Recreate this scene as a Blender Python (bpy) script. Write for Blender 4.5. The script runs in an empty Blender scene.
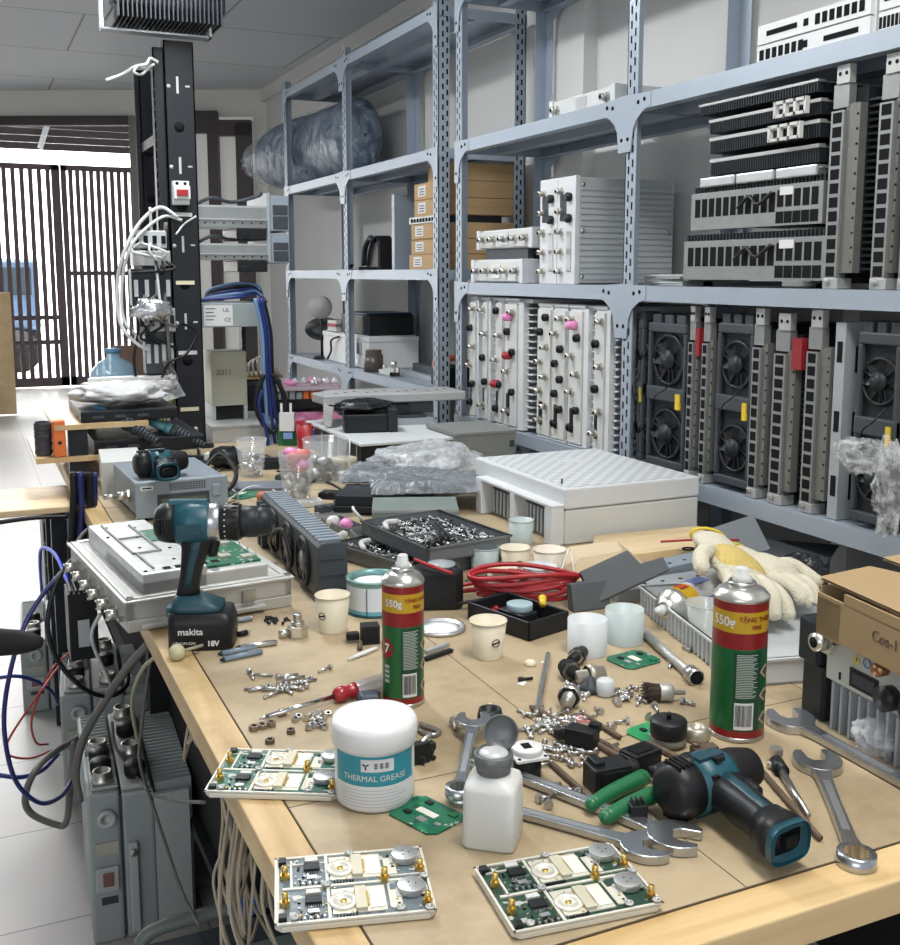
import bpy, math, random
from mathutils import Vector, Matrix, noise
R = math.radians; PI = math.pi
random.seed(7)
SC = bpy.context.scene; COL = SC.collection
V = Vector
# ---------------------------------------------------------------- camera model (used to read positions off the photograph)
F = 1060.0; PX0 = 450.0; PY0 = 425.0; PIT = R(8.27); YAW = R(24.58); H = 1.306
CR = -YAW                                   # heading of the direction "to the right of the view"
BZ = 0.75                                   # bench top
def ray(x, y):
    u = (x-PX0)/F; v = (y-PY0)/F
    fw = math.cos(PIT)-v*math.sin(PIT); up = -math.sin(PIT)-v*math.cos(PIT)
    return V((u*math.cos(YAW)+fw*math.sin(YAW), fw*math.cos(YAW)-u*math.sin(YAW), up))
def P(x, y, z=BZ):
    r = ray(x, y); t = (z-H)/r.z; return V((r.x*t, r.y*t, z))
def PX(x, y, X):
    r = ray(x, y); t = X/r.x; return V((X, r.y*t, H+r.z*t))
def PY(x, y, Y):
    r = ray(x, y); t = Y/r.y; return V((r.x*t, Y, H+r.z*t))
def ang(a, b): return math.atan2(b.y-a.y, b.x-a.x)

# ---------------------------------------------------------------- materials
MATS = {}
def M(name, col, rough=.5, metal=0., var=.12, scale=9., bump=0., alpha=1., trans=0., emit=0., coat=0., bscale=None, spec=.5):
    if name in MATS: return MATS[name]
    m = bpy.data.materials.new(name); m.use_nodes = True; MATS[name] = m
    nt = m.node_tree; N = nt.nodes; L = nt.links; b = N['Principled BSDF']
    b.inputs['Roughness'].default_value = rough; b.inputs['Metallic'].default_value = metal
    b.inputs['Alpha'].default_value = alpha; b.inputs['Transmission Weight'].default_value = trans
    b.inputs['Coat Weight'].default_value = coat; b.inputs['Specular IOR Level'].default_value = spec
    c = (*col, 1); b.inputs['Base Color'].default_value = c
    if emit:
        b.inputs['Emission Color'].default_value = c; b.inputs['Emission Strength'].default_value = emit
    if var or bump:
        tc = N.new('ShaderNodeTexCoord')
        n = N.new('ShaderNodeTexNoise'); n.inputs['Scale'].default_value = scale; n.inputs['Detail'].default_value = 5
        L.new(tc.outputs['Object'], n.inputs['Vector'])
        if var:
            mx = N.new('ShaderNodeMix'); mx.data_type = 'RGBA'
            mx.inputs[6].default_value = (*[max(0, k*(1-var)) for k in col], 1)
            mx.inputs[7].default_value = (*[min(1, k*(1+var)) for k in col], 1)
            L.new(n.outputs['Fac'], mx.inputs[0]); L.new(mx.outputs[2], b.inputs['Base Color'])
        if bump:
            n2 = n
            if bscale:
                n2 = N.new('ShaderNodeTexNoise'); n2.inputs['Scale'].default_value = bscale; n2.inputs['Detail'].default_value = 4
                L.new(tc.outputs['Object'], n2.inputs['Vector'])
            bp = N.new('ShaderNodeBump'); bp.inputs['Strength'].default_value = bump; bp.inputs['Distance'].default_value = .01
            L.new(n2.outputs['Fac'], bp.inputs['Height']); L.new(bp.outputs[0], b.inputs['Normal'])
    return m

def wood(name, c1, c2, scale=(1, 1, 1), rough=.55, rings=6., stains=0.):
    m = bpy.data.materials.new(name); m.use_nodes = True; MATS[name] = m
    nt = m.node_tree; N = nt.nodes; L = nt.links; b = N['Principled BSDF']; b.inputs['Roughness'].default_value = rough
    tc = N.new('ShaderNodeTexCoord'); mp = N.new('ShaderNodeMapping'); mp.inputs['Scale'].default_value = scale
    L.new(tc.outputs['Object'], mp.inputs['Vector'])
    n = N.new('ShaderNodeTexNoise'); n.inputs['Scale'].default_value = rings; n.inputs['Detail'].default_value = 8; n.inputs['Distortion'].default_value = .6
    L.new(mp.outputs[0], n.inputs['Vector'])
    r = N.new('ShaderNodeValToRGB'); r.color_ramp.elements[0].position = .32; r.color_ramp.elements[1].position = .68
    r.color_ramp.elements[0].color = (*c1, 1); r.color_ramp.elements[1].color = (*c2, 1)
    L.new(n.outputs['Fac'], r.inputs[0]); out = r.outputs[0]
    if stains:
        s = N.new('ShaderNodeTexNoise'); s.inputs['Scale'].default_value = 5; s.inputs['Detail'].default_value = 10; s.inputs['Roughness'].default_value = .7
        L.new(tc.outputs['Object'], s.inputs['Vector'])
        sr = N.new('ShaderNodeValToRGB'); sr.color_ramp.elements[0].position = .36; sr.color_ramp.elements[1].position = .55
        sr.color_ramp.elements[0].color = (1-stains, 1-stains*1.05, 1-stains*1.15, 1); sr.color_ramp.elements[1].color = (1, 1, 1, 1)
        L.new(s.outputs['Fac'], sr.inputs[0])
        mx = N.new('ShaderNodeMix'); mx.data_type = 'RGBA'; mx.blend_type = 'MULTIPLY'; mx.inputs[0].default_value = 1
        L.new(out, mx.inputs[6]); L.new(sr.outputs[0], mx.inputs[7]); out = mx.outputs[2]
    L.new(out, b.inputs['Base Color'])
    return m

def pcbmat(name, base, lite, silver, cell=150.):
    m = bpy.data.materials.new(name); m.use_nodes = True; MATS[name] = m
    nt = m.node_tree; N = nt.nodes; L = nt.links; b = N['Principled BSDF']; b.inputs['Roughness'].default_value = .35
    tc = N.new('ShaderNodeTexCoord')
    v = N.new('ShaderNodeTexVoronoi'); v.distance = 'CHEBYCHEV'; v.inputs['Scale'].default_value = cell
    L.new(tc.outputs['Object'], v.inputs['Vector'])
    r = N.new('ShaderNodeValToRGB'); r.color_ramp.interpolation = 'CONSTANT'
    e = r.color_ramp.elements; e[0].position = 0; e[0].color = (*base, 1); e[1].position = .55; e[1].color = (*lite, 1)
    for p, c in ((.72, (base[0]*.5, base[1]*.5, base[2]*.5)), (.8, silver), (.9, base)):
        x = e.new(p); x.color = (*c, 1)
    sp = N.new('ShaderNodeSeparateColor'); L.new(v.outputs['Color'], sp.inputs[0]); L.new(sp.outputs[0], r.inputs[0])
    # patchy: large areas stay plain board
    n = N.new('ShaderNodeTexNoise'); n.inputs['Scale'].default_value = cell*.22; L.new(tc.outputs['Object'], n.inputs['Vector'])
    g = N.new('ShaderNodeMath'); g.operation = 'GREATER_THAN'; g.inputs[1].default_value = .5; L.new(n.outputs['Fac'], g.inputs[0])
    mx = N.new('ShaderNodeMix'); mx.data_type = 'RGBA'; mx.inputs[6].default_value = (*base, 1)
    L.new(g.outputs[0], mx.inputs[0]); L.new(r.outputs[0], mx.inputs[7]); L.new(mx.outputs[2], b.inputs['Base Color'])
    return m

def film(name, tint=(.9, .92, .95), clear=.6, rough=.12, scale=30., bump=.8):
    m = bpy.data.materials.new(name); m.use_nodes = True; MATS[name] = m
    nt = m.node_tree; N = nt.nodes; L = nt.links; b = N['Principled BSDF']
    b.inputs['Base Color'].default_value = (*tint, 1); b.inputs['Roughness'].default_value = rough; b.inputs['Specular IOR Level'].default_value = .8
    tc = N.new('ShaderNodeTexCoord'); n = N.new('ShaderNodeTexNoise'); n.inputs['Scale'].default_value = scale; n.inputs['Detail'].default_value = 6; n.inputs['Distortion'].default_value = 1.2
    L.new(tc.outputs['Object'], n.inputs['Vector'])
    bp = N.new('ShaderNodeBump'); bp.inputs['Strength'].default_value = bump; bp.inputs['Distance'].default_value = .01
    L.new(n.outputs['Fac'], bp.inputs['Height']); L.new(bp.outputs[0], b.inputs['Normal'])
    r = N.new('ShaderNodeValToRGB'); r.color_ramp.elements[0].position = .4; r.color_ramp.elements[1].position = .72
    a0 = 1-clear; r.color_ramp.elements[0].color = (a0, a0, a0, 1); a1 = min(1, a0+.4); r.color_ramp.elements[1].color = (a1, a1, a1, 1)
    L.new(n.outputs['Fac'], r.inputs[0]); L.new(r.outputs[0], b.inputs['Alpha'])
    return m

def checker_mat(name, ca, cb, sx, sy, rough=.4):
    m = bpy.data.materials.new(name); m.use_nodes = True; MATS[name] = m
    nt = m.node_tree; N = nt.nodes; L = nt.links; b = N['Principled BSDF']; b.inputs['Roughness'].default_value = rough
    tc = N.new('ShaderNodeTexCoord'); mp = N.new('ShaderNodeMapping'); mp.inputs['Scale'].default_value = (sx, sy, 0); mp.inputs['Location'].default_value = (.013, .017, .25)
    c = N.new('ShaderNodeTexChecker'); c.inputs['Scale'].default_value = 1; c.inputs['Color1'].default_value = (*ca, 1); c.inputs['Color2'].default_value = (*cb, 1)
    L.new(tc.outputs['Object'], mp.inputs['Vector']); L.new(mp.outputs[0], c.inputs['Vector']); L.new(c.outputs['Color'], b.inputs['Base Color'])
    return m

# palette
shelf_m = M('shelf_steel', (.36, .415, .485), .38, .25, .06)
slot_m = M('slot_dark', (.010, .011, .012), .8, 0, 0, spec=.1)
white_m = M('white_paint', (.62, .64, .65), .42, 0, .06, 14)
offw_m = M('off_white_plastic', (.58, .59, .57), .45, 0, .06)
lgrey_m = M('light_grey_paint', (.50, .53, .54), .42, .1, .08, 12)
grey_m = M('grey_paint', (.33, .36, .38), .45, .1, .1, 12)
bgrey_m = M('blue_grey_paint', (.26, .31, .36), .45, .1, .1, 12)
dgrey_m = M('dark_grey_paint', (.050, .060, .070), .5, .1, .15, 20, spec=.35)
iron_m = M('dark_iron', (.020, .024, .029), .45, .2, .2, 15, spec=.3)
black_m = M('black_plastic', (.011, .012, .014), .42, 0, .2, 20, spec=.3)
rubber_m = M('black_rubber', (.010, .010, .011), .7, 0, .15, spec=.25)
alu_m = M('aluminium', (.62, .63, .64), .34, .85, .1, 30)
dalu_m = M('dull_aluminium', (.46, .47, .46), .5, .6, .14, 40)
steel_m = M('steel', (.50, .50, .49), .3, .95, .15, 40)
chrome_m = M('chrome', (.72, .73, .74), .16, 1., .05)
satin_m = M('satin_chrome', (.48, .50, .52), .27, .95, .08, 30)
nickel_m = M('nickel', (.60, .58, .53), .3, .9, .1)
brass_m = M('brass', (.66, .45, .13), .3, .85, .1)
rust_m = M('rusty_iron', (.13, .09, .065), .6, .4, .4, 60)
teal_m = M('teal_plastic', (.008, .075, .105), .4, 0, .15, 25)
teald_m = M('teal_dark', (.010, .05, .07), .45, 0, .15, 25)
red_m = M('red_plastic', (.36, .015, .022), .4, 0, .12)
dred_m = M('dark_red_plastic', (.32, .02, .03), .25, 0, .1)
pink_m = M('pink_plastic', (.78, .26, .52), .4, 0, .15)
orange_m = M('orange_plastic', (.75, .16, .03), .45, 0, .12)
yellow_m = M('yellow_paint', (.72, .50, .03), .45, 0, .08)
green_m = M('green_paint', (.012, .135, .05), .38, 0, .12)
blue_m = M('blue_cable', (.014, .028, .16), .4, 0, .1)
lblue_m = M('light_blue_cable', (.13, .25, .44), .4, 0, .1)
wcable_m = M('white_cable', (.62, .63, .62), .45, 0, .08)
gcable_m = M('grey_cable', (.13, .125, .11), .5, 0, .15)
paper_m = M('white_paper', (.66, .67, .66), .7, 0, .05, 12)
cream_m = M('cream_card', (.72, .66, .47), .6, 0, .05, 12)
cup_m = M('cream_cup', (.66, .60, .46), .5, 0, .04, 12)
kraft_m = M('kraft_cardboard', (.46, .30, .15), .75, 0, .1, 6)
kraft2_m = M('tan_carton', (.33, .23, .118), .75, 0, .12, 5)
tub_m = M('frosted_plastic', (.68, .72, .74), .45, 0, .03, 10, alpha=.82)
tubg_m = M('frosted_green_plastic', (.54, .63, .63), .4, 0, .03, 10, alpha=.78)
clear_m = M('clear_plastic', (.85, .88, .9), .1, 0, 0, alpha=.30, spec=.8)
white2_m = M('white_plastic', (.68, .69, .69), .32, 0, .02)
beige_m = M('beige_enamel', (.42, .42, .33), .45, 0, .07)
pcb_m = pcbmat('green_board', (.008, .13, .065), (.02, .22, .11), (.42, .45, .42))
pcbd_m = pcbmat('dark_green_board', (.018, .055, .035), (.03, .09, .06), (.45, .46, .42), 170)
pcbb_m = pcbmat('slate_board', (.12, .16, .18), (.18, .22, .25), (.5, .5, .48), 170)
pcbg_m = pcbmat('mid_green_board', (.015, .12, .08), (.03, .18, .12), (.46, .47, .43), 170)
film_m = film('clear_film', clear=.72, scale=26)
gfilm_m = film('grey_film', (.22, .245, .27), .35, .13, 34, 1.)
wfilm_m = film('bubble_film', (.66, .69, .71), .5, .13, 45, 1.)
pine_m = wood('pine_wood', (.50, .33, .14), (.70, .52, .28), (1, 9, 9), .5, 3.5)
pine2_m = wood('pine_wood_long', (.46, .30, .13), (.68, .50, .26), (9, 1, 9), .5, 3.5, .25)
ply_m = wood('plywood', (.62, .46, .25), (.78, .63, .40), (2, 10, 2), .5, 2.5)
board_m = wood('bench_board', (.40, .315, .195), (.46, .365, .235), (1.2, 3.5, 1), .46, 4., .28)
panel_m = wood('wood_panel', (.50, .34, .17), (.62, .45, .25), (3, 3, 3), .4, 3.)

# ---------------------------------------------------------------- mesh builder
class MB:
    def __init__(s): s.v = []; s.f = []; s.mi = []; s.sm = []; s.mats = []; s.T = None
    def _m(s, m):
        if m not in s.mats: s.mats.append(m)
        return s.mats.index(m)
    def add(s, vs, fs, m, smooth=False, T=None):
        o = len(s.v); k = s._m(m)
        for v in vs:
            v = V(v)
            if T is not None: v = T @ v
            if s.T is not None: v = s.T @ v
            s.v.append(v)
        for f in fs: s.f.append([i+o for i in f]); s.mi.append(k); s.sm.append(smooth)
        return s
    def bx(s, x0, x1, y0, y1, z0, z1, m, T=None):
        return s.add([(x0,y0,z0),(x1,y0,z0),(x1,y1,z0),(x0,y1,z0),(x0,y0,z1),(x1,y0,z1),(x1,y1,z1),(x0,y1,z1)],
                     [(3,2,1,0),(4,5,6,7),(0,1,5,4),(1,2,6,5),(2,3,7,6),(3,0,4,7)], m, False, T)
    def box(s, c, d, m, rz=0, T=None):
        t = Matrix.Translation(c) @ Matrix.Rotation(rz, 4, 'Z')
        if T is not None: t = T @ t
        return s.bx(-d[0]/2, d[0]/2, -d[1]/2, d[1]/2, -d[2]/2, d[2]/2, m, t)
    def loft(s, rings, m, cap=True, smooth=True, T=None):
        n = len(rings[0]); vs = [p for r in rings for p in r]; fs = []
        for i in range(len(rings)-1):
            for j in range(n):
                a = i*n+j; b = i*n+(j+1) % n; fs.append((a, b, b+n, a+n))
        if cap: fs.append(tuple(range(n-1, -1, -1))); fs.append(tuple(range((len(rings)-1)*n, len(rings)*n)))
        return s.add(vs, fs, m, smooth, T)
    def lathe(s, prof, m, n=28, T=None, smooth=True, cap=True, c=(0, 0, 0)):
        rings = [[(c[0]+max(r, 1e-5)*math.cos(2*PI*j/n), c[1]+max(r, 1e-5)*math.sin(2*PI*j/n), c[2]+z) for j in range(n)] for r, z in prof]
        return s.loft(rings, m, cap, smooth, T)
    def cyl(s, a, b, r, m, r2=None, n=14, smooth=True, cap=True):
        a = V(a); b = V(b); d = b-a; q = d.to_track_quat('Z', 'Y').to_matrix().to_4x4()
        t = Matrix.Translation(a) @ q
        return s.lathe([(r, 0), (r if r2 is None else r2, d.length)], m, n, t, smooth, cap)
    def hexn(s, a, b, r, m, n=6): return s.cyl(a, b, r, m, None, n, False)
    def prism(s, poly, z0, z1, m, T=None, smooth=False):
        n = len(poly); vs = [(x, y, z0) for x, y in poly]+[(x, y, z1) for x, y in poly]
        fs = [tuple(range(n-1, -1, -1)), tuple(range(n, 2*n))]+[(i, (i+1) % n, (i+1) % n+n, i+n) for i in range(n)]
        return s.add(vs, fs, m, smooth, T)
    def sph(s, c, r, m, n=14, k=9, T=None):
        if not hasattr(r, '__len__'): r = (r, r, r)
        rings = []
        for i in range(k+1):
            a = -PI/2+PI*i/k; q = max(math.cos(a), 1e-3)
            rings.append([(c[0]+r[0]*q*math.cos(2*PI*j/n), c[1]+r[1]*q*math.sin(2*PI*j/n), c[2]+r[2]*math.sin(a)) for j in range(n)])
        return s.loft(rings, m, True, True, T)
    def tube(s, pts, r, m, n=7, k=6, smoothpath=True, r2=None):
        pts = [V(p) for p in pts]
        if smoothpath and len(pts) > 2:
            q = []; e = [pts[0]*2-pts[1]]+pts+[pts[-1]*2-pts[-2]]
            for i in range(1, len(e)-2):
                for j in range(k):
                    t = j/k; a, b, c, d = e[i-1:i+3]
                    q.append(.5*((2*b)+(c-a)*t+(2*a-5*b+4*c-d)*t*t+(3*b-a-3*c+d)*t**3))
            q.append(pts[-1]); pts = q
        rings = []; up = V((0, 0, 1)); N_ = len(pts)
        x = None
        for i, p in enumerate(pts):
            d = (pts[min(i+1, N_-1)]-pts[max(i-1, 0)])
            if d.length < 1e-9: d = V((0, 0, 1))
            d.normalize()
            if x is None:
                x = d.cross(up) if abs(d.z) < .95 else d.cross(V((1, 0, 0)))
            x = (x-d*x.dot(d))
            if x.length < 1e-6: x = d.orthogonal()
            x.normalize(); y = d.cross(x)
            rr = r if r2 is None else r+(r2-r)*i/(N_-1)
            rings.append([p+x*rr*math.cos(2*PI*j/n)+y*rr*math.sin(2*PI*j/n) for j in range(n)])
        return s.loft(rings, m, True, True)
    def grid(s, fn, nu, nv, m, smooth=True, T=None):
        vs = [fn(i/nu, j/nv) for i in range(nu+1) for j in range(nv+1)]
        fs = [(i*(nv+1)+j, (i+1)*(nv+1)+j, (i+1)*(nv+1)+j+1, i*(nv+1)+j+1) for i in range(nu) for j in range(nv)]
        return s.add(vs, fs, m, smooth, T)
    def build(s, name, parent=None, bev=0., label=None, seg=2, subs=0):
        me = bpy.data.meshes.new(name); me.from_pydata(s.v, [], s.f); me.update()
        for m in s.mats: me.materials.append(m)
        me.polygons.foreach_set('material_index', s.mi); me.polygons.foreach_set('use_smooth', s.sm)
        o = bpy.data.objects.new(name, me); COL.objects.link(o)
        if parent is not None: o.parent = parent
        if bev:
            b = o.modifiers.new('bevel', 'BEVEL'); b.width = bev; b.segments = seg; b.limit_method = 'ANGLE'; b.angle_limit = R(40)
        if subs:
            d = o.modifiers.new('sub', 'SUBSURF'); d.levels = subs; d.render_levels = subs
        if label: o['label'] = label
        return o

def tag(o, label, cat, group=None, kind=None):
    if label: o['label'] = label
    if cat: o['category'] = cat
    if group: o['group'] = group
    if kind: o['kind'] = kind
    return o
def thing(name, label, cat, loc=(0, 0, 0), rz=0., group=None, rot=None):
    o = bpy.data.objects.new(name, None); COL.objects.link(o); o.location = loc
    o.rotation_euler = rot if rot else (0, 0, rz); o.empty_display_size = .02
    return tag(o, label, cat, group)
def solo(mb, name, label, cat, loc=(0, 0, 0), rz=0., group=None, bev=0., rot=None, kind=None, subs=0):
    o = mb.build(name, None, bev, subs=subs); o.location = loc; o.rotation_euler = rot if rot else (0, 0, rz)
    return tag(o, label, cat, group, kind)
def struct(mb, name, bev=0.): return tag(mb.build(name, None, bev), None, None, None, 'structure')
def dup(root, loc, rz=None, label=None, group=None, rot=None):
    r = root.copy(); COL.objects.link(r); r.location = loc
    if rot: r.rotation_euler = rot
    elif rz is not None: r.rotation_euler = (0, 0, rz)
    if label: r['label'] = label
    if group: r['group'] = group
    for ch in list(root.children):
        c = ch.copy(); COL.objects.link(c); c.parent = r
        for g in list(ch.children):
            d = g.copy(); COL.objects.link(d); d.parent = c
    return r
def text_mb(mb, txt, size, m, T, align='CENTER', wrap=None, depth=.0004, bold=0.):
    """lettering as mesh; T places the text plane (x right, y up); wrap = radius of a cylinder it is wrapped on (axis y)"""
    cu = bpy.data.curves.new('t', 'FONT'); cu.body = txt; cu.size = size; cu.align_x = align; cu.align_y = 'CENTER'; cu.offset = bold
    if not wrap: cu.extrude = depth
    ob = bpy.data.objects.new('t', cu); COL.objects.link(ob)
    dg = bpy.context.evaluated_depsgraph_get(); me = ob.evaluated_get(dg).to_mesh()
    vs = [v.co.copy() for v in me.vertices]; fs = [tuple(p.vertices) for p in me.polygons]
    ob.evaluated_get(dg).to_mesh_clear(); bpy.data.objects.remove(ob); bpy.data.curves.remove(cu)
    if wrap: vs = [V((wrap*math.sin(v.x/wrap), v.y, wrap*math.cos(v.x/wrap))) for v in vs]
    mb.add(vs, fs, m, False, T)
def patch(mb, r, a0, a1, z0, z1, m, n=12):
    """label panel wrapped on a cylinder of radius r (axis z); angle 0 faces -y"""
    vs = []; fs = []
    for i in range(n+1):
        a = a0+(a1-a0)*i/n; vs += [(r*math.sin(a), -r*math.cos(a), z0), (r*math.sin(a), -r*math.cos(a), z1)]
    for i in range(n): fs.append((2*i, 2*i+2, 2*i+3, 2*i+1))
    mb.add(vs, fs, m, True)
UPR = Matrix.Rotation(R(90), 4, 'X')        # text plane upright, facing -y
def tex(mb, txt, size, m, x, y, z, **k): text_mb(mb, txt, size, m, Matrix.Translation((x, y, z)) @ UPR, **k)

def camera():
    cd = bpy.data.cameras.new('camera'); c = bpy.data.objects.new('camera', cd); COL.objects.link(c)
    cd.sensor_fit = 'HORIZONTAL'; cd.sensor_width = 36; cd.lens = F/900*36
    cd.shift_x = 0; cd.shift_y = -(472.5-PY0)/945; cd.clip_start = .05; cd.clip_end = 200
    c.location = (0, 0, H); c.rotation_euler = (R(90)-PIT, 0, -YAW); SC.camera = c
camera()
def lights():
    w = bpy.data.worlds.new('world'); SC.world = w; w.use_nodes = True
    bg = w.node_tree.nodes['Background']; bg.inputs[0].default_value = (.86, .92, 1, 1); bg.inputs[1].default_value = .6
    def area(name, loc, rot, sx, sy, e, col=(1, 1, 1)):
        l = bpy.data.lights.new(name, 'AREA'); l.shape = 'RECTANGLE'; l.size = sx; l.size_y = sy; l.energy = e; l.color = col
        o = bpy.data.objects.new(name, l); COL.objects.link(o); o.location = loc; o.rotation_euler = rot
    area('ceiling_lamp_near', (.75, .6, 2.44), (0, 0, 0), .3, 1.3, 33, (1, .97, .92))
    area('ceiling_lamp_middle', (.55, 3.0, 2.44), (0, 0, 0), .25, 1.3, 40, (.95, .98, 1))
    area('ceiling_lamp_far', (-.6, 4.6, 2.44), (0, 0, 0), .25, 1.3, 44, (.93, .97, 1))
    area('daylight_forecourt', (.2, 16, 7), (R(42), 0, 0), 8, 5, 9000, (1, .98, .95))
    area('daylight_gate', (.4, 15.5, 4.6), (R(-52), 0, 0), 3, 2, 300, (1, .98, .95))
    area('unseen_light_behind', (-1.4, -1.2, 1.9), (R(68), 0, R(-42)), 1.8, 1.4, 22, (.95, .98, 1))  # unseen soft area light behind the camera
lights()
SC.view_settings.view_transform = 'Standard'; SC.view_settings.look = 'None'; SC.view_settings.exposure = 0
# ================================================================ ROOM
def room():
    # floor tiles, 40 cm
    m = bpy.data.materials.new('floor_tile'); m.use_nodes = True; nt = m.node_tree; N = nt.nodes; L = nt.links; b = N['Principled BSDF']
    b.inputs['Roughness'].default_value = .38
    tc = N.new('ShaderNodeTexCoord'); mp = N.new('ShaderNodeMapping'); mp.inputs['Location'].default_value = (.02, -.14, 0)
    br = N.new('ShaderNodeTexBrick'); br.offset = 0; br.inputs['Scale'].default_value = 1; br.inputs['Brick Width'].default_value = .4; br.inputs['Row Height'].default_value = .4
    br.inputs['Mortar Size'].default_value = .0022; br.inputs['Color1'].default_value = (.54, .53, .51, 1); br.inputs['Color2'].default_value = (.51, .50, .48, 1); br.inputs['Mortar'].default_value = (.22, .21, .2, 1)
    n = N.new('ShaderNodeTexNoise'); n.inputs['Scale'].default_value = 3; n.inputs['Detail'].default_value = 6
    mx = N.new('ShaderNodeMix'); mx.data_type = 'RGBA'; mx.blend_type = 'MULTIPLY'; mx.inputs[0].default_value = .25
    L.new(tc.outputs['Object'], mp.inputs[0]); L.new(mp.outputs[0], br.inputs['Vector']); L.new(tc.outputs['Object'], n.inputs[0])
    L.new(br.outputs['Color'], mx.inputs[6]); L.new(n.outputs['Color'], mx.inputs[7]); L.new(mx.outputs[2], b.inputs['Base Color'])
    f = MB(); f.bx(-4, 3, -1.5, 24, -.1, 0, m); struct(f, 'floor')
    # ceiling panels
    m = bpy.data.materials.new('ceiling_panel'); m.use_nodes = True; nt = m.node_tree; N = nt.nodes; L = nt.links; b = N['Principled BSDF']; b.inputs['Roughness'].default_value = .6
    tc = N.new('ShaderNodeTexCoord'); br = N.new('ShaderNodeTexBrick'); br.offset = .5; br.inputs['Scale'].default_value = 1
    br.inputs['Brick Width'].default_value = 1.2; br.inputs['Row Height'].default_value = .9; br.inputs['Mortar Size'].default_value = .006
    br.inputs['Color1'].default_value = (.60, .62, .66, 1); br.inputs['Color2'].default_value = (.57, .59, .63, 1); br.inputs['Mortar'].default_value = (.26, .27, .29, 1)
    L.new(tc.outputs['Object'], br.inputs['Vector']); L.new(br.outputs['Color'], b.inputs['Base Color'])
    c = MB(); c.bx(-4, 2.1, -1.5, 8.4, 2.5, 2.6, m); struct(c, 'ceiling')
    st = MB()
    for (a, b2) in (((0.1, 3.5), (0.1, 7.6)), ((-.75, 3.0), (-.75, 8.0)), ((1.15, 4.2), (1.15, 7.3))):
        st.bx(a[0]-.025, a[0]+.025, a[1], b2[1], 2.494, 2.5, M('ceiling_strip', (.56, .58, .6), .5, 0, .03))
    struct(st, 'trim_1')
    wm = M('wall_paint', (.66, .655, .63), .8, 0, .05, 2)
    w = MB(); w.bx(1.9, 2.1, -1.5, 7.2, 0, 2.6, wm)
    for y0, y1 in ((1.86, 2.28), (3.02, 3.2), (4.1, 4.3)): w.bx(1.85, 1.9, y0, y1, 0, 2.5, wm)   # pilasters
    w.bx(1.865, 1.9, -1.5, 7.1, 2.42, 2.5, wm)                                                       # cornice
    struct(w, 'wall_right')
    w = MB(); w.bx(-4.1, -4, -1.5, 8.5, 0, 2.6, wm); struct(w, 'wall_left')
    # end wall: turned a little, with a wide opening on its left
    A = V((1.92, 7.05)); D = (V((.312, 7.82))-A); D.normalize(); rz = math.atan2(D.y, D.x)
    T = Matrix.Translation((A.x, A.y, 0)) @ Matrix.Rotation(rz, 4, 'Z')     # x runs left along the wall
    wf = M('end_wall_paint', (.80, .78, .72), .8, 0, .05, 2)
    def along(px):                                                           # distance along the wall at an image column
        r = ray(px, 271); n = V((-D.y, D.x)); t = A.dot(n)/V((r.x, r.y)).dot(n)
        return (V((r.x, r.y))*t-A).dot(D)
    xo = along(137); d0 = along(257); d1 = along(193)
    w = MB()
    w.bx(-.1, d0, -.0, -.12, 0, 2.5, wf, T); w.bx(d1, xo, -.12, 0, 0, 2.5, wf, T)
    w.bx(d0, d1, -.12, 0, 2.33, 2.5, wf, T); w.bx(xo, 5.6, -.12, 0, 2.33, 2.5, wf, T)
    struct(w, 'wall_back')
    br_ = M('brown_frame', (.055, .04, .04), .5, 0, .15)
    b = MB(); b.bx(xo, 5.6, -.02, .05, 2.27, 2.33, br_, T); b.bx(xo-.06, xo, -.02, .05, 0, 2.33, M('jamb', (.2, .19, .18), .6), T); struct(b, 'trim_2')
    # door with a brown frame, pale panes and a taller leaf behind
    dm = MB(); X = along
    dm.bx(X(256), X(241), 0, .06, 0, 2.28, br_, T); dm.bx(X(256), X(221), 0, .06, 2.2, 2.3, br_, T)
    dr = tag(dm.build('door_1'), None, None, None, 'structure')
    lf = MB(); lf.bx(X(223), X(213), -.02, .05, 0, 2.36, br_, T); lf.bx(X(222), X(188), -.02, .045, 2.22, 2.36, br_, T); lf.bx(X(197), X(188), -.02, .045, 0, 2.3, br_, T)
    lf.build('door_leaf', dr)
    pn = MB(); pn.bx(d0, d1, -.03, -.02, 0, 2.345, M('glowing_pane', (.66, .64, .61), .6, 0, .06, 3, emit=.25), T); pn.build('glowing_pane', dr)  # panes glow slightly, in place of daylight coming through them
    # forecourt beyond the gate
    g = MB(); g.bx(-9, 9, 23.5, 23.7, 0, 8, M('bright_facade', (.85, .85, .84), .8, 0, .05, 1)); struct(g, 'wall_outside')
room()

def louver():
    t = thing('ventilation_louver', 'brown slatted louver above the bright opening at far left', 'louver', (0, 12.4, 0))
    br_ = M('louver_brown', (.06, .045, .045), .5)
    b = MB(); z0 = PY(60, 147, 12.4).z; z1 = PY(60, 104, 12.4).z
    n = 6
    for i in range(n):
        z = z0+(z1-z0)*(i+.4)/n
        b.bx(-2.6, 2.2, -.02, .02, z-.045, z+.025, br_)
    b.build('slats', t)
    c = MB(); p = PY(40, 146, 12.3); q = PY(48, 120, 12.3)
    c.cyl((p.x, -.1, p.z), (q.x, -.1, q.z), .03, M('white_bar', (.85, .85, .84), .5)); c.build('diagonal_bar', t)
louver()

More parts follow.
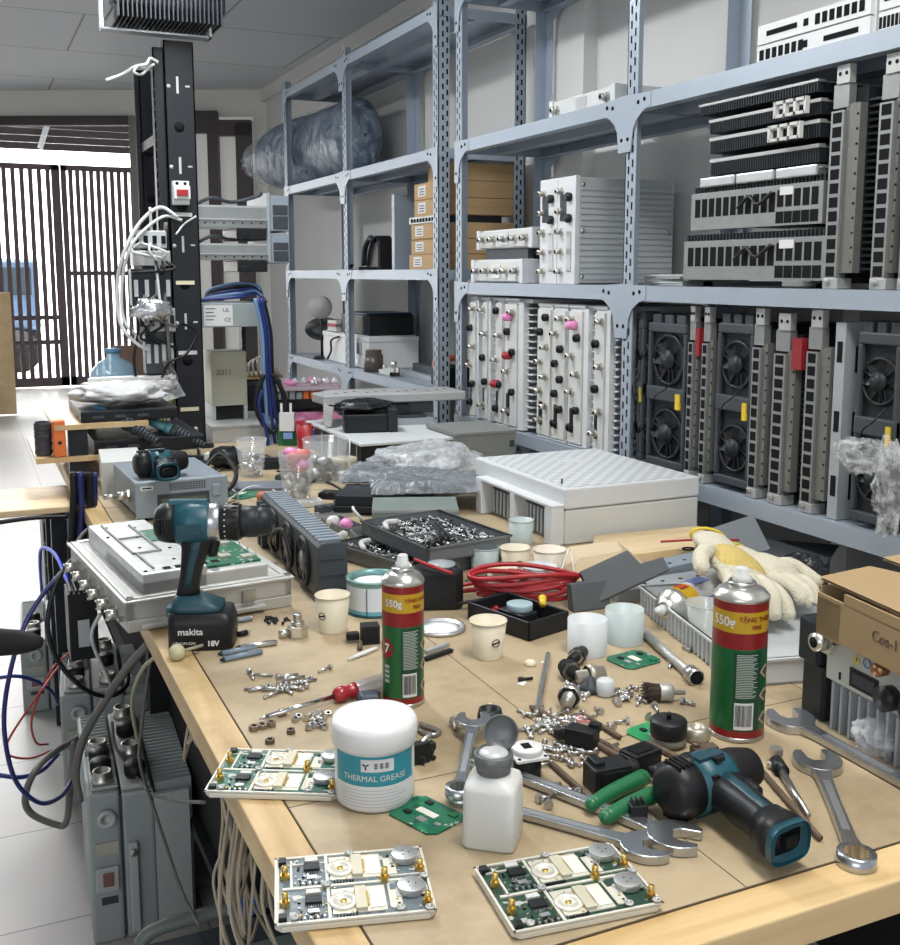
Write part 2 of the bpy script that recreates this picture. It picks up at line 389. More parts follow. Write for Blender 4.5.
def gate():
    br_ = M('gate_brown', (.07, .05, .055), .45, .2, .15)
    Yg = 12.95
    def leaf(label, x0, x1, n, rail):
        t = thing('folding_gate', label, 'gate', (0, Yg, 0), 0, 'gate leaves at the far opening')
        zt = PY(70, 163, Yg).z
        b = MB(); w = x1-x0
        b.bx(x0, x0+.06, -.03, .03, .02, zt, br_); b.bx(x1-.09, x1, -.03, .03, .02, zt, br_); b.bx(x0, x1, -.03, .03, zt-.06, zt, br_); b.bx(x0, x1, -.03, .03, .02, .12, br_)
        b.build('frame', t)
        for i in range(n):
            c = MB(); x = x0+.06+(w-.15)*(i+.6)/n; c.bx(x-.024, x+.024, -.02, .02, .1, zt-.05, br_); c.build('bar', t)
        c = MB()
        for z in rail: c.bx(x0, x1, .0, .03, z, z+.05, br_)
        c.build('rail', t)
    xa = PY(2, 300, Yg).x; xb = PY(66, 300, Yg).x; xc = PY(139, 300, Yg).x
    leaf('dark brown barred gate leaf at far left edge', xa-.75, xb, 14, (.5, .78))
    leaf('dark brown barred gate leaf nearest the black rack', xb+.01, xc+.1, 10, (1.28,))
    # things seen through the bars
    b = MB(); b.bx(-.9, .9, 0, 1.5, .55, 1.5, M('van_blue', (.12, .2, .33), .35)); b.bx(-.9, .9, .05, 1.5, .25, .55, dgrey_m)
    t = thing('parked_van', 'blue vehicle seen through the gate bars at far left', 'vehicle', (.05, 15.2, 0))
    b.build('body', t, .05)
    for x in (-.6, .6): c = MB(); c.cyl((x, -.06, .28), (x, .12, .28), .28, rubber_m, n=20); c.build('wheel', t)
    c = MB(); c.bx(-.8, .8, -.01, 0, 1.02, 1.38, M('van_glass', (.05, .07, .09), .1)); c.build('window', t)
    b = MB(); p = PY(-14, 355, 10.5); q = PY(10, 290, 10.5); b.bx(p.x-.4, q.x, 0, .05, 0.02, q.z, panel_m)
    solo(b, 'plywood_sheet', 'tall pale wooden sheet standing at far left edge', 'plywood', (0, 10.5, 0))
gate()

# ================================================================ SHELVING
ZL = {'L': (.90, 1.318, 1.728, 2.19), 'R': (.83, 1.275, 1.728, 2.2)}
def shelving(label, ys, levels, low=None):
    t = thing('shelving_unit', label, 'shelving', (1.5, 0, 0), 0, 'slotted angle shelving along the right wall')
    W = .335
    for y in ys:
        for x, s in ((0, 1), (W, -1)):
            b = MB(); e = 1 if y == ys[0] else -1
            if y not in (ys[0], ys[-1]): e = -1
            b.bx(min(0, s*.003), max(0, s*.003), min(0, e*.045), max(0, e*.045), 0, 2.24, shelf_m)   # face to the room
            b.bx(min(0, s*.042), max(0, s*.042), min(0, e*.003), max(0, e*.003), 0, 2.24, shelf_m)
            z = .05
            while z < 2.22:
                xa = -.0006*s
                b.bx(min(xa, xa-.0004*s), max(xa, xa-.0004*s), min(e*.012, e*.017), max(e*.012, e*.017), z, z+.018, slot_m)
                b.bx(min(xa, xa-.0004*s), max(xa, xa-.0004*s), min(e*.029, e*.034), max(e*.029, e*.034), z+.015, z+.033, slot_m)
                b.bx(min(s*.014, s*.02), max(s*.014, s*.02), min(-.0006*e, -.001*e), max(-.0006*e, -.001*e), z, z+.018, slot_m)
                b.bx(min(s*.03, s*.036), max(s*.03, s*.036), min(-.0006*e, -.001*e), max(-.0006*e, -.001*e), z+.015, z+.033, slot_m)
                z += .034
            o = b.build('upright', t); o.location = (x, y, 0)
    for z in levels:
        for y0, y1 in zip(ys[:-1], ys[1:]):
            b = MB()
            b.bx(.002, W-.002, y0+.002, y1-.002, z-.004, z, shelf_m)
            b.bx(-.003, .0, y0, y1, z-.036, z+.001, shelf_m); b.bx(W, W+.003, y0, y1, z-.036, z, shelf_m)
            b.bx(0, W, y0+.001, y0+.004, z-.034, z, shelf_m); b.bx(0, W, y1-.004, y1-.001, z-.034, z, shelf_m)
            b.bx(0, .03, y0, y1, z-.036, z-.033, shelf_m); b.bx(W-.03, W, y0, y1, z-.036, z-.033, shelf_m)
            b.bx(W*.45, W*.55, y0, y1, z-.03, z-.004, shelf_m)
            b.build('shelf_panel', t)
        for y in ys:
            b = MB()
            for s in (-1, 1):
                if (y == ys[0] and s < 0) or (y == ys[-1] and s > 0): continue
                q = [(0, z+.005), (s*.105, z+.0), (s*.105, z-.03)]
                q += [(s*.075, z-.04), (s*.05, z-.056), (s*.034, z-.078), (s*.026, z-.13), (0, z-.13)]
                if s < 0: q = q[::-1]
                TT = Matrix.Translation((-.0045, y, 0)) @ Matrix(((0, 0, 1, 0), (1, 0, 0, 0), (0, 1, 0, 0), (0, 0, 0, 1)))
                b.prism(q, 0, .0025, shelf_m, TT)
                for a, c in ((.055, -.018), (.08, -.014), (.013, -.1)):
                    b.cyl((-.0055, y+s*a, z+c), (-.0045, y+s*a, z+c), .005, slot_m, n=10)
            if b.f: b.build('gusset_plate', t)
            b = MB()
            for s in (-1, 1):
                if (y == ys[0] and s < 0) or (y == ys[-1] and s > 0): continue
                q = [(0, z), (s*.11, z-.0), (s*.11, z-.04), (s*.05, z-.07), (s*.03, z-.12), (0, z-.12)]
                if s < 0: q = q[::-1]
                TT = Matrix.Translation((W-.006, y, 0)) @ Matrix(((0, 0, 1, 0), (1, 0, 0, 0), (0, 1, 0, 0), (0, 0, 0, 1)))
                b.prism(q, 0, .0025, shelf_m, TT)
            if b.f: b.build('gusset_plate', t)
    return t
shelving('blue-grey slotted steel shelving unit at left, holding cardboard boxes and plastic-wrapped roll', (3.375, 4.37, 5.26), ZL['L'])
shelving('blue-grey slotted steel shelving unit at right, holding fan modules and radio units', (1.22, 2.245, 3.235), ZL['R'])

# ================================================================ BENCH
def bench():
    t = thing('workbench', 'large wooden workbench with pale pine edging covered in tools and parts', 'workbench', (0, 0, 0))
    x0, x1, y0, y1 = .236, 1.43, .655, 4.15
    b = MB(); b.bx(x0+.045, x1, y0+.05, y1, .725, .75, board_m)
    d = M('board_seam', (.09, .06, .035), .8)
    for y in (1.02, 1.95, 2.6): b.bx(x0+.045, x1, y, y+.0012, .75, .7503, d)
    for x in (.62, 1.0): b.bx(x, x+.0011, y0+.05, y1, .75, .7503, d)
    b.bx(x0+.0435, x0+.045, y0+.05, y1, .7498, .7503, d); b.bx(x0+.045, x1, y0+.0485, y0+.05, .7498, .7503, d)
    b.build('bench_top', t)
    c = MB(); c.bx(x0, x1, y0, y0+.048, .715, .75, pine_m); c.build('front_edging', t, .002)
    c = MB(); c.bx(x0, x0+.0435, y0+.05, y1, .715, .75, pine2_m); c.build('side_edging', t, .002)
    for x in (x0+.12, x1-.08):
        for y in (1.0, 2.4, 4.0):
            c = MB(); c.bx(x-.02, x+.02, y-.02, y+.02, 0, .7, iron_m); c.build('leg', t)
    c = MB(); c.bx(x0+.1, x1-.06, .98, 1.02, .66, .715, iron_m); c.bx(x0+.1, x0+.14, 1, 4, .66, .715, iron_m); c.bx(x1-.1, x1-.06, 1, 4, .66, .715, iron_m)
    c.bx(x0+.12, x1-.08, 1.8, 4.0, .2, .22, iron_m); c.build('under_frame', t)
    c = MB(); c.bx(x0+.14, x0+.15, 1.78, 4.0, .22, .66, M('under_bench_shade', (.022, .022, .023), .8, spec=.2)); c.build('side_shade_sheet', t)  # black sheet added in place of the shade under the bench
    c = MB(); c.bx(.62, .63, .98, 1.8, .02, .66, M('under_bench_shade', (.022, .022, .023), .8, spec=.2)); c.build('near_shade_sheet', t)  # added black sheet, keeps the near space below the top dark
    c = MB(); c.bx(.376, .62, 1.77, 1.78, .02, .66, M('under_bench_shade', (.022, .022, .023), .8, spec=.2)); c.build('near_shade_sheet', t)  # second added black sheet darkening the same space
    c = MB(); c.bx(x1-.03, x1-.01, .9, 4.1, .05, .7, M('under_bench_shade', (.022, .022, .023), .8, spec=.2)); c.build('back_shade_sheet', t)  # added dark sheet standing in for shadow in the gap by the shelves
bench()
# ================================================================ THINGS ON THE SHELVES
XF = 1.515                                    # just behind the front edge of the shelves
def yx(px, X=XF): return PX(px, 271, X).y      # shelf position of an image column
def port_col(b, x, y0, y1, z0, z1, n, frame, hole):
    """column of square ports on a face at x (normal -x)"""
    b.bx(x-.004, x, y0, y1, z0, z1, frame)
    w = (y1-y0); h = (z1-z0)/n
    for i in range(n):
        z = z0+h*i; b.bx(x-.0046, x-.004, y0+w*.16, y1-w*.16, z+h*.12, z+h*.86, hole)

def coax(b, c, r=.008, l=.02, m=nickel_m, d=(-1, 0, 0)):
    c = V(c); d = V(d)
    b.hexn(c, c+d*l*.3, r*1.25, m); b.cyl(c+d*l*.3, c+d*l, r*.8, m, n=12); b.cyl(c+d*l, c+d*(l+.001), r*.5, slot_m, n=8)

def radio_unit(label, y0, w, z, d=.30, h=.385, fins=.05, conns=6, caps=(), x=XF, group=None, seed=0):
    """upright radio: connector face to the room (-x), cooling fins on the near side (-y)"""
    rr = random.Random(seed)
    t = thing('radio_unit', label, 'radio unit', (x, y0, z), 0, group)
    b = MB(); b.bx(.004, d, fins, fins+w, .004, h, white_m); b.bx(0, d, fins-.004, fins+w, h, h+.01, white_m); b.bx(0, d, fins, fins+w, 0, .006, white_m)
    b.build('housing', t, .003)
    if fins:
        f = MB(); n = 19
        f.bx(.015, d-.01, fins-.012, fins, .01, h-.01, dalu_m)
        for i in range(n):
            zz = .015+(h-.035)*i/(n-1); f.bx(.012, d-.01, .002, fins, zz, zz+.004, white_m)
        f.bx(.01, d, 0, fins, h-.003, h+.008, white_m); f.bx(.0, .02, fins*.55, fins, .004, h, white_m)
        f.build('cooling_fins', t)
    p = MB(); p.bx(-.003, .004, fins+.006, fins+w-.004, .01, h-.008, offw_m); p.bx(-.0045, -.003, fins+w*.55, fins+w*.8, h*.1, h*.28, black_m)
    p.build('connector_panel', t, .0015)
    for i in range(conns):
        c = MB(); zz = h*(.14+.78*i/max(1, conns-1)); yy = fins+w*(.3 if i % 2 else .68)
        k = rr.random()
        if k < .5: coax(c, (-.003, yy, zz), .009, .022); c.build('connector', t)
        else: c.cyl((-.003, yy, zz), (-.016, yy, zz), .011, black_m); c.cyl((-.016, yy, zz), (-.018, yy, zz), .007, slot_m); c.build('socket', t)
    for m, fz in caps:
        c = MB(); c.cyl((-.003, fins+w*.5, h*fz), (-.022, fins+w*.5, h*fz), .0125, m); c.sph((-.022, fins+w*.5, h*fz), .012, m); c.build('dust_cap', t)
    return t
card_m = M('card_metal', (.30, .31, .31), .45, .6, .15, 40)
rail_m = M('rail_olive', (.17, .175, .16), .5, .4, .15, 40)
# lower shelf, white radios
zl = ZL['R'][0]
spec = [(477, 470, .03, 6, ()), (489, 483, .03, 5, ()), (504, 496, .004, 5, ((red_m, .34),)), (519, 505.5, .07, 6, ((pink_m, .88), (dred_m, .58))),
        (553, 538.5, .004, 8, ()), (568, 554, .004, 8, ()), (585, 570, .05, 7, ((pink_m, .88),)), (612, 600, .04, 6, ())]
names = ['white radio unit on the lower shelf, farthest left of the row', 'white radio unit on the lower shelf, second from the left post',
         'white radio unit with one red cap at mid height, lower shelf', 'white radio unit with a pink cap above a red cap, lower shelf',
         'white radio unit with many nickel connectors, right of the pink and red capped one', 'narrow white radio unit pressed between two others, middle of the lower row',
         'white radio unit with a single pink cap, lower shelf', 'white radio unit against the middle shelving post, lower shelf']
for i, ((pl, pr, fin, cn, caps), nm) in enumerate(zip(spec, names)):
    ya = yx(pl); yb = yx(pr); ya, yb = min(ya, yb), max(ya, yb)
    if i == 7: yb += .02; ya += .02
    radio_unit(nm, ya-fin, yb-ya, zl+.0015, fins=fin, conns=cn, caps=caps, group='white radios on the lower shelf', seed=i, h=.39 if i < 4 else .38)
# the same row of units continues out to the right as black fan trays and cards
def fan_part(t, y, z, r, x=0, n=7, d=-1):
    f = MB(); ring = [(x+d*.003, y+r*math.cos(a), z+r*math.sin(a)) for a in [2*PI*i/24 for i in range(25)]]
    f.tube(ring, r*.09, black_m, 6, 1, False); f.cyl((x+d*.001, y, z), (x+d*.012, y, z), r*.42, iron_m, n=18)
    for i in range(3):
        a = 2*PI*i/3+.4; f.tube([(x+d*.004, y, z), (x+d*.004, y+r*math.cos(a), z+r*math.sin(a))], r*.06, black_m, 5)
    o = f.build('fan', t)
    g = MB()
    for i in range(n):
        a = 2*PI*i/n; T = Matrix.Translation((x, y, z)) @ Matrix.Rotation(a, 4, 'X') @ Matrix.Rotation(R(28), 4, 'Y' if False else 'Z')
        g.bx(-.001, .001, r*.40, r*.92, -r*.25, r*.25, black_m, Matrix.Translation((x, y, z)) @ Matrix.Rotation(a, 4, 'X') @ Matrix.Rotation(R(30), 4, 'Y'))
    g.build('fan_blades', o)
def fan_unit(label, pl, pr, z, d=.29, h=.37, x=XF, red=False):
    ya, yb = sorted((yx(pl), yx(pr))); yb = min(yb, 2.195) if yb > 2.0 and yb < 2.3 and pl < 650 else yb; w = yb-ya
    t = thing('fan_module', label, 'fan module', (x, ya, z+.0015), 0, 'black fan modules on the lower shelf')
    b = MB(); b.bx(.012, d, 0, w, .012, h-.01, iron_m)
    b.bx(0, .012, 0, w, .012, .03, dgrey_m); b.bx(0, .012, 0, w, h-.03, h-.008, dgrey_m); b.bx(0, .012, 0, .01, .03, h-.03, dgrey_m); b.bx(0, .012, w-.01, w, .03, h-.03, dgrey_m)
    b.bx(-.002, .012, 0, w, h*.47, h*.56, dgrey_m)
    for q in (.04, .16, .25): b.bx(q, q+.03, w*.1, w*.9, 0, .012, black_m)
    b.build('housing', t, .003)
    c = MB()
    for i in range(3): c.bx(.004+.0*i, .05, w*(.06+.32*i), w*(.28+.32*i), h-.012, h+.012, dgrey_m)
    if red: c.bx(.06, .2, w*.1, w*.9, h-.01, h-.004, red_m)
    c.build('top_latch', t, .002)
    r = min(w*.43, h*.16); r = max(r, .03)
    fan_part(t, w/2, h*.74, r, .012); fan_part(t, w/2, h*.25, r, .012)
    q = MB(); q.bx(-.006, 0, w*.08, w*.18, h*.43, h*.53, yellow_m); q.build('yellow_pull_tab', t)
    q = MB()
    for i in range(15): q.bx(.03, d-.02, -.004, 0, .03+i*(h-.06)/15, .03+i*(h-.06)/15+.008, dgrey_m)
    q.build('side_ribs', t)
    cb = MB(); cb.tube([(-.004, w*.2, h*.62), (-.02, w*.35, h*.55), (-.018, w*.6, h*.5), (-.006, w*.8, h*.4)], .0018, black_m); cb.build('cable', t)
    return t
def card_unit(label, pl, pr, z, h=.40, d=.28, x=XF, side=dgrey_m, fins=True, wp=None, flat=False, red=False, lean=0., group='upright line cards on the shelves', n=12):
    """upright heat-sinked card: narrow metal port frame to the room, finned plate on the near side"""
    ya, yb = sorted((yx(pl, x), yx(pr, x))); w = yb-ya; wp = wp or w*.42
    t = thing('line_card', label, 'line card', (x, ya, z+.0015), 0, group, rot=(R(lean), 0, 0))
    b = MB(); b.bx(.02, d, w-wp, w-.006, .01, h-.03, black_m); b.build('housing', t)
    p = MB(); port_col(p, 0, w-wp, w, .02, h-.06, n, card_m, slot_m); p.bx(0, .025, w-wp, w, .02, h-.06, card_m); p.build('port_frame', t)
    q = MB(); q.bx(.0, .018, w-wp*1.2, w+.0, h-.055, h-.012, card_m); q.bx(-.004, .012, w-wp*1.3, w-wp*.3, h-.012, h+.022, dalu_m)
    for i in range(2): q.cyl((-.0046, w-wp*(1.05-.5*i), h+.006), (-.004, w-wp*(1.05-.5*i), h+.006), .004, slot_m, n=8)
    q.build('top_bracket', t, .001)
    q = MB(); q.bx(-.006, .03, w-wp*1.2, w, 0, .02, dalu_m); q.cyl((-.01, w-wp*.4, .012), (-.006, w-wp*.4, .012), .006, steel_m); q.build('foot_bracket', t, .001)
    s = MB(); s.bx(.002, .02, (w-wp)*.55, w-wp, .03, h-.05, rail_m)
    for i in range(11): s.cyl((.0012, (w-wp)*.62, .05+i*(h-.12)/10), (.0022, (w-wp)*.62, .05+i*(h-.12)/10), .0025, slot_m, n=6)
    s.build('edge_rail', t)
    f = MB()
    if flat:
        f.bx(.003, d, 0, (w-wp)*.4, .0, h+.0, grey_m)
        for zz in (.12, .45, .8): f.bx(.002, .003, (w-wp)*.1, (w-wp)*.3, h*zz, h*zz+.04, slot_m)
        for zz in (.1, .42, .75): f.bx(.03, .06, -.001, 0, h*zz, h*zz+.05, slot_m)
    else:
        f.bx(.02, d, (w-wp)*.55, w-wp, .03, h-.02, iron_m)
        for i in range(26 if fins else 0):
            zz = .035+i*(h-.07)/26; f.bx(.022, d, 0, (w-wp)*.6, zz, zz+.0045, iron_m)
    f.build('cover_plate' if flat else 'heat_sink', t)
    if red: r_ = MB(); r_.bx(-.002, .06, (w-wp)*.15, (w-wp)*.7, h*.76, h*.93, M('red_sticker', (.24, .015, .02), .45)); r_.build('red_sticker', t)
    return t
fan_unit('black twin fan module beside the middle shelving post', 645, 619, zl, red=True)
fan_unit('black twin fan module, second from the middle post, next to a red-stickered card', 688, 650, zl, h=.365)
card_unit('narrow upright card behind the second fan module, red sticker on its right', 703, 692, zl, h=.378, red=True)
card_unit('thin upright metal port card just left of the third fan module', 719, 706, zl, h=.378)
fan_unit('black twin fan module standing between port cards, middle of the right bay', 756, 720, zl, h=.375)
card_unit('upright port card right of the third fan module', 777, 757, zl, h=.38)
card_unit('upright port card with a large red sticker, below the stacked modules', 809, 779, zl, h=.372, red=True, wp=.034)
card_unit('tall upright card with a plain grey side plate, beside the plastic wrap', 848, 812, zl, h=.382, flat=True, wp=.03, d=.30)
fan_unit('black twin fan module at the right edge, beside the plastic wrap', 905, 862, zl, h=.375)

# middle shelf, grey ribbed radios
zm = ZL['R'][1]
def ribbed(label, pl, pr, y_side, h=.285, z=zm, plate=False):
    ya, yb = sorted((yx(pl), yx(pr))); w = yb-ya
    t = thing('ribbed_radio', label, 'radio unit', (XF, ya, z+.0015), 0, 'ribbed radios on the middle shelf'); d = .32
    b = MB(); b.bx(.01, d, .002, w-.002, .003, h, lgrey_m)
    for i in range(16):
        zz = .012+i*(h-.03)/16; b.bx(.014, d-.004, -.0025, .002, zz, zz+.011, lgrey_m)
    b.build('ribbed_housing', t, .001)
    s = MB()
    for x in (.02, .3):
        for zz in (.02, h*.5, h-.02): s = MB(); s.cyl((x, -.005, zz), (x, -.002, zz), .006, steel_m, n=8); s.build('corner_screw', t)
    p = MB(); p.bx(-.002, .012, 0, w, 0, h+.004, white_m); p.bx(-.004, -.002, w*.2, w*.45, h*.12, h*.5, alu_m); p.bx(-.004, -.002, w*.5, w*.85, h*.6, h*.85, dgrey_m); p.build('front_panel', t, .002)
    for i in range(5):
        c = MB(); coax(c, (-.002, w*.78, h*(.12+.19*i)), .009, .02); c.build('connector', t)
    for i in range(2): c = MB(); c.cyl((-.002, w*.3, h*(.62+.2*i)), (-.014, w*.3, h*(.62+.2*i)), .012, black_m); c.build('socket', t)
ribbed('grey horizontally ribbed radio standing beside the middle post, near one of the pair', 575, 557.5, 0)
ribbed('grey ribbed radio standing behind its twin on the middle shelf, connectors showing', 557, 540, 0)
def flat_radio(label, y0, y1, z, h, x=XF, d=.29, rz=0, conns=5, rough=0):
    t = thing('flat_radio', label, 'radio unit', (x, y0, z), rz); w = y1-y0
    b = MB(); b.bx(.012, d, 0, w, 0, h, white_m)
    b.build('housing', t, .003)
    f = MB(); f.bx(0, .012, .006, w-.006, h*.08, h*.9, offw_m); f.bx(-.004, .014, 0, .02, 0, h, white_m); f.bx(-.004, .014, w-.02, w, 0, h, white_m); f.bx(-.003, 0, w*.42, w*.58, h*.2, h*.8, alu_m); f.build('front_panel', t, .001)
    for i in range(conns):
        c = MB(); yy = w*(.12+.76*i/max(1, conns-1)); coax(c, (0, yy, h*.5), min(.011, h*.2), .022, nickel_m if i % 2 else steel_m); c.build('connector', t)
    return t
flat_radio('white flat radio lying under another at the left end of the middle shelf', 2.79, 3.14, zm+.0015, .072)
flat_radio('white flat radio with pale lid lying on top of another, middle shelf', 2.75, 3.12, zm+.105, .06, x=XF+.01)
b = MB(); b.bx(0, .25, 0, .28, 0, .031, dgrey_m); b.bx(.02, .22, -.01, .1, .002, .03, black_m); solo(b, 'spacer_tray', 'dark tray squeezed between the two flat white radios', 'tray', (XF+.02, 2.8, zm+.073))
zt = ZL['R'][2]
flat_radio('white flat radio lying alone on the upper shelf near the middle post', yx(612, 1.56), yx(548, 1.56), zt+.0015, .06, x=1.56, d=.24, conns=2)

# stacked blade modules on the middle shelf, right bay
def blade(label, pl, pr, z, h, kind, x=XF, d=.29, tilt=0.):
    ya, yb = sorted((yx(pl, x), yx(pr, x))); w = yb-ya
    t = thing('blade_module', label, 'module', (x, ya, z), 0, 'modules stacked flat on the middle shelf', rot=(R(tilt), 0, 0))
    b = MB(); b.bx(.02, d, 0, w, h*.15, h*.6, iron_m); b.bx(.004, d, .004, w-.006, h*.6, h*.72, dalu_m); b.build('housing', t)
    f = MB()
    if kind == 'fins':
        n = 46
        for i in range(n): yy = w*(i+.2)/n; f.bx(.004, d, yy, yy+w/n*.45, h*.0, h*.62, iron_m)
        f.bx(.002, .02, 0, w, h*.62, h*.78, dalu_m); f.build('heat_sink', t)
    elif kind == 'bars':
        for i in range(3): f.bx(-.004, .03, w*(.02+.33*i), w*(.33+.33*i), h*.1, h*.85, alu_m)
        f.build('metal_covers', t, .003)
    else:
        n = 16
        f.bx(-.002, .02, 0, w, h*.05, h*.95, card_m)
        for i in range(n):
            yy = w*(.03+.95*i/n); big = i < 5
            if big: f.bx(-.0026, -.002, yy-w*.004, yy+w*.05, h*.1, h*.36, slot_m)
            f.bx(-.0026, -.002, yy, yy+w*.044, h*(.46 if big else .36), h*(.84 if big else .80), slot_m)
        f.build('port_frame', t)
        k = MB(); k.bx(-.004, -.002, w*.2, w*.29, h*.72, h*.9, paper_m); k.build('paper_label', t)
        k = MB(); k.tube([(-.006, w*.34, h*.8), (-.014, w*.42, h*.55), (-.01, w*.5, h*.75), (-.012, w*.58, h*.5)], .004, black_m); k.build('loose_lead', t)
        g = MB(); n = 40
        for i in range(n): yy = w*(i+.2)/n; g.bx(.004, d, yy, yy+w/n*.5, h*.95, h*1.1, iron_m)
        g.build('heat_sink', t)
    return t
# two shelves worth of bottom chassis plus thinner modules above
blade('bottom chassis of the module stack, row of square ports along its front', 684, 826, zm+.012, .095, 'ports')
for yy, lb in ((0, 'right pale metal strip under the bottom chassis of the module stack'), (.35, 'left pale metal strip under the bottom chassis of the module stack')): b = MB(); b.bx(0, .2, 0, .03, 0, .011, alu_m); b.bx(0, .004, 0, .03, 0, .0112, dalu_m); solo(b, 'mounting_strip', lb, 'strip', (XF+.01, yx(826)+.005+yy, zm+.0014))
blade('second chassis in the module stack, dark square ports along the front', 690, 820, zm+.122, .09, 'ports', x=XF+.004)
blade('dull silver three-cover module near the middle of the module stack', 697, 816, zm+.216, .028, 'bars', x=XF+.002)
blade('thin finned module above the three-cover module', 705, 812, zm+.245, .045, 'fins', x=XF+.01)
blade('dark finned module with white slotted end, third from the top of the stack', 704, 812, zm+.291, .043, 'fins')
blade('dark module with open front, second from the top of the stack', 703, 812, zm+.335, .038, 'fins', x=XF+.006)
blade('topmost thin black finned module of the flat stack', 693, 808, zm+.376, .03, 'fins', x=XF-.004)
def slot_bracket(label, px, z):
    t = MB(); w = .085
    t.bx(0, .01, 0, w, 0, .006, offw_m); t.bx(0, .01, 0, w, .026, .032, offw_m)
    for i in range(4): t.bx(0, .01, w*i/3-.003, w*i/3+.003, 0, .032, offw_m)
    solo(t, 'slotted_bracket', label, 'bracket', (XF-.016, yx(px, XF), z), 0, 'white slotted brackets in the module stack')
slot_bracket('upper white slotted bracket at the front of the module stack', 803, zm+.325+.012)
slot_bracket('lower white slotted bracket at the front of the module stack', 798, zm+.28+.012)
card_unit('tall upright card with black cooling fins, right end of the module stack', 868, 825, zm, h=.39, wp=.032)
card_unit('second tall upright card on the middle shelf, right of the finned one', 896, 872, zm, h=.39, wp=.032)
card_unit('third upright card on the middle shelf, cut off by the right edge', 925, 900, zm, h=.31, wp=.03)
# loose plates
for i in range(5):
    b = MB(); b.prism([(0, 0), (.2, .01), (.21, .17), (.12, .19), (.0, .16)], 0, .0045, (dalu_m, lgrey_m, M('olive_plate', (.27, .29, .24), .5))[i % 3])
    lbl = ['bottom', 'second', 'middle', 'fourth', 'top'][i]
    solo(b, 'metal_plate', lbl+' plate of the small pile of loose metal plates on the middle shelf', 'plate', (XF+.02+.008*(i % 3), yx(676)-.0+.012*(i % 2), zm+.0015+.0055*i), R(-6+5*i % 13), 'loose metal plates')

# upper shelf chassis
def chassis(label, pl, pr, z, h, x=XF+.02):
    ya, yb = sorted((yx(pl, x), yx(pr, x))); w = yb-ya
    t = thing('white_chassis', label, 'chassis', (x, ya, z+.0015), 0, 'white chassis on the upper shelf')
    b = MB(); b.bx(.01, .27, 0, w, 0, h, white_m); b.build('housing', t, .002)
    for r_ in range(2):
        f = MB(); z0 = h*(.04+.48*r_); z1 = h*(.48+.48*r_); f.bx(0, .01, .004, w-.004, z0, z1, white2_m)
        for i in range(7): f.bx(-.001, 0, w*(.06+.06*i)+(0 if r_ else w*.5), w*(.1+.06*i)+(0 if r_ else w*.5), z0+h*.1, z0+h*.34, slot_m)
        f.bx(-.001, 0, w*(.62 if r_ else .1), w*(.9 if r_ else .38), z0+h*.16, z0+h*.28, slot_m); f.bx(-.001, 0, w*.52, w*.56, z0+h*.14, z0+h*.3, slot_m); f.build('card_slot', t)
chassis('white slotted chassis on the upper shelf, left of two', 858, 747, zt, .085)
chassis('white slotted chassis on the upper shelf, cut by the right edge', 930, 863, zt, .085)

# clear wrap hanging off the lower shelf at the right
wrap_m = film('shelf_wrap', (.85, .88, .9), .92, .08, 34, 1.)
def crumple(b, cx, cy, cz, rx, ry, rz_, m, seed=0, nu=30, nv=20, amp=.35, fr=3.0):
    def fn(u, v):
        a = 2*PI*u; e = PI*(v-.5); d = V((math.cos(e)*math.cos(a), math.cos(e)*math.sin(a), math.sin(e)))
        k = 1+amp*noise.noise(d*fr+V((seed*7.3, seed, 0)))+amp*.5*noise.noise(d*fr*2.7+V((seed, 3, seed)))
        return (cx+rx*d.x*k, cy+ry*d.y*k, cz+rz_*d.z*k)
    b.grid(fn, nu, nv, m)
p = PX(868, 455, 1.47)
b = MB(); crumple(b, 0, .01, .0, .022, .065, .03, wrap_m, 1, amp=.5); crumple(b, .0, -.05, -.045, .022, .035, .075, wrap_m, 2, amp=.5)
solo(b, 'plastic_wrap', 'crumpled clear plastic wrap hanging in front of the lower right shelf', 'plastic wrap', (1.475, p.y, p.z))

# ---------------------------------------------------------------- left shelving unit
zA, zB, zC, zD = ZL['L']
def roll():
    m = film('navy_film', (.05, .085, .15), .1, .2, 22, .9)
    ys = [-.47, -.46, -.41, -.28, -.05, .17, .38, .55, .7, .82, .94, .98]; rs = [.01, .13, .172, .182, .186, .186, .184, .172, .14, .10, .06, .02]
    t = thing('wrapped_roll', 'big navy roll wrapped in shiny clear plastic on the upper left shelf', 'roll', (1.667, 5.02, zC+.186))
    def xo(y): return -.22*max(0, y-.12)**1.2
    b = MB(); n = 36
    rings = []
    for y, r in zip(ys[:9], [x*.96 for x in rs[:9]]):
        rings.append([(xo(y)+r*math.cos(2*PI*j/n)*.63, y, r*math.sin(2*PI*j/n)) for j in range(n)])
    b.loft(rings, M('navy_fabric', (.04, .07, .125), .5, 0, .5, 12)); b.build('roll_core', t)
    b = MB(); N_ = 60; rings = []
    for i in range(N_+1):
        u = i/N_*(len(ys)-1); k = min(int(u), len(ys)-2); f = u-k; y = ys[k]+(ys[k+1]-ys[k])*f; r = rs[k]+(rs[k+1]-rs[k])*f
        ring = []
        for j in range(n):
            a = 2*PI*j/n; d = V((math.cos(a), y*3+1, math.sin(a))); w = 1+.05*noise.noise(d*2.2)+.04*noise.noise(d*6)
            if y > .45: w *= 1+.3*math.sin(a*9)*(y-.45)
            ring.append((xo(y)+r*w*math.cos(a)*.65, y, max(-.182, r*w*math.sin(a))))
        rings.append(ring)
    b.loft(rings, film('roll_film', (.60, .68, .76), .93, .1, 14, 1.)); b.build('clear_wrap', t)
roll()
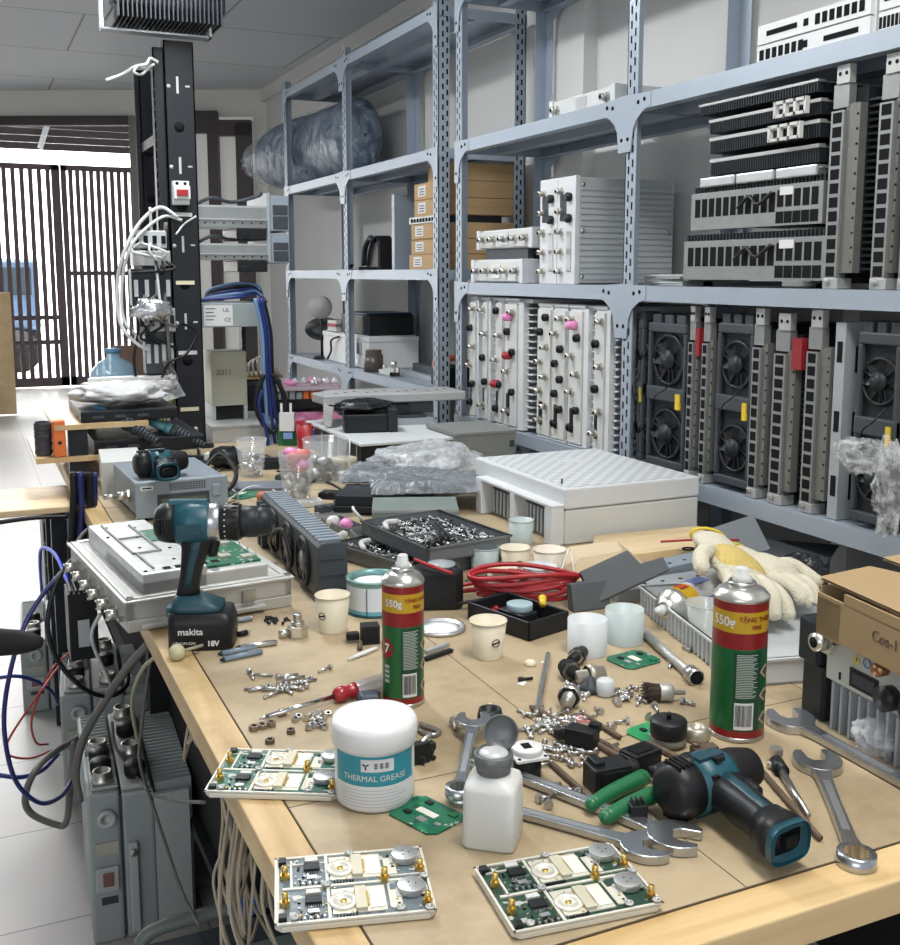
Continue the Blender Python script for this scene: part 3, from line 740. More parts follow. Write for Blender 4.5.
# cardboard boxes
def flatbox(label, y0, y1, z, h, x0=1.525, x1=1.82, lab=True):
    t = thing('cardboard_box', label, 'box', (x0, y0, z), 0, 'flat cardboard boxes on the left shelf'); w = y1-y0; d = x1-x0
    b = MB(); b.bx(0, d, 0, w, 0, h, kraft_m); b.build('carton', t, .002)
    f = MB(); f.bx(.004, d-.004, -.0006, 0, h*.46, h*.5, M('tape_tan', (.38, .25, .12), .4)); f.build('lid_seam', t)
    if lab:
        l = MB(); l.bx(-.0008, 0, w*.58, w*.85, h*.2, h*.85, paper_m)
        for i in range(3): l.bx(-.0012, -.0008, w*.62, w*.8, h*(.3+.16*i), h*(.36+.16*i), dgrey_m)
        l.build('shipping_label', t)
bz = zB+.0015
for i, (h, nm) in enumerate(((.053, 'lowest flat cardboard box of the stack on the left shelf'), (.053, 'flat cardboard box second from the bottom of the stack'), (.055, 'flat cardboard box just under the white switch in the stack'))):
    flatbox(nm, 3.41-.002*i, 3.70-.01*i, bz, h, 1.525+.004*(i % 2)); bz += h+.001
t = thing('network_switch', 'slim white port strip device between the cardboard boxes', 'network switch', (1.522, 3.45, bz))
b = MB(); b.bx(.01, .26, 0, .24, 0, .024, dgrey_m); b.build('housing', t)
b = MB(); b.bx(0, .01, 0, .24, 0, .024, offw_m)
for i in range(8): b.bx(-.001, 0, .015+i*.027, .034+i*.027, .005, .018, slot_m)
b.build('port_strip', t); bz += .025
for i, (h, nm) in enumerate(((.058, 'flat cardboard box directly on top of the white switch'), (.058, 'flat cardboard box second from the top of the stack'))):
    flatbox(nm, 3.41, 3.66, bz, h, 1.53); bz += h+.001
flatbox('topmost plain cardboard box of the stack, set back on the shelf', 3.41, 3.6, bz, .06, 1.56, 1.82, False)
b = MB(); b.bx(0, .20, 0, .018, 0, .29, bgrey_m); b.bx(-.004, .0, -.002, .02, 0, .29, lgrey_m)
for z in (.07, .15, .22): b.bx(.01, .21, -.001, 0, z, z+.002, grey_m)
solo(b, 'metal_sheet', 'upright blue-grey metal sheet left of the cardboard boxes', 'metal sheet', (1.56, 3.93, zB+.0015), R(3))
t = thing('desk_phone', 'black arched phone-like device left of the grey upright panel', 'phone', (1.55, 4.08, zB+.0015))
b = MB(); prof = [(0, 0), (.02, .07), (.06, .125), (.11, .14), (.15, .12), (.155, 0)]
T = Matrix(((0, 0, 1, 0), (-1, 0, 0, .16), (0, 1, 0, 0), (0, 0, 0, 1)))
b.prism(prof, 0, .07, black_m, T); b.build('body', t, .006)
b = MB(); b.tube([(-.012, .15, .02), (-.016, .12, .09), (-.014, .07, .128), (-.012, .03, .12)], .012, iron_m); b.build('handset', t)
b = MB(); b.bx(-.08, 0, .02, .1, 0, .012, black_m); b.build('base_flap', t, .003)
b = MB(); b.tube([(1.53, 4.37+.02*math.sin(i*2.1), zB+.012+.01*(i % 2)) if i % 3 else (1.55, 4.43, zB+.014) for i in range(9)], .006, black_m)
b.tube([(1.56, 4.40, zB+.008), (1.54, 4.46, zB+.02), (1.58, 4.5, zB+.008), (1.54, 4.43, zB+.025)], .006, black_m)
solo(b, 'coiled_cable', 'small black cable coil on the left shelf beside the thin post', 'cable')
# bottom shelf of the left unit
zz = zA+.0015
b = MB(); b.bx(.0, .23, 0, .62, 0, .13, white2_m); b.bx(-.003, .23, -.004, .625, .115, .135, white2_m); b.bx(.01, .22, .01, .61, .135, .14, offw_m)
t = thing('white_case', 'white case with raised lid and metal latch on the lower left shelf', 'case', (1.552, 4.22, zz)); b.build('case_body', t, .008)
b = MB(); b.bx(-.012, 0, .08, .12, .06, .11, steel_m); b.cyl((-.014, .1, .1), (-.012, .1, .1), .012, steel_m); b.build('latch', t, .002)
b = MB(); b.tube([(-.01, .36, .12), (-.02, .44, .1), (-.012, .47, .05), (-.02, .5, .01)], .005, black_m); b.build('cord', t)
b = MB(); b.bx(0, .21, 0, .36, 0, .085, black_m); b.bx(.0, .21, .02, .3, .085, .095, M('navy_lid', (.015, .03, .06), .4))
solo(b, 'black_case', 'black flat case lying on the white case, lower left shelf', 'case', (1.56, 4.24, zz+.1405), 0, None, .006)
b = MB(); b.bx(0, .1, 0, .1, 0, .05, offw_m); b.bx(-.002, .1, 0, .1, .02, .036, red_m); solo(b, 'small_carton', 'small white and red carton on the white case beside the post', 'box', (1.545, 4.62, zz+.1405), R(6), None, .002)
b = MB(); b.loft([[(.10*k*math.cos(2*PI*j/20), y, .062+.06*k*math.sin(2*PI*j/20)) for j in range(20)] for y, k in ((0, .7), (.03, 1), (.22, .92), (.32, 1), (.36, .6))], iron_m)
solo(b, 'black_roll', 'lumpy black roll of material at the far end of the lower left shelf', 'roll', (1.667, 4.87, zz+.062))
b = MB(); b.cyl((0, 0, 0), (0, 0, .012), .04, iron_m, n=20); b.cyl((0, 0, .01), (0, 0, .2), .006, black_m); b.lathe([(.001, 0), (.052, .008), (.056, .02), (.05, .03), (.001, .036)], M('pale_disc', (.42, .42, .40), .5), 26, Matrix.Translation((.0, .012, .245)) @ Matrix.Rotation(R(90), 4, 'X') @ Matrix.Rotation(R(-20), 4, 'Y'))
solo(b, 'table_lamp', 'small round pale lamp head standing up from the lower left shelf', 'lamp', (1.552, 4.865, zz))
t = thing('motor', 'black motor-like part with copper-orange windings beside the shelf post', 'motor', (1.55, 3.42, zz))
b = MB(); b.bx(0, .15, 0, .14, 0, .07, black_m); b.build('base', t, .004)
b = MB()
for i in range(7): b.tube([(.02+.05*math.cos(a)+.03, .02+i*.015, .075+.028*math.sin(a)) for a in [k*PI/8 for k in range(17)]], .008, orange_m, 6, 1, False)
b.build('winding', t)
b = MB(); b.prism([(0, 0), (.2, .02), (.2, .36), (.02, .34)], 0, .02, grey_m); b.prism([(.03, .04), (.17, .05), (.17, .3), (.04, .3)], .02, .05, dgrey_m)
solo(b, 'grey_cover', 'grey raised metal cover lying on the lower left shelf near the motor', 'cover', (1.58, 3.6, zz+.0))
b = MB(); b.lathe([(.04, 0), (.04, .07), (.034, .07), (.034, .09), (.001, .09)], M('brown_jar', (.09, .07, .06), .3), 18); solo(b, 'brown_jar', 'small dark jar on the lower left shelf near the thin post', 'jar', (1.54, 4.13, zz))
for i, (y, x, s) in enumerate(((4.0, 1.53, .03), (3.93, 1.55, .045), (3.85, 1.545, .03))):
    b = MB(); b.bx(0, s, 0, s*1.5, 0, s*.6, (alu_m, offw_m, chrome_m)[i]); b.cyl((s*.5, s*.5, s*.6), (s*.5, s*.5, s*1.2), s*.25, nickel_m)
    solo(b, 'metal_fitting', ['small dull metal fitting beside the dark jar, lower left shelf', 'pale blocky fitting in the middle of the lower left shelf', 'shiny small fitting left of the grey raised cover'][i], 'fitting', (x, y, zz), R(20*i))
# ================================================================ NEAR PART OF THE BENCH
def face(p): return math.atan2(p.y, p.x)-PI/2          # heading that turns local -y towards the viewer
def mid(*ps): return sum((V(p) for p in ps), V())/len(ps)
UP = V((0, 0, 1))
# ---------------------------------------------------------------- amplifier boards
def amp_board(label, bl, br, tl, pcb, lift=0.0):
    o = P(*bl, BZ); x = P(*br, BZ)-o; y = P(tl[0], tl[1], BZ+.011)-o; w = x.length; d = y.length
    t = thing('amplifier_board', label, 'circuit board', o+V((0, 0, .0006)), .55*ang(o, P(*br))+.45*(math.atan2(y.y, y.x)-PI/2), 'white framed amplifier boards at the near edge')
    cr = M('cream_frame', (.64, .61, .51), .4, .1, .05)
    b = MB(); c = .006; out = [(c, 0), (w-c, 0), (w, c), (w, d-c), (w-c, d), (c, d), (0, d-c), (0, c)]
    b.prism(out, 0, .0056, cr); b.build('metal_frame', t, .0012)
    b = MB(); b.bx(.004, w-.004, .004, d-.004, .0085, .0097, pcb); b.build('circuit_board', t)
    wh = M('white_wall', (.66, .65, .58), .4, .1, .04)
    b = MB()
    def s(u0, u1, v0, v1, h=.0112, m=wh): b.bx(u0*w, u1*w, v0*d, v1*d, .0095, h, m)
    s(0, 1, 0, .025); s(0, 1, .975, 1); s(0, .016, 0, 1); s(.984, 1, 0, 1); s(.05, .95, .485, .515); s(.33, .35, .02, .98); s(.05, .33, .86, .875) ; s(.72, .735, .1, .45); s(.74, .97, .56, .575); s(.1, .115, .5, .93)
    b.build('shield_walls', t)
    for k in (0, 1):
        v = .02+.5*k
        b = MB(); q = .0115
        b.bx(.36*w, .70*w, (v+.06)*d, (v+.42)*d, .0097, .0108, M('cream_plate', (.66, .64, .54), .42, .2, .08, 60))
        b.bx(.72*w, .80*w, (v+.08)*d, (v+.34)*d, .0097, .0105, M('cream_plate', (0, 0, 0)))
        b.bx(.60*w, .69*w, (v+.1)*d, (v+.38)*d, .0108, .0118, M('pale_plate', (.78, .77, .68), .35, .1, .03)); b.build('ground_plate', t)
        b = MB(); b.lathe([(.013, 0), (.013, .002), (.008, .002), (.008, .0012), (.001, .0012)], M('cream_ring', (.76, .75, .66), .35, .2, .04), 24, c=(.43*w, (v+.22)*d, .0108)); b.cyl((.43*w, (v+.22)*d, .0108), (.43*w, (v+.22)*d, .0125), .003, brass_m); b.build('ring_mount', t)
        b = MB(); b.bx(.505*w, .575*w, (v+.07)*d, (v+.39)*d, .0108, .0145, M('ceramic_cap', (.58, .55, .42), .35, .1, .04))
        b.bx(.49*w, .505*w, (v+.13)*d, (v+.33)*d, .0108, .0125, brass_m); b.bx(.575*w, .59*w, (v+.13)*d, (v+.33)*d, .0108, .0125, brass_m); b.build('power_transistor', t, .0004)
        b = MB(); b.bx(.19*w, .295*w, (v+.22)*d, (v+.33)*d, .0097, .0135, black_m)
        for i in range(7):
            for y0 in ((v+.195)*d, (v+.33)*d): b.bx((.195+.0145*i)*w, (.201+.0145*i)*w, y0, y0+.025*d, .0097, .0112, alu_m)
        b.build('driver_chip', t)
        b = MB(); b.bx(.2*w, .285*w, (v+.37)*d, (v+.43)*d, .0097, .0125, offw_m); b.build('terminal_strip', t); b = MB(); b.bx(.21*w, .275*w, (v+.1)*d, (v+.15)*d, .0097, .012, alu_m); b.build('metal_strip', t)
        rr = random.Random(3+k); b = MB()
        for i in range(7): b.bx((.38+.02*i)*w, (.391+.02*i)*w, (v+.015)*d, (v+.045)*d, .0097, .0115, black_m)
        for i in range(8): b.bx((.16+.02*i)*w, (.17+.02*i)*w, (v+.03)*d, (v+.06)*d, .0097, .0113, alu_m if i % 2 else black_m)
        for i in range(70):
            u = rr.choice((rr.uniform(.12, .32), rr.uniform(.36, .7), rr.uniform(.74, .95))); vv = v+rr.uniform(.04, .44); b.bx(u*w, u*w+rr.uniform(.001, .003), vv*d, vv*d+.0013, .0097, .0112, rr.choice((alu_m, black_m, alu_m, brass_m)))
        tag(b.build('small_components', t), None, None, None, 'stuff')
        b = MB(); cx, cy = (.87*w, (v+.31)*d); b.bx(cx-.014, cx+.013, cy-.009, cy+.004, .0097, .012, alu_m); b.cyl((cx, cy, .0105), (cx, cy, .0165), .0125, M('disc_silver', (.52, .53, .53), .35, .8, .08, 60), n=26)
        for a in range(3): b.cyl((cx+.004*math.cos(a*2.1), cy+.004*math.sin(a*2.1), .0165), (cx+.004*math.cos(a*2.1), cy+.004*math.sin(a*2.1), .0167), .0009, slot_m, n=6)
        b.build('round_isolator', t, .0006)
        b = MB(); b.hexn((.955*w, (v+.1)*d, .0097), (.955*w, (v+.1)*d, .0145), .0045, brass_m); b.cyl((.955*w, (v+.1)*d, .0145), (.955*w, (v+.1)*d, .021), .0028, brass_m); b.build('gold_connector', t)
        b = MB(); b.hexn((.065*w, (v+.16+.1*(1-k))*d, .0097), (.065*w, (v+.16+.1*(1-k))*d, .014), .0045, brass_m); b.cyl((.065*w, (v+.16+.1*(1-k))*d, .014), (.065*w, (v+.16+.1*(1-k))*d, .022), .0028, brass_m); b.build('gold_connector', t)
        b = MB(); b.bx(.025*w, .075*w, (.04 if not k else .87)*d, (.1 if not k else .95)*d, .0097, .0145, black_m); b.build('corner_chip', t)
    b = MB(); b.hexn((.71*w, .52*d, .0097), (.71*w, .52*d, .0145), .0048, brass_m); b.cyl((.71*w, .52*d, .0145), (.71*w, .52*d, .022), .003, brass_m); b.build('gold_connector', t)
    for u, vv in ((.12, .06), (.5, .965), (.96, .03), (.97, .5), (.33, .5), (.78, .06)):
        b = MB(); b.lathe([(.0042, 0), (.0042, .0012), (.0022, .0014), (.0022, .0005), (.0002, .0005)], dalu_m, 12, c=(u*w, vv*d, .0125)); b.build('screw_hole', t)
    for c in t.children:
        if not c.name.startswith('metal_frame'): c.location.z = -.0030
    return t
amp_board('white framed amplifier board with bright green areas, left of the grease tub', (204, 796), (335, 803), (225, 744), pcbg_m)
amp_board('white framed amplifier board with slate blue-grey areas, on the front left corner', (274.7, 932.6), (438, 922), (267.5, 855), pcbb_m)
amp_board('white framed amplifier board with dark green areas, in front of the white bottle', (514, 940), (668, 914), (467, 864), pcbd_m)

# ---------------------------------------------------------------- grease tub
def grease_tub():
    p = P(375, 793); t = thing('grease_tub', 'white round tub of thermal grease with teal label', 'tub', p, face(p))
    r = .0425; lid = M('tub_white', (.68, .69, .69), .35, 0, .02)
    b = MB(); b.lathe([(r-.004, 0), (r-.0005, .003), (r, .008), (r, .072), (r-.002, .075)], lid, 48); b.build('tub_body', t)
    b = MB(); b.lathe([(r+.0025, .066), (r+.0035, .068), (r+.0035, .085), (r+.001, .0905), (r-.004, .092), (r-.008, .0915), (.001, .0915)], lid, 48); b.build('lid', t)
    b = MB(); patch(b, r+.0003, -1.15, 1.15, .031, .0635, M('teal_label', (.025, .26, .34), .4, 0, .04), 24); patch(b, r+.0006, -.34, .48, .047, .0605, paper_m, 8); o = b.build('label_band', t)
    g = MB(); T = Matrix.Translation((0, 0, 0))
    text_mb(g, 'THERMAL GREASE', .0088, paper_m, Matrix.Translation((0, 0, .0395)) @ UPR, wrap=r+.0009); g.build('lettering', o)
    g = MB(); dk = M('ink', (.05, .06, .08), .6, 0, 0)
    for a, q in ((-.2, 0), (-.2, 1), (-.2, 2)):
        cx = (r+.0009)*math.sin(-.22); cy = -(r+.0009)*math.cos(-.22)
        an = q*2.1+.5; g.tube([(cx+.0005*math.cos(an), cy, .0537+.0005*math.sin(an)), (cx+.004*math.cos(an), cy+.0003, .0537+.004*math.sin(an))], .0009, dk, 5)
    for i in range(3):
        x0 = -.02+i*.135
        for z in (.0515, .0535, .0555): patch(g, r+.001, x0, x0+.1, z, z+.0009, dk, 2)
        patch(g, r+.001, x0+.04, x0+.055, .05, .057, dk, 1)
    g.build('emblem', o)
    g = MB(); ln = M('small_print', (.45, .47, .5), .6, 0, 0)
    for i in range(6): patch(g, r+.0005, -.95, .9-.12*(i % 3), .008+i*.0036, .0088+i*.0036, ln, 12)
    g.build('small_print', t)
grease_tub()

# ---------------------------------------------------------------- spray cans
can_red = M('can_red', (.25, .014, .016), .3, .2, .06); can_green = M('can_green', (.010, .115, .033), .3, .2, .06); can_yel = M('can_yellow', (.52, .32, .016), .35, .1, .05)
def spray_can(label, p, r, h, v, twist=0.):
    t = thing('spray_can', label, 'spray can', p, face(p)+twist, 'red and green spray cans')
    b = MB()
    def band(a, c, m): b.lathe([(r, h*a), (r, h*c)], m, 40, cap=False)
    b.lathe([(r*.9, 0), (r*1.02, .001), (r*1.02, .004), (r, .006)], steel_m, 40)
    band(.03, .085, can_red); band(.085, .675, can_green); band(.675, .79, can_red); band(.79, .94, can_yel); band(.94, 1, can_red)
    b.build('can_body', t)
    b = MB(); b.lathe([(r, h), (r*1.03, h+.001), (r*1.03, h+.0035), (r*.98, h+.006), (r*.85, h+.0105), (r*.68, h+.0135), (r*.52, h+.015)], M('dome_silver', (.60, .60, .57), .28, .9, .04), 40, cap=False)
    b.lathe([(r*.52, h+.014), (r*.53, h+.0185), (r*.46, h+.021), (r*.40, h+.018), (.002, h+.017)], steel_m, 32); b.build('dome', t)
    b = MB(); nz = M('nozzle_grey', (.55, .56, .55), .45, 0, .04); b.lathe([(r*.36, h+.017), (r*.34, h+.026), (r*.26, h+.0275), (r*.25, h+.035), (r*.19, h+.0365), (.001, h+.0365)], nz, 24); b.build('nozzle', t)
    R1 = r+.0003
    la = MB(); dark = M('can_dark_panel', (.010, .055, .028), .35, .1, .1)
    c0 = -.05 if v == 1 else -.12
    patch(la, R1, c0-.05, c0+1.0, h*.09, h*.66, dark, 14); o = la.build('info_panel', t)
    g = MB(); pr = M('can_print', (.42, .47, .42), .5, 0, 0)
    for i in range(26): patch(g, R1+.0003, c0+.05, c0+.75+.1*math.sin(i*2.3), h*.33+i*h*.0122, h*.33+i*h*.0122+h*.0055, pr, 8)
    g.build('small_print', o)
    g = MB(); patch(g, R1+.0005, c0+.02, c0+.72, h*.10, h*.295, paper_m, 8)
    x = c0+.06; rr = random.Random(5)
    while x < c0+.66:
        q = rr.choice((.008, .014, .022)); patch(g, R1+.0008, x, x+q, h*.125, h*.28, black_m, 1); x += q+rr.choice((.01, .017))
    g.build('barcode', t)
    g = MB()
    text_mb(g, '550g', .0155 if v == 2 else .0125, paper_m, Matrix.Rotation(-.62 if v == 2 else -.48, 4, 'Z') @ Matrix.Translation((0, 0, h*.865)) @ UPR, wrap=R1+.0005, bold=.0003)
    g.build('weight_lettering', t)
    g = MB()
    T0 = Matrix.Rotation(.62 if v == 2 else .7, 4, 'Z')
    text_mb(g, 'TẶNG THÊM', .0078 if v == 2 else .006, can_red, T0 @ Matrix.Translation((0, 0, h*.89)) @ UPR, wrap=R1+.0005, bold=.0002)
    text_mb(g, 'FREE', .006, can_red, T0 @ Matrix.Translation((0, 0, h*.835)) @ UPR, wrap=R1+.0005, bold=.0002); g.build('offer_lettering', t)
    if v == 1:
        g = MB(); n = 8
        def onc(a, z, rad): return (rad*math.sin(a), -rad*math.cos(a), z)
        cen = -.95; vs = [onc(cen, h*.49, R1+.0004)]+[onc(cen+.52*math.cos(2*PI*(i+.5)/n), h*.49+.52*r*math.sin(2*PI*(i+.5)/n), R1+.0004) for i in range(n)]
        g.add(vs, [(0, i+1, (i+1) % n+1) for i in range(n)], can_red)
        text_mb(g, '7', .017, paper_m, Matrix.Rotation(cen+.12, 4, 'Z') @ Matrix.Translation((0, 0, h*.49)) @ UPR, wrap=R1+.001, bold=.0005)
        g.build('octagon_mark', t)
        g = MB()
        for i in range(4): patch(g, R1+.0004, -1.0, -.7, h*(.33-.04*i), h*(.355-.04*i), pr, 4)
        g.build('side_print', t)
    g = MB()
    for i in range(3):
        z = h*(.17+.17*i); a = c0+1.25; R2 = R1+.0005
        q = [(a, z-.009), (a+.3, z), (a, z+.009), (a-.3, z)]
        g.add([(R2*math.sin(u), -R2*math.cos(u), w) for u, w in q], [(0, 1, 2, 3)], M('hazard_print', (.55, .35, .3), .5, 0, 0)); R2 += .0003
        q = [(a, z-.006), (a+.2, z), (a, z+.006), (a-.2, z)]
        g.add([(R2*math.sin(u), -R2*math.cos(u), w) for u, w in q], [(0, 1, 2, 3)], M('hazard_dark', (.06, .1, .06), .5, 0, 0))
    g.build('hazard_diamonds', t)
spray_can('slim red and green spray can standing behind the white grease tub', P(403.5, 699), .0272, .162, 1)
spray_can('wide red and green spray can standing right, behind the teal drill body', P(736, 730), .0325, .172, 2)

# ---------------------------------------------------------------- drills
def drill(label, mat4, battery=True, nose='chuck', group=None):
    t = thing('cordless_drill', label, 'drill', (0, 0, 0), 0, group); t.matrix_world = mat4
    zc = .195; TX = Matrix.Translation((0, 0, zc)) @ Matrix.Rotation(R(90), 4, 'Y')
    def ring(cx, cz, rx, ry, n=20, e=2.6):
        out = []
        for i in range(n):
            a = 2*PI*i/n; c, s = math.cos(a), math.sin(a)
            out.append((cx+rx*math.copysign(abs(c)**(2/e), c), ry*math.copysign(abs(s)**(2/e), s), cz))
        return out
    b = MB()
    b.lathe([(.001, -.068), (.02, -.067), (.0285, -.06), (.031, -.05), (.032, -.034)], black_m, 30, TX)
    b.lathe([(.0325, -.034), (.033, -.01), (.031, .012), (.027, .02)], teal_m, 30, TX)
    b.loft([[(x, y*s_, z) for x, y in ((-.045, -.006), (.012, -.006), (.012, .006), (-.045, .006))] for z, s_ in ((zc+.028, 1.6), (zc+.036, 1.0))], teal_m, smooth=False)
    for i in range(4): b.bx(-.058+i*.006, -.055+i*.006, -.0325, .0325, zc-.012, zc+.012, rubber_m)
    b.bx(-.03, .006, -.0345, .0345, zc-.012, zc+.004, teald_m)
    b.build('motor_housing', t)
    b = MB()   # handle with a bulged grip, black inserts
    gk = 1. if battery else 1.22
    pts = [(-.022, .078, .019*gk, .0165*gk), (-.020, .095, .0165*gk, .0155*gk), (-.016, .115, .0165*gk, .0155*gk), (-.012, .135, .0185*gk, .0165*gk), (-.006, .155, .023, .018), (-.004, .172, .028, .019), (-.006, .182, .032, .019)]
    b.loft([ring(*q[:2], *q[2:]) for q in pts], black_m); b.build('grip', t)
    b = MB(); b.loft([ring(q[0]-.0, q[1], q[2]*.55, q[3]*1.06) for q in pts[1:6]], teald_m)
    for k in range(4):
        for j in range(3): b.sph((-.019+.002*k+.006*(j-1), 0, .1+.011*k), (.002, .0172, .002), rubber_m, 8, 5)
    b.build('grip_insert', t)
    b = MB(); b.loft([ring(x, z, .007, .009) for x, z in ((.018, .142), (.021, .152), (.023, .163), (.021, .172))], black_m); b.build('trigger', t)
    b = MB(); b.box((-.02, 0, .17), (.01, .041, .008), red_m if False else rubber_m); b.build('direction_switch', t)
    if nose == 'chuck':
        b = MB(); b.lathe([(.029, .012), (.030, .018), (.030, .030), (.027, .034)], satin_m, 30, TX); b.build('metal_collar', t)
        b = MB(); b.lathe([(.026, .030), (.0285, .034), (.0285, .060), (.027, .064)], black_m, 30, TX)
        for i in range(20):
            a = 2*PI*i/20; c = TX @ V((.0287*math.cos(a), .0287*math.sin(a), .041)); b.sph(c, .0013, paper_m, 6, 4)
            c = TX @ V((.0287*math.cos(a+.15), .0287*math.sin(a+.15), .055)); b.box(c, (.008, .0016, .0016), rubber_m)
        b.build('torque_ring', t)
        b = MB(); b.lathe([(.0225, .062), (.0245, .066), (.0245, .088), (.022, .09), (.0225, .092), (.0205, .107), (.015, .111), (.006, .111), (.006, .104), (.0005, .104)], iron_m, 28, TX); b.build('chuck', t)
    else:
        b = MB(); b.lathe([(.027, .018), (.028, .022), (.027, .036), (.0235, .052), (.0215, .060), (.018, .062), (.007, .062), (.007, .056), (.0005, .056)], rubber_m, 28, TX); b.build('nose_boot', t)
        b = MB(); b.bx(-.012, .0, -.0345, -.03, zc-.02, zc-.012, black_m); b.loft([ring(-.03, z, .02, .0338) for z in (zc-.006, zc+.012)], black_m); b.build('side_plate', t)
    if battery:
        b = MB(); b.loft([ring(-.006, .056, .039, .031, e=5), ring(-.006, .066, .039, .031, e=5), ring(-.014, .074, .030, .024, e=4), ring(-.02, .082, .021, .018, e=3)], teald_m); b.bx(-.054, -.04, -.012, .012, .048, .062, teal_m); b.build('battery_foot', t)
        b = MB(); b.loft([ring(0, 0, .048, .034, e=7), ring(0, .003, .0505, .0365, e=7), ring(0, .04, .0505, .0365, e=7), ring(-.002, .057, .048, .034, e=6)], black_m); o = b.build('battery', t)
        g = MB(); tex(g, 'makita', .0145, paper_m, -.014, -.0372, .031, bold=.0002); tex(g, '18V', .0115, paper_m, .020, -.0372, .012, bold=.0004); tex(g, 'LITHIUM-ION', .0058, paper_m, -.024, -.0372, .013); g.build('lettering', o)
    else:
        b = MB(); b.T = Matrix.Translation((.001, 0, .014)); b.loft([ring(-.027, .050, .027, .021, e=3.4), ring(-.025, .066, .026, .021, e=3), ring(-.022, .080, .0235, .0205)], black_m)
        b.loft([ring(-.029, .040, .028, .021, e=3.4), ring(-.027, .050, .0275, .0206, e=3.4), ring(-.029, .040, .023, .0165, e=3.4), ring(-.024, .062, .02, .014, e=3.4)], teal_m, cap=False)
        b.loft([ring(-.025, .058, .022, .016, e=3.4), ring(-.025, .0585, .022, .016, e=3.4)], slot_m); b.bx(-.034, -.018, -.006, .006, .042, .06, slot_m); b.build('open_handle_end', t)
    return t
p = P(204, 641); drill('teal and black cordless drill standing upright on its black battery', Matrix.Translation(p) @ Matrix.Rotation(CR+R(4), 4, 'Z') @ Matrix.Scale(.965, 4))
def lying(label, tail, nose, hand, z, nosek, lc=(-.02, 0, .195), tilt=0, group='teal drill bodies without battery'):
    a = (P(*nose, z)-P(*tail, z)).normalized(); h = P(*hand, z)-mid(P(*tail, z), P(*nose, z)); h = (h-a*h.dot(a)).normalized()
    zc = -h; yc = zc.cross(a); m = Matrix((a, yc, zc)).transposed().to_4x4()
    if tilt: m = Matrix.Rotation(tilt, 4, a) @ m
    o = mid(P(*tail, z), P(*nose, z))
    return drill(label, Matrix.Translation(o-m.to_3x3() @ V(lc)*.94) @ m @ Matrix.Scale(.94, 4), False, nosek, group)
lying('teal and black drill body lying on its side at the front right, handle open', (650, 796), (764, 760), (790, 830), BZ+.032, 'boot', lc=(-.003, 0, .195))

# ---------------------------------------------------------------- wrenches
def wrench(label, a, b, w, jaw=15, L=None, z=0., ring_=True):
    """combination wrench, open jaw at image point a, ring end at b"""
    pa = P(*a, BZ+z); pb = P(*b, BZ+z); L = L or (pb-pa).length
    t = thing('combination_wrench', label, 'wrench', pa+V((0, 0, .0006)), ang(pa, pb), 'steel combination wrenches')
    j = w*1.15; m = MB(); ja = R(jaw)
    # open jaw: C outline turned by the jaw angle
    out = []; g = w*.62
    for i in range(19):
        an = R(42)+R(276)*i/18; out.append((j*math.cos(an)*1.12, j*math.sin(an)))
    inn = [(-0.0+j*.80, -g*.78), (j*.1, -g*.74), (-j*.18, -g*.4), (-j*.18, g*.4), (j*.1, g*.74), (j*.80, g*.78)]
    poly = [V(q) for q in out]+[V(q) for q in inn]
    c, s = math.cos(PI+ja), math.sin(PI+ja); poly = [(c*q.x-s*q.y, s*q.x+c*q.y) for q in poly]
    m.prism(poly, .0, w*.42, satin_m); m.build('open_jaw', t, .0008)
    s_ = MB(); h = w*.40
    st = [(j*.75, w*.52), (j*1.5, w*.36), (L*.5, w*.30), (L-w*1.5, w*.33), (L-w*.8, w*.42)]
    poly = [(x, -y) for x, y in st]+[(x, y) for x, y in st[::-1]]
    s_.prism(poly, w*.04, h, satin_m); s_.build('shaft', t, .0015)
    e = MB(); e.prism([(x, y*.45) for x, y in ((j*2, -w*.36), (L-w*2, -w*.36), (L-w*2, w*.36), (j*2, w*.36))], h, h+.0003, M('satin_inlay', (.48, .5, .52), .4, .9, .1)); e.build('recessed_panel', t)
    if ring_:
        r = MB(); ro = w*.78; ri = w*.52; n = 24
        pr = [(ro, 0), (ro*1.02, w*.1), (ro, w*.5), (ri*1.1, w*.52)]
        r.lathe(pr, satin_m, 36, Matrix.Translation((L, 0, 0)), cap=False)
        vs = []
        for k, zz in enumerate((w*.52, 0)):
            for i in range(n): q = (ri*1.08 if i % 2 else ri*.92); vs.append((L+q*math.cos(2*PI*i/n), q*math.sin(2*PI*i/n), zz))
        r.add(vs, [(i, (i+1) % n, (i+1) % n+n, i+n) for i in range(n)], steel_m)
        top = [(L+ri*1.1*math.cos(2*PI*i/n), ri*1.1*math.sin(2*PI*i/n), w*.52) for i in range(n)]
        r.add(top+vs[:n], [(i, (i+1) % n, (i+1) % n+n, i+n) for i in range(n)], satin_m); r.build('ring_end', t)
    return t
wrench('combination wrench at the right with its ring end over the front edging', (817, 764), (856, 862), .0235, 10)
wrench('large combination wrench running off the right edge, jaw beside the wide spray can', (790, 722), (930, 800), .0255, -18)
wrench('upper of two long wrenches pointing right in front of the green pliers', (677, 841), (478, 762), .0235, 20)
wrench('lower of two long wrenches, jaw just behind the dark green amplifier board', (648, 850), (462, 799), .0215, 18)
wrench('wrench half hidden behind the white bottle, jaw by the black ring', (474, 722), (459, 793), .019, 10, z=.013)

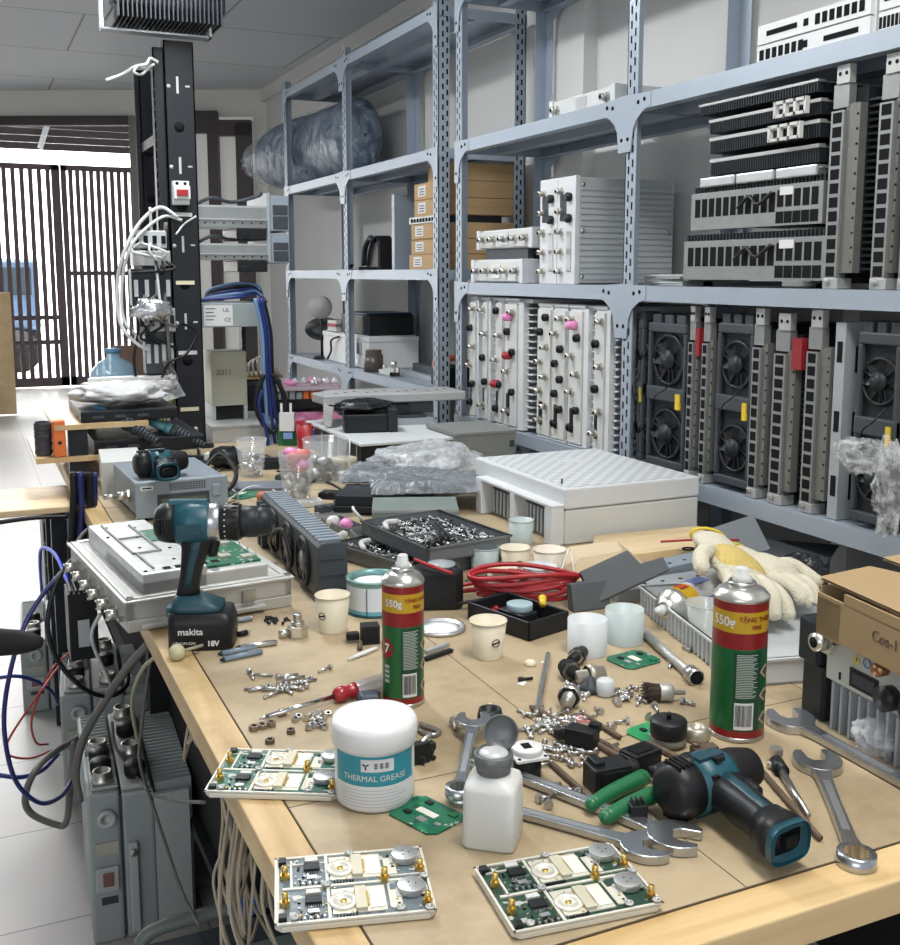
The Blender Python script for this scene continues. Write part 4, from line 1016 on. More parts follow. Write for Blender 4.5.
# ---------------------------------------------------------------- dispenser bottle
def bottle():
    p = P(493, 836); t = thing('dispenser_bottle', 'frosted white square bottle with grey cap flipped open', 'bottle', p, face(p)+R(-12))
    m = M('bottle_white', (.64, .65, .63), .45, 0, .04, 14, trans=0)
    def sq(w, z, e=5, n=32):
        o = []
        for i in range(n):
            a = 2*PI*i/n; c, s = math.cos(a), math.sin(a); o.append((w*math.copysign(abs(c)**(2/e), c), w*math.copysign(abs(s)**(2/e), s), z))
        return o
    b = MB(); b.loft([sq(.0255, 0, 7), sq(.0268, .003, 7), sq(.0262, .058, 7), sq(.0245, .064, 6), sq(.018, .069, 3), sq(.015, .071, 2), sq(.015, .074, 2)], m); b.build('bottle_body', t)
    c = MB(); g = M('cap_grey', (.13, .14, .145), .4, .2, .06)
    c.lathe([(.0165, .071), (.0172, .073), (.0165, .076), (.0185, .078), (.0195, .081), (.0195, .090), (.0175, .0915), (.0165, .089)], g, 36)
    c.lathe([(.0165, .089), (.012, .0925), (.006, .094), (.0005, .0942)], M('cap_clear', (.55, .57, .58), .2, .1, .05), 30); c.build('pump_cap', t)
    l = MB(); T = Matrix.Translation((.004, .016, .105)) @ Matrix.Rotation(R(72), 4, 'X') @ Matrix.Rotation(R(10), 4, 'Y')
    l.lathe([(.001, -.004), (.0125, -.004), (.0165, -.001), (.0175, .004), (.0165, .005), (.0155, .002), (.0115, -.001), (.001, -.0015)], g, 32, T); l.build('flip_lid', t)
    h = MB(); h.box((.004, .0175, .093), (.008, .006, .008), g); h.build('hinge', t)
bottle()

# ---------------------------------------------------------------- cups and tubs
def cup(name, label, cat, px, r0, r1, h, mat, rim=True, group=None, fill=None, mark=False, wall=.0012):
    p = P(*px); t = thing(name, label, cat, p, face(p), group)
    b = MB(); b.lathe([(r0*.92, .002), (r0, 0), (r0, .001), (r1, h), (r1-wall, h), (r0-wall, .004), (.0005, .004)], mat, 36); b.build('cup_wall', t)
    if rim: c = MB(); c.tube([(r1*math.cos(a), r1*math.sin(a), h) for a in [2*PI*i/36 for i in range(37)]], .0011, mat, 6, 1, False); c.build('rolled_rim', t)
    if fill: c = MB(); rf = r0+(r1-r0)*fill[1]-wall; c.lathe([(rf, h*fill[1]-.0015), (rf*.7, h*fill[1]), (.0005, h*fill[1]+.001)], fill[0], 24); c.build('contents', t)
    if mark:
        c = MB(); a0 = mark; rr = r0+(r1-r0)*.5+.0006
        c.tube([(rr*math.sin(a0+.26*math.cos(q)), -rr*math.cos(a0+.26*math.cos(q)), h*.5+.0055*math.sin(q)) for q in [2*PI*i/16 for i in range(17)]], .0006, slot_m, 5, 1, False)
        c.tube([(rr*math.sin(a0-.2), -rr*math.cos(a0-.2), h*.5-.001), (rr*math.sin(a0+.2), -rr*math.cos(a0+.2), h*.5+.001)], .0012, slot_m, 5); c.build('oval_mark', t)
    return t
cup('paper_cup', 'cream paper cup with oval mark standing alone near the bench middle', 'cup', (488, 654), .0205, .0272, .055, cup_m, mark=.5, group='cream paper cups')
cup('paper_cup', 'cream paper cup in front of the open tin and beside the fan tray', 'cup', (333, 628), .0215, .0272, .058, cup_m, mark=-.75, group='cream paper cups')
cup('paper_cup', 'pale paper cup behind the red cable, right one of two', 'cup', (549, 573), .027, .031, .05, M('cup_pale', (.70, .63, .53), .5, 0, .04), group='cream paper cups')
cup('paper_cup', 'pale paper cup behind the red cable, left one with oval mark', 'cup', (515, 571), .022, .028, .05, cup_m, mark=.3, group='cream paper cups')
cup('paper_cup', 'cream cup half hidden behind the red cable, next to green board scrap', 'cup', (502, 590), .024, .027, .045, cup_m, group='cream paper cups')
cup('frosted_cup', 'frosted grey-green cup behind the red cable, next to the parts tray', 'cup', (485, 568), .026, .0275, .045, tubg_m, group='frosted plastic cups')
cup('frosted_cup', 'clear frosted cup standing between parts tray and big white unit', 'cup', (521, 541), .023, .026, .05, tubg_m, group='frosted plastic cups')
cup('frosted_cup', 'short white cup standing inside the red cable loops', 'cup', (539, 589), .029, .031, .046, tub_m, group='frosted plastic cups')
cup('frosted_tub', 'frosted white tub standing beside the black square tray', 'tub', (587, 650), .0292, .0295, .052, tub_m, False, 'frosted plastic tubs')
cup('frosted_tub', 'frosted pale green tub standing behind the frosted white tub', 'tub', (624, 639), .029, .0295, .052, tubg_m, False, 'frosted plastic tubs')

def tin():
    p = P(374, 608); t = thing('paint_tin', 'open white and blue tin filled with white paste', 'tin', p, face(p)); r = .045; h = .058
    b = MB(); b.lathe([(r, 0), (r+.001, .001), (r+.001, .004), (r, .005)], teal_m, 40, cap=False); b.lathe([(r, .004), (r, .011)], M('tin_blue', (.12, .38, .48), .35), 40, cap=False); b.lathe([(r, .011), (r, .05)], M('tin_white', (.62, .67, .72), .35, 0, .05), 40, cap=False)
    b.lathe([(r, .05), (r, h-.002), (r+.0015, h-.001), (r+.001, h+.001), (r-.004, h+.001), (r-.006, h-.006), (r-.006, h-.01)], M('tin_rim', (.18, .34, .34), .35, .3, .1), 40, cap=False); b.build('tin_body', t)
    c = MB(); c.lathe([(r-.006, h-.009), (r*.6, h-.006), (.0005, h-.007)], M('paste_white', (.78, .80, .82), .4, 0, .1, 60, .5), 30); c.build('paste', t)
    d = MB(); d.bx(-.012, -.011, -r-.0006, -r+.001, .004, .05, slot_m); d.build('seam', t)
tin()
p = P(440, 627); b = MB(); b.lathe([(.001, .002), (.034, .002), (.036, .006), (.040, .006), (.041, .003), (.039, 0), (.001, 0)], alu_m, 40); b.lathe([(.001, .0025), (.02, .0026), (.033, .0022)], M('paste_white', (.78, .8, .82)), 30)
solo(b, 'tin_lid', 'round metal tin lid with white residue lying behind the slim spray can', 'lid', p)

# ---------------------------------------------------------------- small circuit boards
def pcb(label, bl, br, tl, m=pcb_m, notch=True):
    o = P(*bl); w = (P(*br)-o).length; d = (P(*tl)-o).length
    t = thing('circuit_board', label, 'circuit board', o+V((0, 0, .0006)), ang(o, P(*br)), 'small green circuit boards')
    c = .008; b = MB(); b.prism([(c, 0), (w-c, 0), (w, c), (w, d-c), (w-c, d), (c, d), (0, d-c), (0, c)], 0, .0016, m); b.build('board', t)
    b = MB(); b.bx(w*.3, w*.68, d*.46, d*.62, .0016, .0024, M('pale_plate', (.7, .7, .6))); b.build('ground_pad', t)
    for i, (u, v, s) in enumerate(((.2, .25, .006), (.5, .2, .008), (.75, .75, .007), (.25, .78, .006), (.8, .3, .005))):
        b = MB(); b.bx(w*u, w*u+s*1.4, d*v, d*v+s, .0016, .0034, (black_m, alu_m, green_m)[i % 3]); b.build('chip', t)
pcb('green square circuit board lying right of the grease tub', (384, 811), (432, 836), (421, 793))
pcb('green circuit board lying in front of the frosted tubs', (603, 657), (630, 669), (628, 645))
pcb('green circuit board with a blue dot, under the black round disc', (622, 730), (655, 746), (660, 714), M('bright_board', (.02, .26, .09), .4, 0, .1))
pcb('scrap of green board standing by the half hidden cream cup', (462, 580), (490, 586), (470, 570))
# ================================================================ MIDDLE OF THE BENCH
def frame_from(o, x, y):
    """heading, width and depth of a box standing on the bench from three of its base corners"""
    return ang(o, x), (x-o).length, (y-o).length
# big white radio
def big_white():
    t = thing('white_radio_case', 'big white flat radio case with finely checkered top lying on the bench', 'radio unit', (1.10, 1.835, BZ+.0005))
    w, d, h = .335, .42, .118
    b = MB(); b.bx(0, w, 0, d, 0, h*.62, offw_m); b.bx(-.002, w, -.002, d, h*.64, h, white_m); b.bx(.004, w, .004, d, h*.6, h*.66, grey_m); b.build('case', t, .004)
    g = MB(); g.bx(.012, w-.01, .012, d-.012, h, h+.0012, checker_mat('checker_top', (.66, .68, .69), (.47, .50, .52), 55, 55)); g.bx(w*.45, w*.62, d*.62, d*.72, h+.0012, h+.0016, white_m); g.build('finned_top', t)
    s = MB()
    for y0, y1 in ((.05, .16), (.20, .32)):
        s.bx(-.004, -.002, y0, y1, .006, h*.55, dgrey_m)
        for i in range(7): yy = y0+.008+(y1-y0-.016)*i/6; s.bx(-.007, -.004, yy-.003, yy+.003, .008, h*.52, lgrey_m)
    s.build('side_grille', t)
    s = MB(); s.bx(-.03, .0, .005, .035, .0, h*.7, white_m); s.bx(-.03, 0, .17, .19, 0, h*.68, white_m); s.bx(-.03, 0, .33, .36, 0, h*.68, white_m); s.bx(-.03, 0, 0.005, .36, h*.66, h*.72, white_m); s.build('side_guard', t, .002)
    s = MB(); s.cyl((.02, .05, h), (.02, .05, h+.012), .002, dgrey_m); s.build('screw_post', t)
big_white()
# parts trays
def bits(b, x0, x1, y0, y1, z, n, rr, cols, s=.006):
    for i in range(n):
        x = rr.uniform(x0, x1); y = rr.uniform(y0, y1); a = rr.uniform(0, PI); l = rr.uniform(.5, 1.8)*s; e = rr.uniform(-.3, .5)
        d = V((math.cos(a)*math.cos(e), math.sin(a)*math.cos(e), math.sin(e)))*l; c = V((x, y, z+rr.uniform(0, .006)))
        m = rr.choice(cols); b.cyl(c-d, c+d, s*.22, m, n=6); b.cyl(c+d, c+d*1.35, s*.42, m, n=7)
def parts_tray(label, bl, br, tl, z, seed, h=.03):
    o = P(*bl, BZ+z); x = P(*br, BZ+z)-o; y = P(*tl, BZ+z)-o; w = x.length; d = y.length
    t = thing('parts_tray', label, 'tray', o+V((0, 0, .0006)), math.atan2(x.y, x.x), 'grey trays of small hardware')
    m = M('tray_grey', (.15, .165, .175), .45, .1, .1); b = MB(); b.bx(0, w, 0, d, 0, .003, m); e = .004
    b.bx(0, w, 0, e, 0, h, m); b.bx(0, w, d-e, d, 0, h, m); b.bx(0, e, 0, d, 0, h, m); b.bx(w-e, w, 0, d, 0, h, m)
    b.bx(-.003, w+.003, -.003, e, h-.004, h, m); b.bx(-.003, w+.003, d-e, d+.003, h-.004, h, m); b.bx(-.003, e, -.003, d+.003, h-.004, h, m); b.bx(w-e, w+.003, -.003, d+.003, h-.004, h, m)
    b.bx(w*.56, w*.57, 0, d, 0, h*.8, m); b.bx(0, w*.56, d*.45, d*.47, 0, h*.8, m); b.build('tray', t)
    rr = random.Random(seed); c = MB(); c.bx(e, w-e, e, d-e, .003, h*.45, M('tray_fill', (.10, .10, .10), .5, .4, .4, 200))
    bits(c, .012, w-.012, .012, d-.012, h*.5, 420, rr, (chrome_m, alu_m, steel_m, black_m, dgrey_m, alu_m))
    tag(c.build('screws', t), None, None, None, 'stuff')
    c = MB()
    for i in range(3): c.cyl((w*(.2+.1*i), d*.2, h*.75), (w*(.45+.08*i), d*(.3+.1*i), h*.8), .009, black_m)
    c.build('black_sleeve', t) if False else None
    for i in range(3):
        c = MB(); c.cyl((w*(.15+.12*i), d*(.16+.02*i), h*.75), (w*(.42+.1*i), d*(.26+.16*i), h*.8), .008, black_m); c.build('black_sleeve', t)
    c = MB(); c.tube([(w*.08, d*.7, h*.9), (w*.18, d*.84, h*.95), (w*.34, d*.86, h*.9)], .006, offw_m); c.build('white_clip', t)
    return t
parts_tray('lower grey tray of screws, mostly under the other parts tray', (417, 581), (508, 556), (388, 547), 0, 3)
parts_tray('upper grey tray full of screws and black sleeves, resting on another tray', (428, 562), (510, 548), (386, 530), .032, 8)
def fan_tray():
    o = P(319, 602); e = P(348, 598); k = P(259, 536)
    a = ang(o, e); L = (k-o).length
    t = thing('fan_tray', 'long dark fan tray lying on its edge beside the opened radio', 'fan module', o+V((0, 0, .0005)), math.atan2((o-k).y, (o-k).x)+PI/2)
    # local -y = towards the near end; body runs to +y
    w, h = .052, .105; L = min(L, .46)
    b = MB(); b.loft([[(x, y, z) for x, z in ((0, .006), (.006, 0), (w-.006, 0), (w, .006), (w, h-.012), (w-.012, h), (.008, h), (0, h-.008))] for y in (0, L)], dgrey_m, smooth=False)
    b.build('housing', t, .003)
    r = MB()
    for i in range(22): y = .012+(L-.02)*i/22; r.bx(.004, w-.006, y, y+.010, h, h+.003, bgrey_m)
    r.build('top_ribs', t)
    for i in range(3): r = MB(); r.bx(.004, w-.004, -.003, 0, .02+i*.028, .024+i*.028, dgrey_m); r.build('end_rib', t)
    for y in (.10, .22, .34):
        f = MB(); rad = .042
        f.tube([(-.002, y+rad*math.cos(q), h*.48+rad*math.sin(q)) for q in [2*PI*i/28 for i in range(29)]], .004, black_m, 6, 1, False); f.cyl((0, y, h*.48), (-.004, y, h*.48), .019, M('fan_label', (.20, .21, .2), .5)); f.cyl((.0, y, h*.48), (-.001, y, h*.48), rad, slot_m, n=28)
        o2 = f.build('fan', t); g = MB()
        for i in range(7):
            q = 2*PI*i/7; g.bx(-.0035, -.0015, .018, .038, -.009, .009, iron_m, Matrix.Translation((0, y, h*.48)) @ Matrix.Rotation(q, 4, 'X'))
        g.build('fan_blades', o2)
    c = MB(); c.tube([(-.01, .3, .02), (-.03, .24, .06), (-.02, .18, .09), (-.012, .14, .04)], .004, black_m); c.build('cable', t)
    for y in (.40, .43): c = MB(); c.bx(-.012, 0, y, y+.016, 0, .09, dgrey_m); c.build('mounting_lug', t)
fan_tray()
# opened radio with circuit board
def opened():
    o = P(128, 632); x = P(292, 604)-o; y = P(86, 562)-o; w = x.length; d = .42; rz = math.atan2(x.y, x.x)
    t = thing('opened_radio', 'opened aluminium radio tray showing a green circuit board, at left bench edge', 'radio unit', o+V((0, 0, .0006)), rz); h = .056
    m = M('cast_aluminium', (.50, .50, .48), .45, .55, .1, 40)
    b = MB(); b.bx(0, w, 0, d, 0, .02, m); b.bx(0, w, 0, .012, .02, h, m); b.bx(0, w, d-.012, d, .02, h, m); b.bx(w-.014, w, 0, d, .02, h, m); b.bx(0, .014, 0, d, .02, h, m); b.bx(-.006, w+.004, -.006, d+.004, h-.008, h-.003, m)
    b.bx(.02, w*.82, -.012, 0, .006, .014, m); b.build('cast_tray', t, .002)
    c = MB(); lx = w*.50
    c.bx(.03, lx, .02, d-.02, h-.006, h+.03, M('cover_plate', (.56, .57, .57), .38, .6, .25, 45, .25)); c.bx(.03, w*.88, .02, d*.62, h-.006, h+.018, m); c.build('shield_cover', t, .003)
    c = MB(); z = h+.03; dk = M('groove', (.26, .26, .26), .5, .3)
    for p0, p1 in (((.05, d*.35), (.05, d*.9)), ((.05, d*.35), (lx*.7, d*.35)), ((lx*.7, d*.35), (lx*.7, d*.85)), ((.05, d*.62), (lx*.7, d*.62)), ((lx*.4, d*.1), (lx*.4, d*.35))):
        c.bx(min(p0[0], p1[0])-.0015, max(p0[0], p1[0])+.0015, min(p0[1], p1[1])-.0015, max(p0[1], p1[1])+.0015, z, z+.003, dk)
    for i in range(14): u = (.04+.3*((i*37) % 10)/10*w/.3*.55); v = d*(.08+.06*i); c.cyl((u, v, z), (u, v, z+.001), .003, slot_m, n=8)
    for i in range(5): c.bx(lx*.5+.02*i, lx*.5+.02*i+.012, d*.07, d*.10, z, z+.0012, slot_m)
    c.build('cover_grooves', t)
    p = MB(); p.bx(lx*1.0, w*.86, .04, d*.70, z-.0125, z-.008, pcb_m); p.bx(lx*.7, lx*.98, d*.52, d*.72, z, z+.002, pcb_m); p.build('circuit_board', t)
    for i, (u, v) in enumerate(((.68, .2), (.78, .4), (.72, .52), (.8, .15))): p = MB(); p.box((w*u, d*v, z-.006), (.02, .018, .004), M('shield_can', (.5, .5, .42), .4, .6)); p.build('shield_can', t)
    for i in range(8):
        q = MB(); y0 = d*(.2+.1*i); q.cyl((w-.035, y0, h-.01), (w-.035, y0, h+.022), .008, dalu_m, r2=.006, n=10); q.build('standoff', t)
    q = MB(); q.prism([(w*.9, d*.66), (w*.97, d*.70), (w*.97, d*.94), (w*.86, d*.94)], h+.0, h+.004, M('blue_pad', (.42, .48, .60), .3)); q.prism([(w*.62, d*.72), (w*.86, d*.72), (w*.86, d*.95), (w*.62, d*.95)], h-.01, h-.004, M('amber_board', (.45, .33, .10), .4)); q.build('cover_insert', t)
    for i in range(6): q = MB(); coax(q, (-.0, d*(.08+.15*i), .024), .011, .026); q.build('connector', t)
    for i in range(2): q = MB(); q.bx(w*(.28+.4*i), w*(.36+.4*i), -.008, -.0, .022, .04, steel_m); q.build('clip', t)
opened()
# instrument with a drill on top
def instrument():
    o = P(138, 521); x = P(217, 503)-o; y = P(112, 466, BZ+.09)-P(136, 488, BZ+.09); rz = math.atan2(y.y, y.x)-PI/2
    t = thing('bench_instrument', 'grey signal instrument with vented front, teal drill body lying on it', 'instrument', o+V((0, 0, .012)), rz); w, d, h = x.length*.88, y.length, .078
    b = MB(); b.bx(0, w, .006, d, 0, h, M('instr_grey', (.20, .235, .27), .5, .1, .08)); b.bx(-.004, w+.004, 0, .008, -.004, h+.003, bgrey_m); b.build('cabinet', t, .004)
    f = MB(); f.bx(w*.22, w*.80, -.002, 0, h*.22, h*.62, dgrey_m); f.bx(w*.26, w*.76, -.003, -.002, h*.28, h*.5, M('lcd_olive', (.10, .115, .09), .2)); f.build('front_window', t)
    f = MB()
    for i in range(14):
        for j in range(4): f.bx(w*.36+i*.006, w*.36+i*.006+.0035, -.0012, 0, h*(.72+.06*j), h*(.75+.06*j), slot_m)
    f.build('vent_holes', t)
    f = MB(); f.bx(w*.83, w*.93, -.006, 0, h*.45, h*.8, bgrey_m); f.build('button', t, .002)
    f = MB(); f.bx(w*.04, w*.18, -.001, 0, h*.78, h*.9, paper_m); f.bx(w*.06, w*.16, -.0014, -.001, h*.82, h*.86, slot_m); f.build('name_plate', t)
    for i in range(4): f = MB(); f.cyl((w*(.08+.84*(i % 2)), .03+(d-.06)*(i//2), -.0125), (w*(.08+.84*(i % 2)), .03+(d-.06)*(i//2), 0), .012, rubber_m); f.build('foot', t)
    f = MB(); coax(f, (-.0, d*.25, h*.5), .012, .03); f.tube([(-.03, d*.25, h*.5), (-.06, d*.25, h*.5)], .006, steel_m); f.build('coax_plug', t)
instrument()
lying('teal and black drill body lying on top of the grey instrument', (129, 463), (191, 457), (170, 483), BZ+.123, 'boot', lc=(-.003, 0, .195))
# black tray, box, red cable
def black_square():
    o = P(529, 640); x = P(569, 627)-o; y = P(499, 612)-o
    t = thing('black_square_tray', 'black square tray lying in front of the red cable coil', 'tray', o+V((0, 0, .0006)), math.atan2(x.y, x.x)); w, d, h = x.length, y.length, .030
    b = MB(); b.bx(0, w, 0, d, 0, .004, black_m); e = .005
    b.bx(0, w, 0, e, 0, h, black_m); b.bx(0, w, d-e, d, 0, h, black_m); b.bx(0, e, 0, d, 0, h, black_m); b.bx(w-e, w, 0, d, 0, h, black_m); b.bx(w*.3, w*.7, d*.3, d*.7, .004, h*.8, black_m); b.build('tray_body', t, .002)
    c = MB(); c.cyl((w*.55, d*.5, h*.8), (w*.55, d*.5, h+.004), .021, M('pale_blue_disc', (.34, .46, .50), .3), n=28); c.build('pale_blue_disc', t, .001)
    c = MB(); c.cyl((w*.9, d*.35, h), (w*1.05, d*.45, h+.003), .0055, yellow_m); c.sph((w*1.07, d*.46, h+.003), .007, yellow_m); c.build('yellow_plug', t)
black_square()
def black_box():
    p = P(440, 609); t = thing('black_transformer', 'glossy black block with grey round lid behind the tin lid', 'box', p, CR+R(6))
    b = MB(); b.prism([(-.045, 0), (.035, 0), (.04, .01), (.04, .055), (-.03, .06), (-.045, .04)], 0, .07, black_m); b.build('block', t, .008)
    c = MB(); c.lathe([(.024, .07), (.024, .074), (.001, .075)], grey_m, 28, c=(.005, .03, 0)); c.build('grey_lid', t)
    c = MB(); c.tube([(-.04, .03, .082), (-.015, .0, .078), (.02, -.012, .068)], .003, red_m); c.build('red_lead', t)
black_box()
def coil():
    b = MB(); rr = random.Random(2); c = P(540, 602); c2 = c+V((-.02, .02, 0))
    ax = V((math.cos(CR), math.sin(CR), 0)); ay = V((-ax.y, ax.x, 0))
    for k in range(5):
        pts = []
        for i in range(17):
            q = 2*PI*i/16; pts.append(c2+ax*(.078+.008*k*.5)*math.cos(q)+ay*(.020+.004*k)*math.sin(q)+UP*(.016+.009*k+.006*math.sin(q*2+k)))
        b.tube(pts, .0042, red_m)
    b.tube([P(441, 598)+UP*.012, P(470, 597)+UP*.016, P(498, 598)+UP*.02, c2-ax*.05+UP*.03], .0045, red_m)
    b.tube([P(446, 592)+UP*.012, P(480, 590)+UP*.02, P(505, 585)+UP*.03, c2+ay*.03+UP*.045], .0045, red_m)
    b.tube([P(497, 612)+UP*.008, P(490, 604)+UP*.012, P(505, 600)+UP*.02], .005, red_m)
    t = thing('red_cable_coil', 'thick red cable coiled around the short white cup', 'cable'); b.build('red_cable', t)
    d = MB(); d.tube([P(455, 608)+UP*.01, P(490, 606)+UP*.02, P(530, 596)+UP*.04], .0028, black_m); d.build('black_lead', t)
    d = MB(); d.tube([P(561, 596)+UP*.05, P(570, 580)+UP*.062, P(573, 598)+UP*.035, P(560, 604)+UP*.04], .0015, wcable_m); d.build('white_tie', t)
    d = MB(); q = P(494, 614)+UP*.009; d.cyl(q, q+V((-.012, -.022, -.002)), .0065, red_m); d.cyl(q+V((-.012, -.022, -.002)), q+V((-.014, -.03, -.003)), .0035, nickel_m); d.build('red_plug', t)
coil()
# grey angled foam blocks and flat bars
def slab(name, label, cat, bl, br, h, th, mat, lean=0., z=0., bev=.002, group=None):
    a = P(*bl, BZ+z); c = P(*br, BZ+z); b = MB(); b.bx(0, (c-a).length, 0, th, 0, h, mat); return solo(b, name, label, cat, a+UP*.0006, 0, group, bev, rot=(lean, 0, ang(a, c)))
fo = M('charcoal_foam', (.085, .095, .105), .6, 0, .08)
slab('foam_corner', 'charcoal foam block with notch leaning upright beside the frosted tubs', 'foam block', (574, 611), (611, 606), .048, .02, fo, R(-14), group='charcoal foam packing blocks')
b = MB(); b.prism([(0, 0), (.14, 0), (.14, .025), (.10, .03), (.09, .06), (0, .06)], 0, .02, fo); solo(b, 'foam_corner', 'charcoal foam block tilted up to the right, beside the plywood piece', 'foam block', P(594, 604)+UP*.0008, 0, 'charcoal foam packing blocks', .002, rot=(R(62), R(-22), CR+R(10)))
b = MB(); b.prism([(0, 0), (.10, 0), (.10, .05), (.02, .055)], 0, .02, fo); solo(b, 'foam_corner', 'charcoal foam wedge behind the others, near the pale cup', 'foam block', P(574, 590)+UP*.0008, 0, 'charcoal foam packing blocks', .002, rot=(R(40), R(18), CR-R(20)))
for i, (a, c, hh, lb) in enumerate((((618, 601), (742, 582), .02, 'front grey metal bar lying behind the light grey tray'), ((650, 586), (752, 562), .03, 'rear blue-grey metal bar with a small red stick on it'))):
    pa, pc = P(*a), P(*c); b = MB(); L = (pc-pa).length; b.bx(0, L, 0, .05, 0, hh, (grey_m, bgrey_m)[i])
    for k in range(6): b.cyl((.03+k*L/7, .02, hh), (.03+k*L/7, .02, hh+.0006), .004, slot_m, n=8)
    solo(b, 'metal_bar', lb, 'bar', pa+UP*.0005, ang(pa, pc), 'grey metal bars', .002)
pa, pc = P(660, 566), P(738, 563); b = MB(); b.tube([pa+UP*.052, mid(pa, pc)+UP*.053, pc+UP*.05], .0022, red_m); solo(b, 'red_straw', 'thin red spray straw lying across the blue-grey bar and glove', 'straw')
b = MB(); b.prism([(0, 0), (.20, .0), (.26, .06), (.27, .14), (.02, .16), (-.02, .1)], 0, .018, ply_m)
b.T = None; solo(b, 'plywood_piece', 'bare pine plywood piece with dark burnt ring, right of the beige moulded pulp', 'plywood', P(630, 562)+UP*.0005, CR+R(25), None, .001)
q = P(688, 547, BZ+.019); b = MB(); b.tube([(.011*math.cos(k*PI/10), .009*math.sin(k*PI/10), .001) for k in range(21)], .0018, slot_m, 6, 1, False); solo(b, 'rubber_ring', 'small black rubber ring lying on the plywood piece', 'ring', q)
pulp = M('pulp_beige', (.58, .47, .31), .85, 0, .06)
b = MB(); b.add([(0, 0, 0), (.17, 0, 0), (.19, .12, 0), (.0, .14, 0), (.03, .03, .034), (.115, .03, .044), (.13, .1, .044), (.04, .11, .036)], [(0, 1, 5, 4), (1, 2, 6, 5), (2, 3, 7, 6), (3, 0, 4, 7), (4, 5, 6, 7)], pulp)
solo(b, 'moulded_pulp', 'beige faceted moulded pulp insert in front of the big white case', 'packaging', P(568, 580)+UP*.0008, CR+R(12))
b = MB(); b.prism([(0, 0), (.27, -.02), (.33, .14), (.05, .2)], 0, .003, M('dark_mat', (.045, .05, .055), .5)); solo(b, 'dark_sheet', 'dark grey flat sheet on the bench under the shelf edge, right of the plywood', 'sheet', P(690, 560)+UP*.0003+V((.0, .03, 0)), CR+R(-8))
b = MB(); b.bx(0, .12, 0, .0015, 0, .075, M('smoked_plastic', (.22, .25, .27), .15, 0, 0, alpha=.72)); pa = P(712, 566)
solo(b, 'clear_sheet', 'smoky transparent plastic sheet leaning behind the gloves', 'sheet', pa+UP*.001, 0, None, rot=(R(-38), R(-16), CR+R(8)))

# tray with lying can and cup
def ribbed_tray():
    A = P(640, 606); B_ = P(738, 686); rz = ang(A, B_); L = (B_-A).length; W = .235; h = .038
    t = thing('ribbed_tray', 'light grey rectangular tray with ribbed walls holding a can and gloves', 'tray', A+UP*.0006, rz)
    m = lgrey_m; b = MB(); b.bx(0, L, 0, W, 0, .003, m)
    b.bx(0, L, 0, .003, 0, h, m); b.bx(0, L, W-.003, W, 0, h, m); b.bx(0, .003, 0, W, 0, h, m); b.bx(L-.003, L, 0, W, 0, h, white_m); b.bx(-.004, L+.004, -.004, .003, h-.003, h, m); b.bx(-.004, .003, 0, W, h-.003, h, m); b.bx(L-.003, L+.004, 0, W+.003, h-.003, h, white_m); b.bx(0, L, W-.003, W+.004, h-.003, h, m); b.build('tray_body', t)
    r = MB()
    for i in range(24): x = .01+(L-.02)*i/24; r.bx(x, x+.0035, -.004, 0, .001, h-.003, m)
    r.build('wall_ribs', t)
    return t, rz, L, W
tr, trz, trL, trW = ribbed_tray()
def lying_can():
    z = BZ+.034; a = P(668, 606, z); c = P(722, 585, z); d = (c-a).normalized()
    t = thing('spray_can', 'white and yellow spray can lying in the light grey tray', 'spray can', (0, 0, 0)); q = d.to_track_quat('Z', 'Y').to_matrix().to_4x4(); t.matrix_world = Matrix.Translation(a) @ q
    r = .029; b = MB(); b.lathe([(r, .015), (r, .05)], can_yel, 36, cap=False); b.lathe([(r, .05), (r, .15), (r*.9, .153), (.001, .153)], M('can_white', (.62, .63, .66), .3, .2), 36, cap=False)
    b.build('can_body', t); e = MB(); e.lathe([(r, .016), (r*1.03, .012), (r*.95, .006), (r*.6, -.006), (r*.5, -.008), (r*.48, -.014), (r*.3, -.014)], M('dome_silver', (.6, .6, .57)), 36); e.build('dome', t)
    n = MB(); n.lathe([(.008, -.028), (.009, -.014)], offw_m, 18); n.lathe([(.0001, -.0285), (.008, -.028)], offw_m, 18); n.build('nozzle', t)
    for k in range(4):
        e = MB(); T = Matrix.Rotation(R(90)*k, 4, 'Z'); e.bx(-.010, -.002, r, r+.0006, .022, .043, red_m, T); e.bx(.002, .006, r, r+.0006, .022, .043, red_m, T); e.bx(-.012, .010, r-.0005, r+.0006, .06, .10, M('print_blue', (.15, .2, .4), .5), T); e.build('label_print', t)
lying_can()
cup('clear_cup', 'small clear plastic cup standing in the tray behind the wide spray can', 'cup', (704, 637), .021, .029, .058, M('cup_clear', (.62, .67, .64), .15, 0, 0, alpha=.45), group=None)
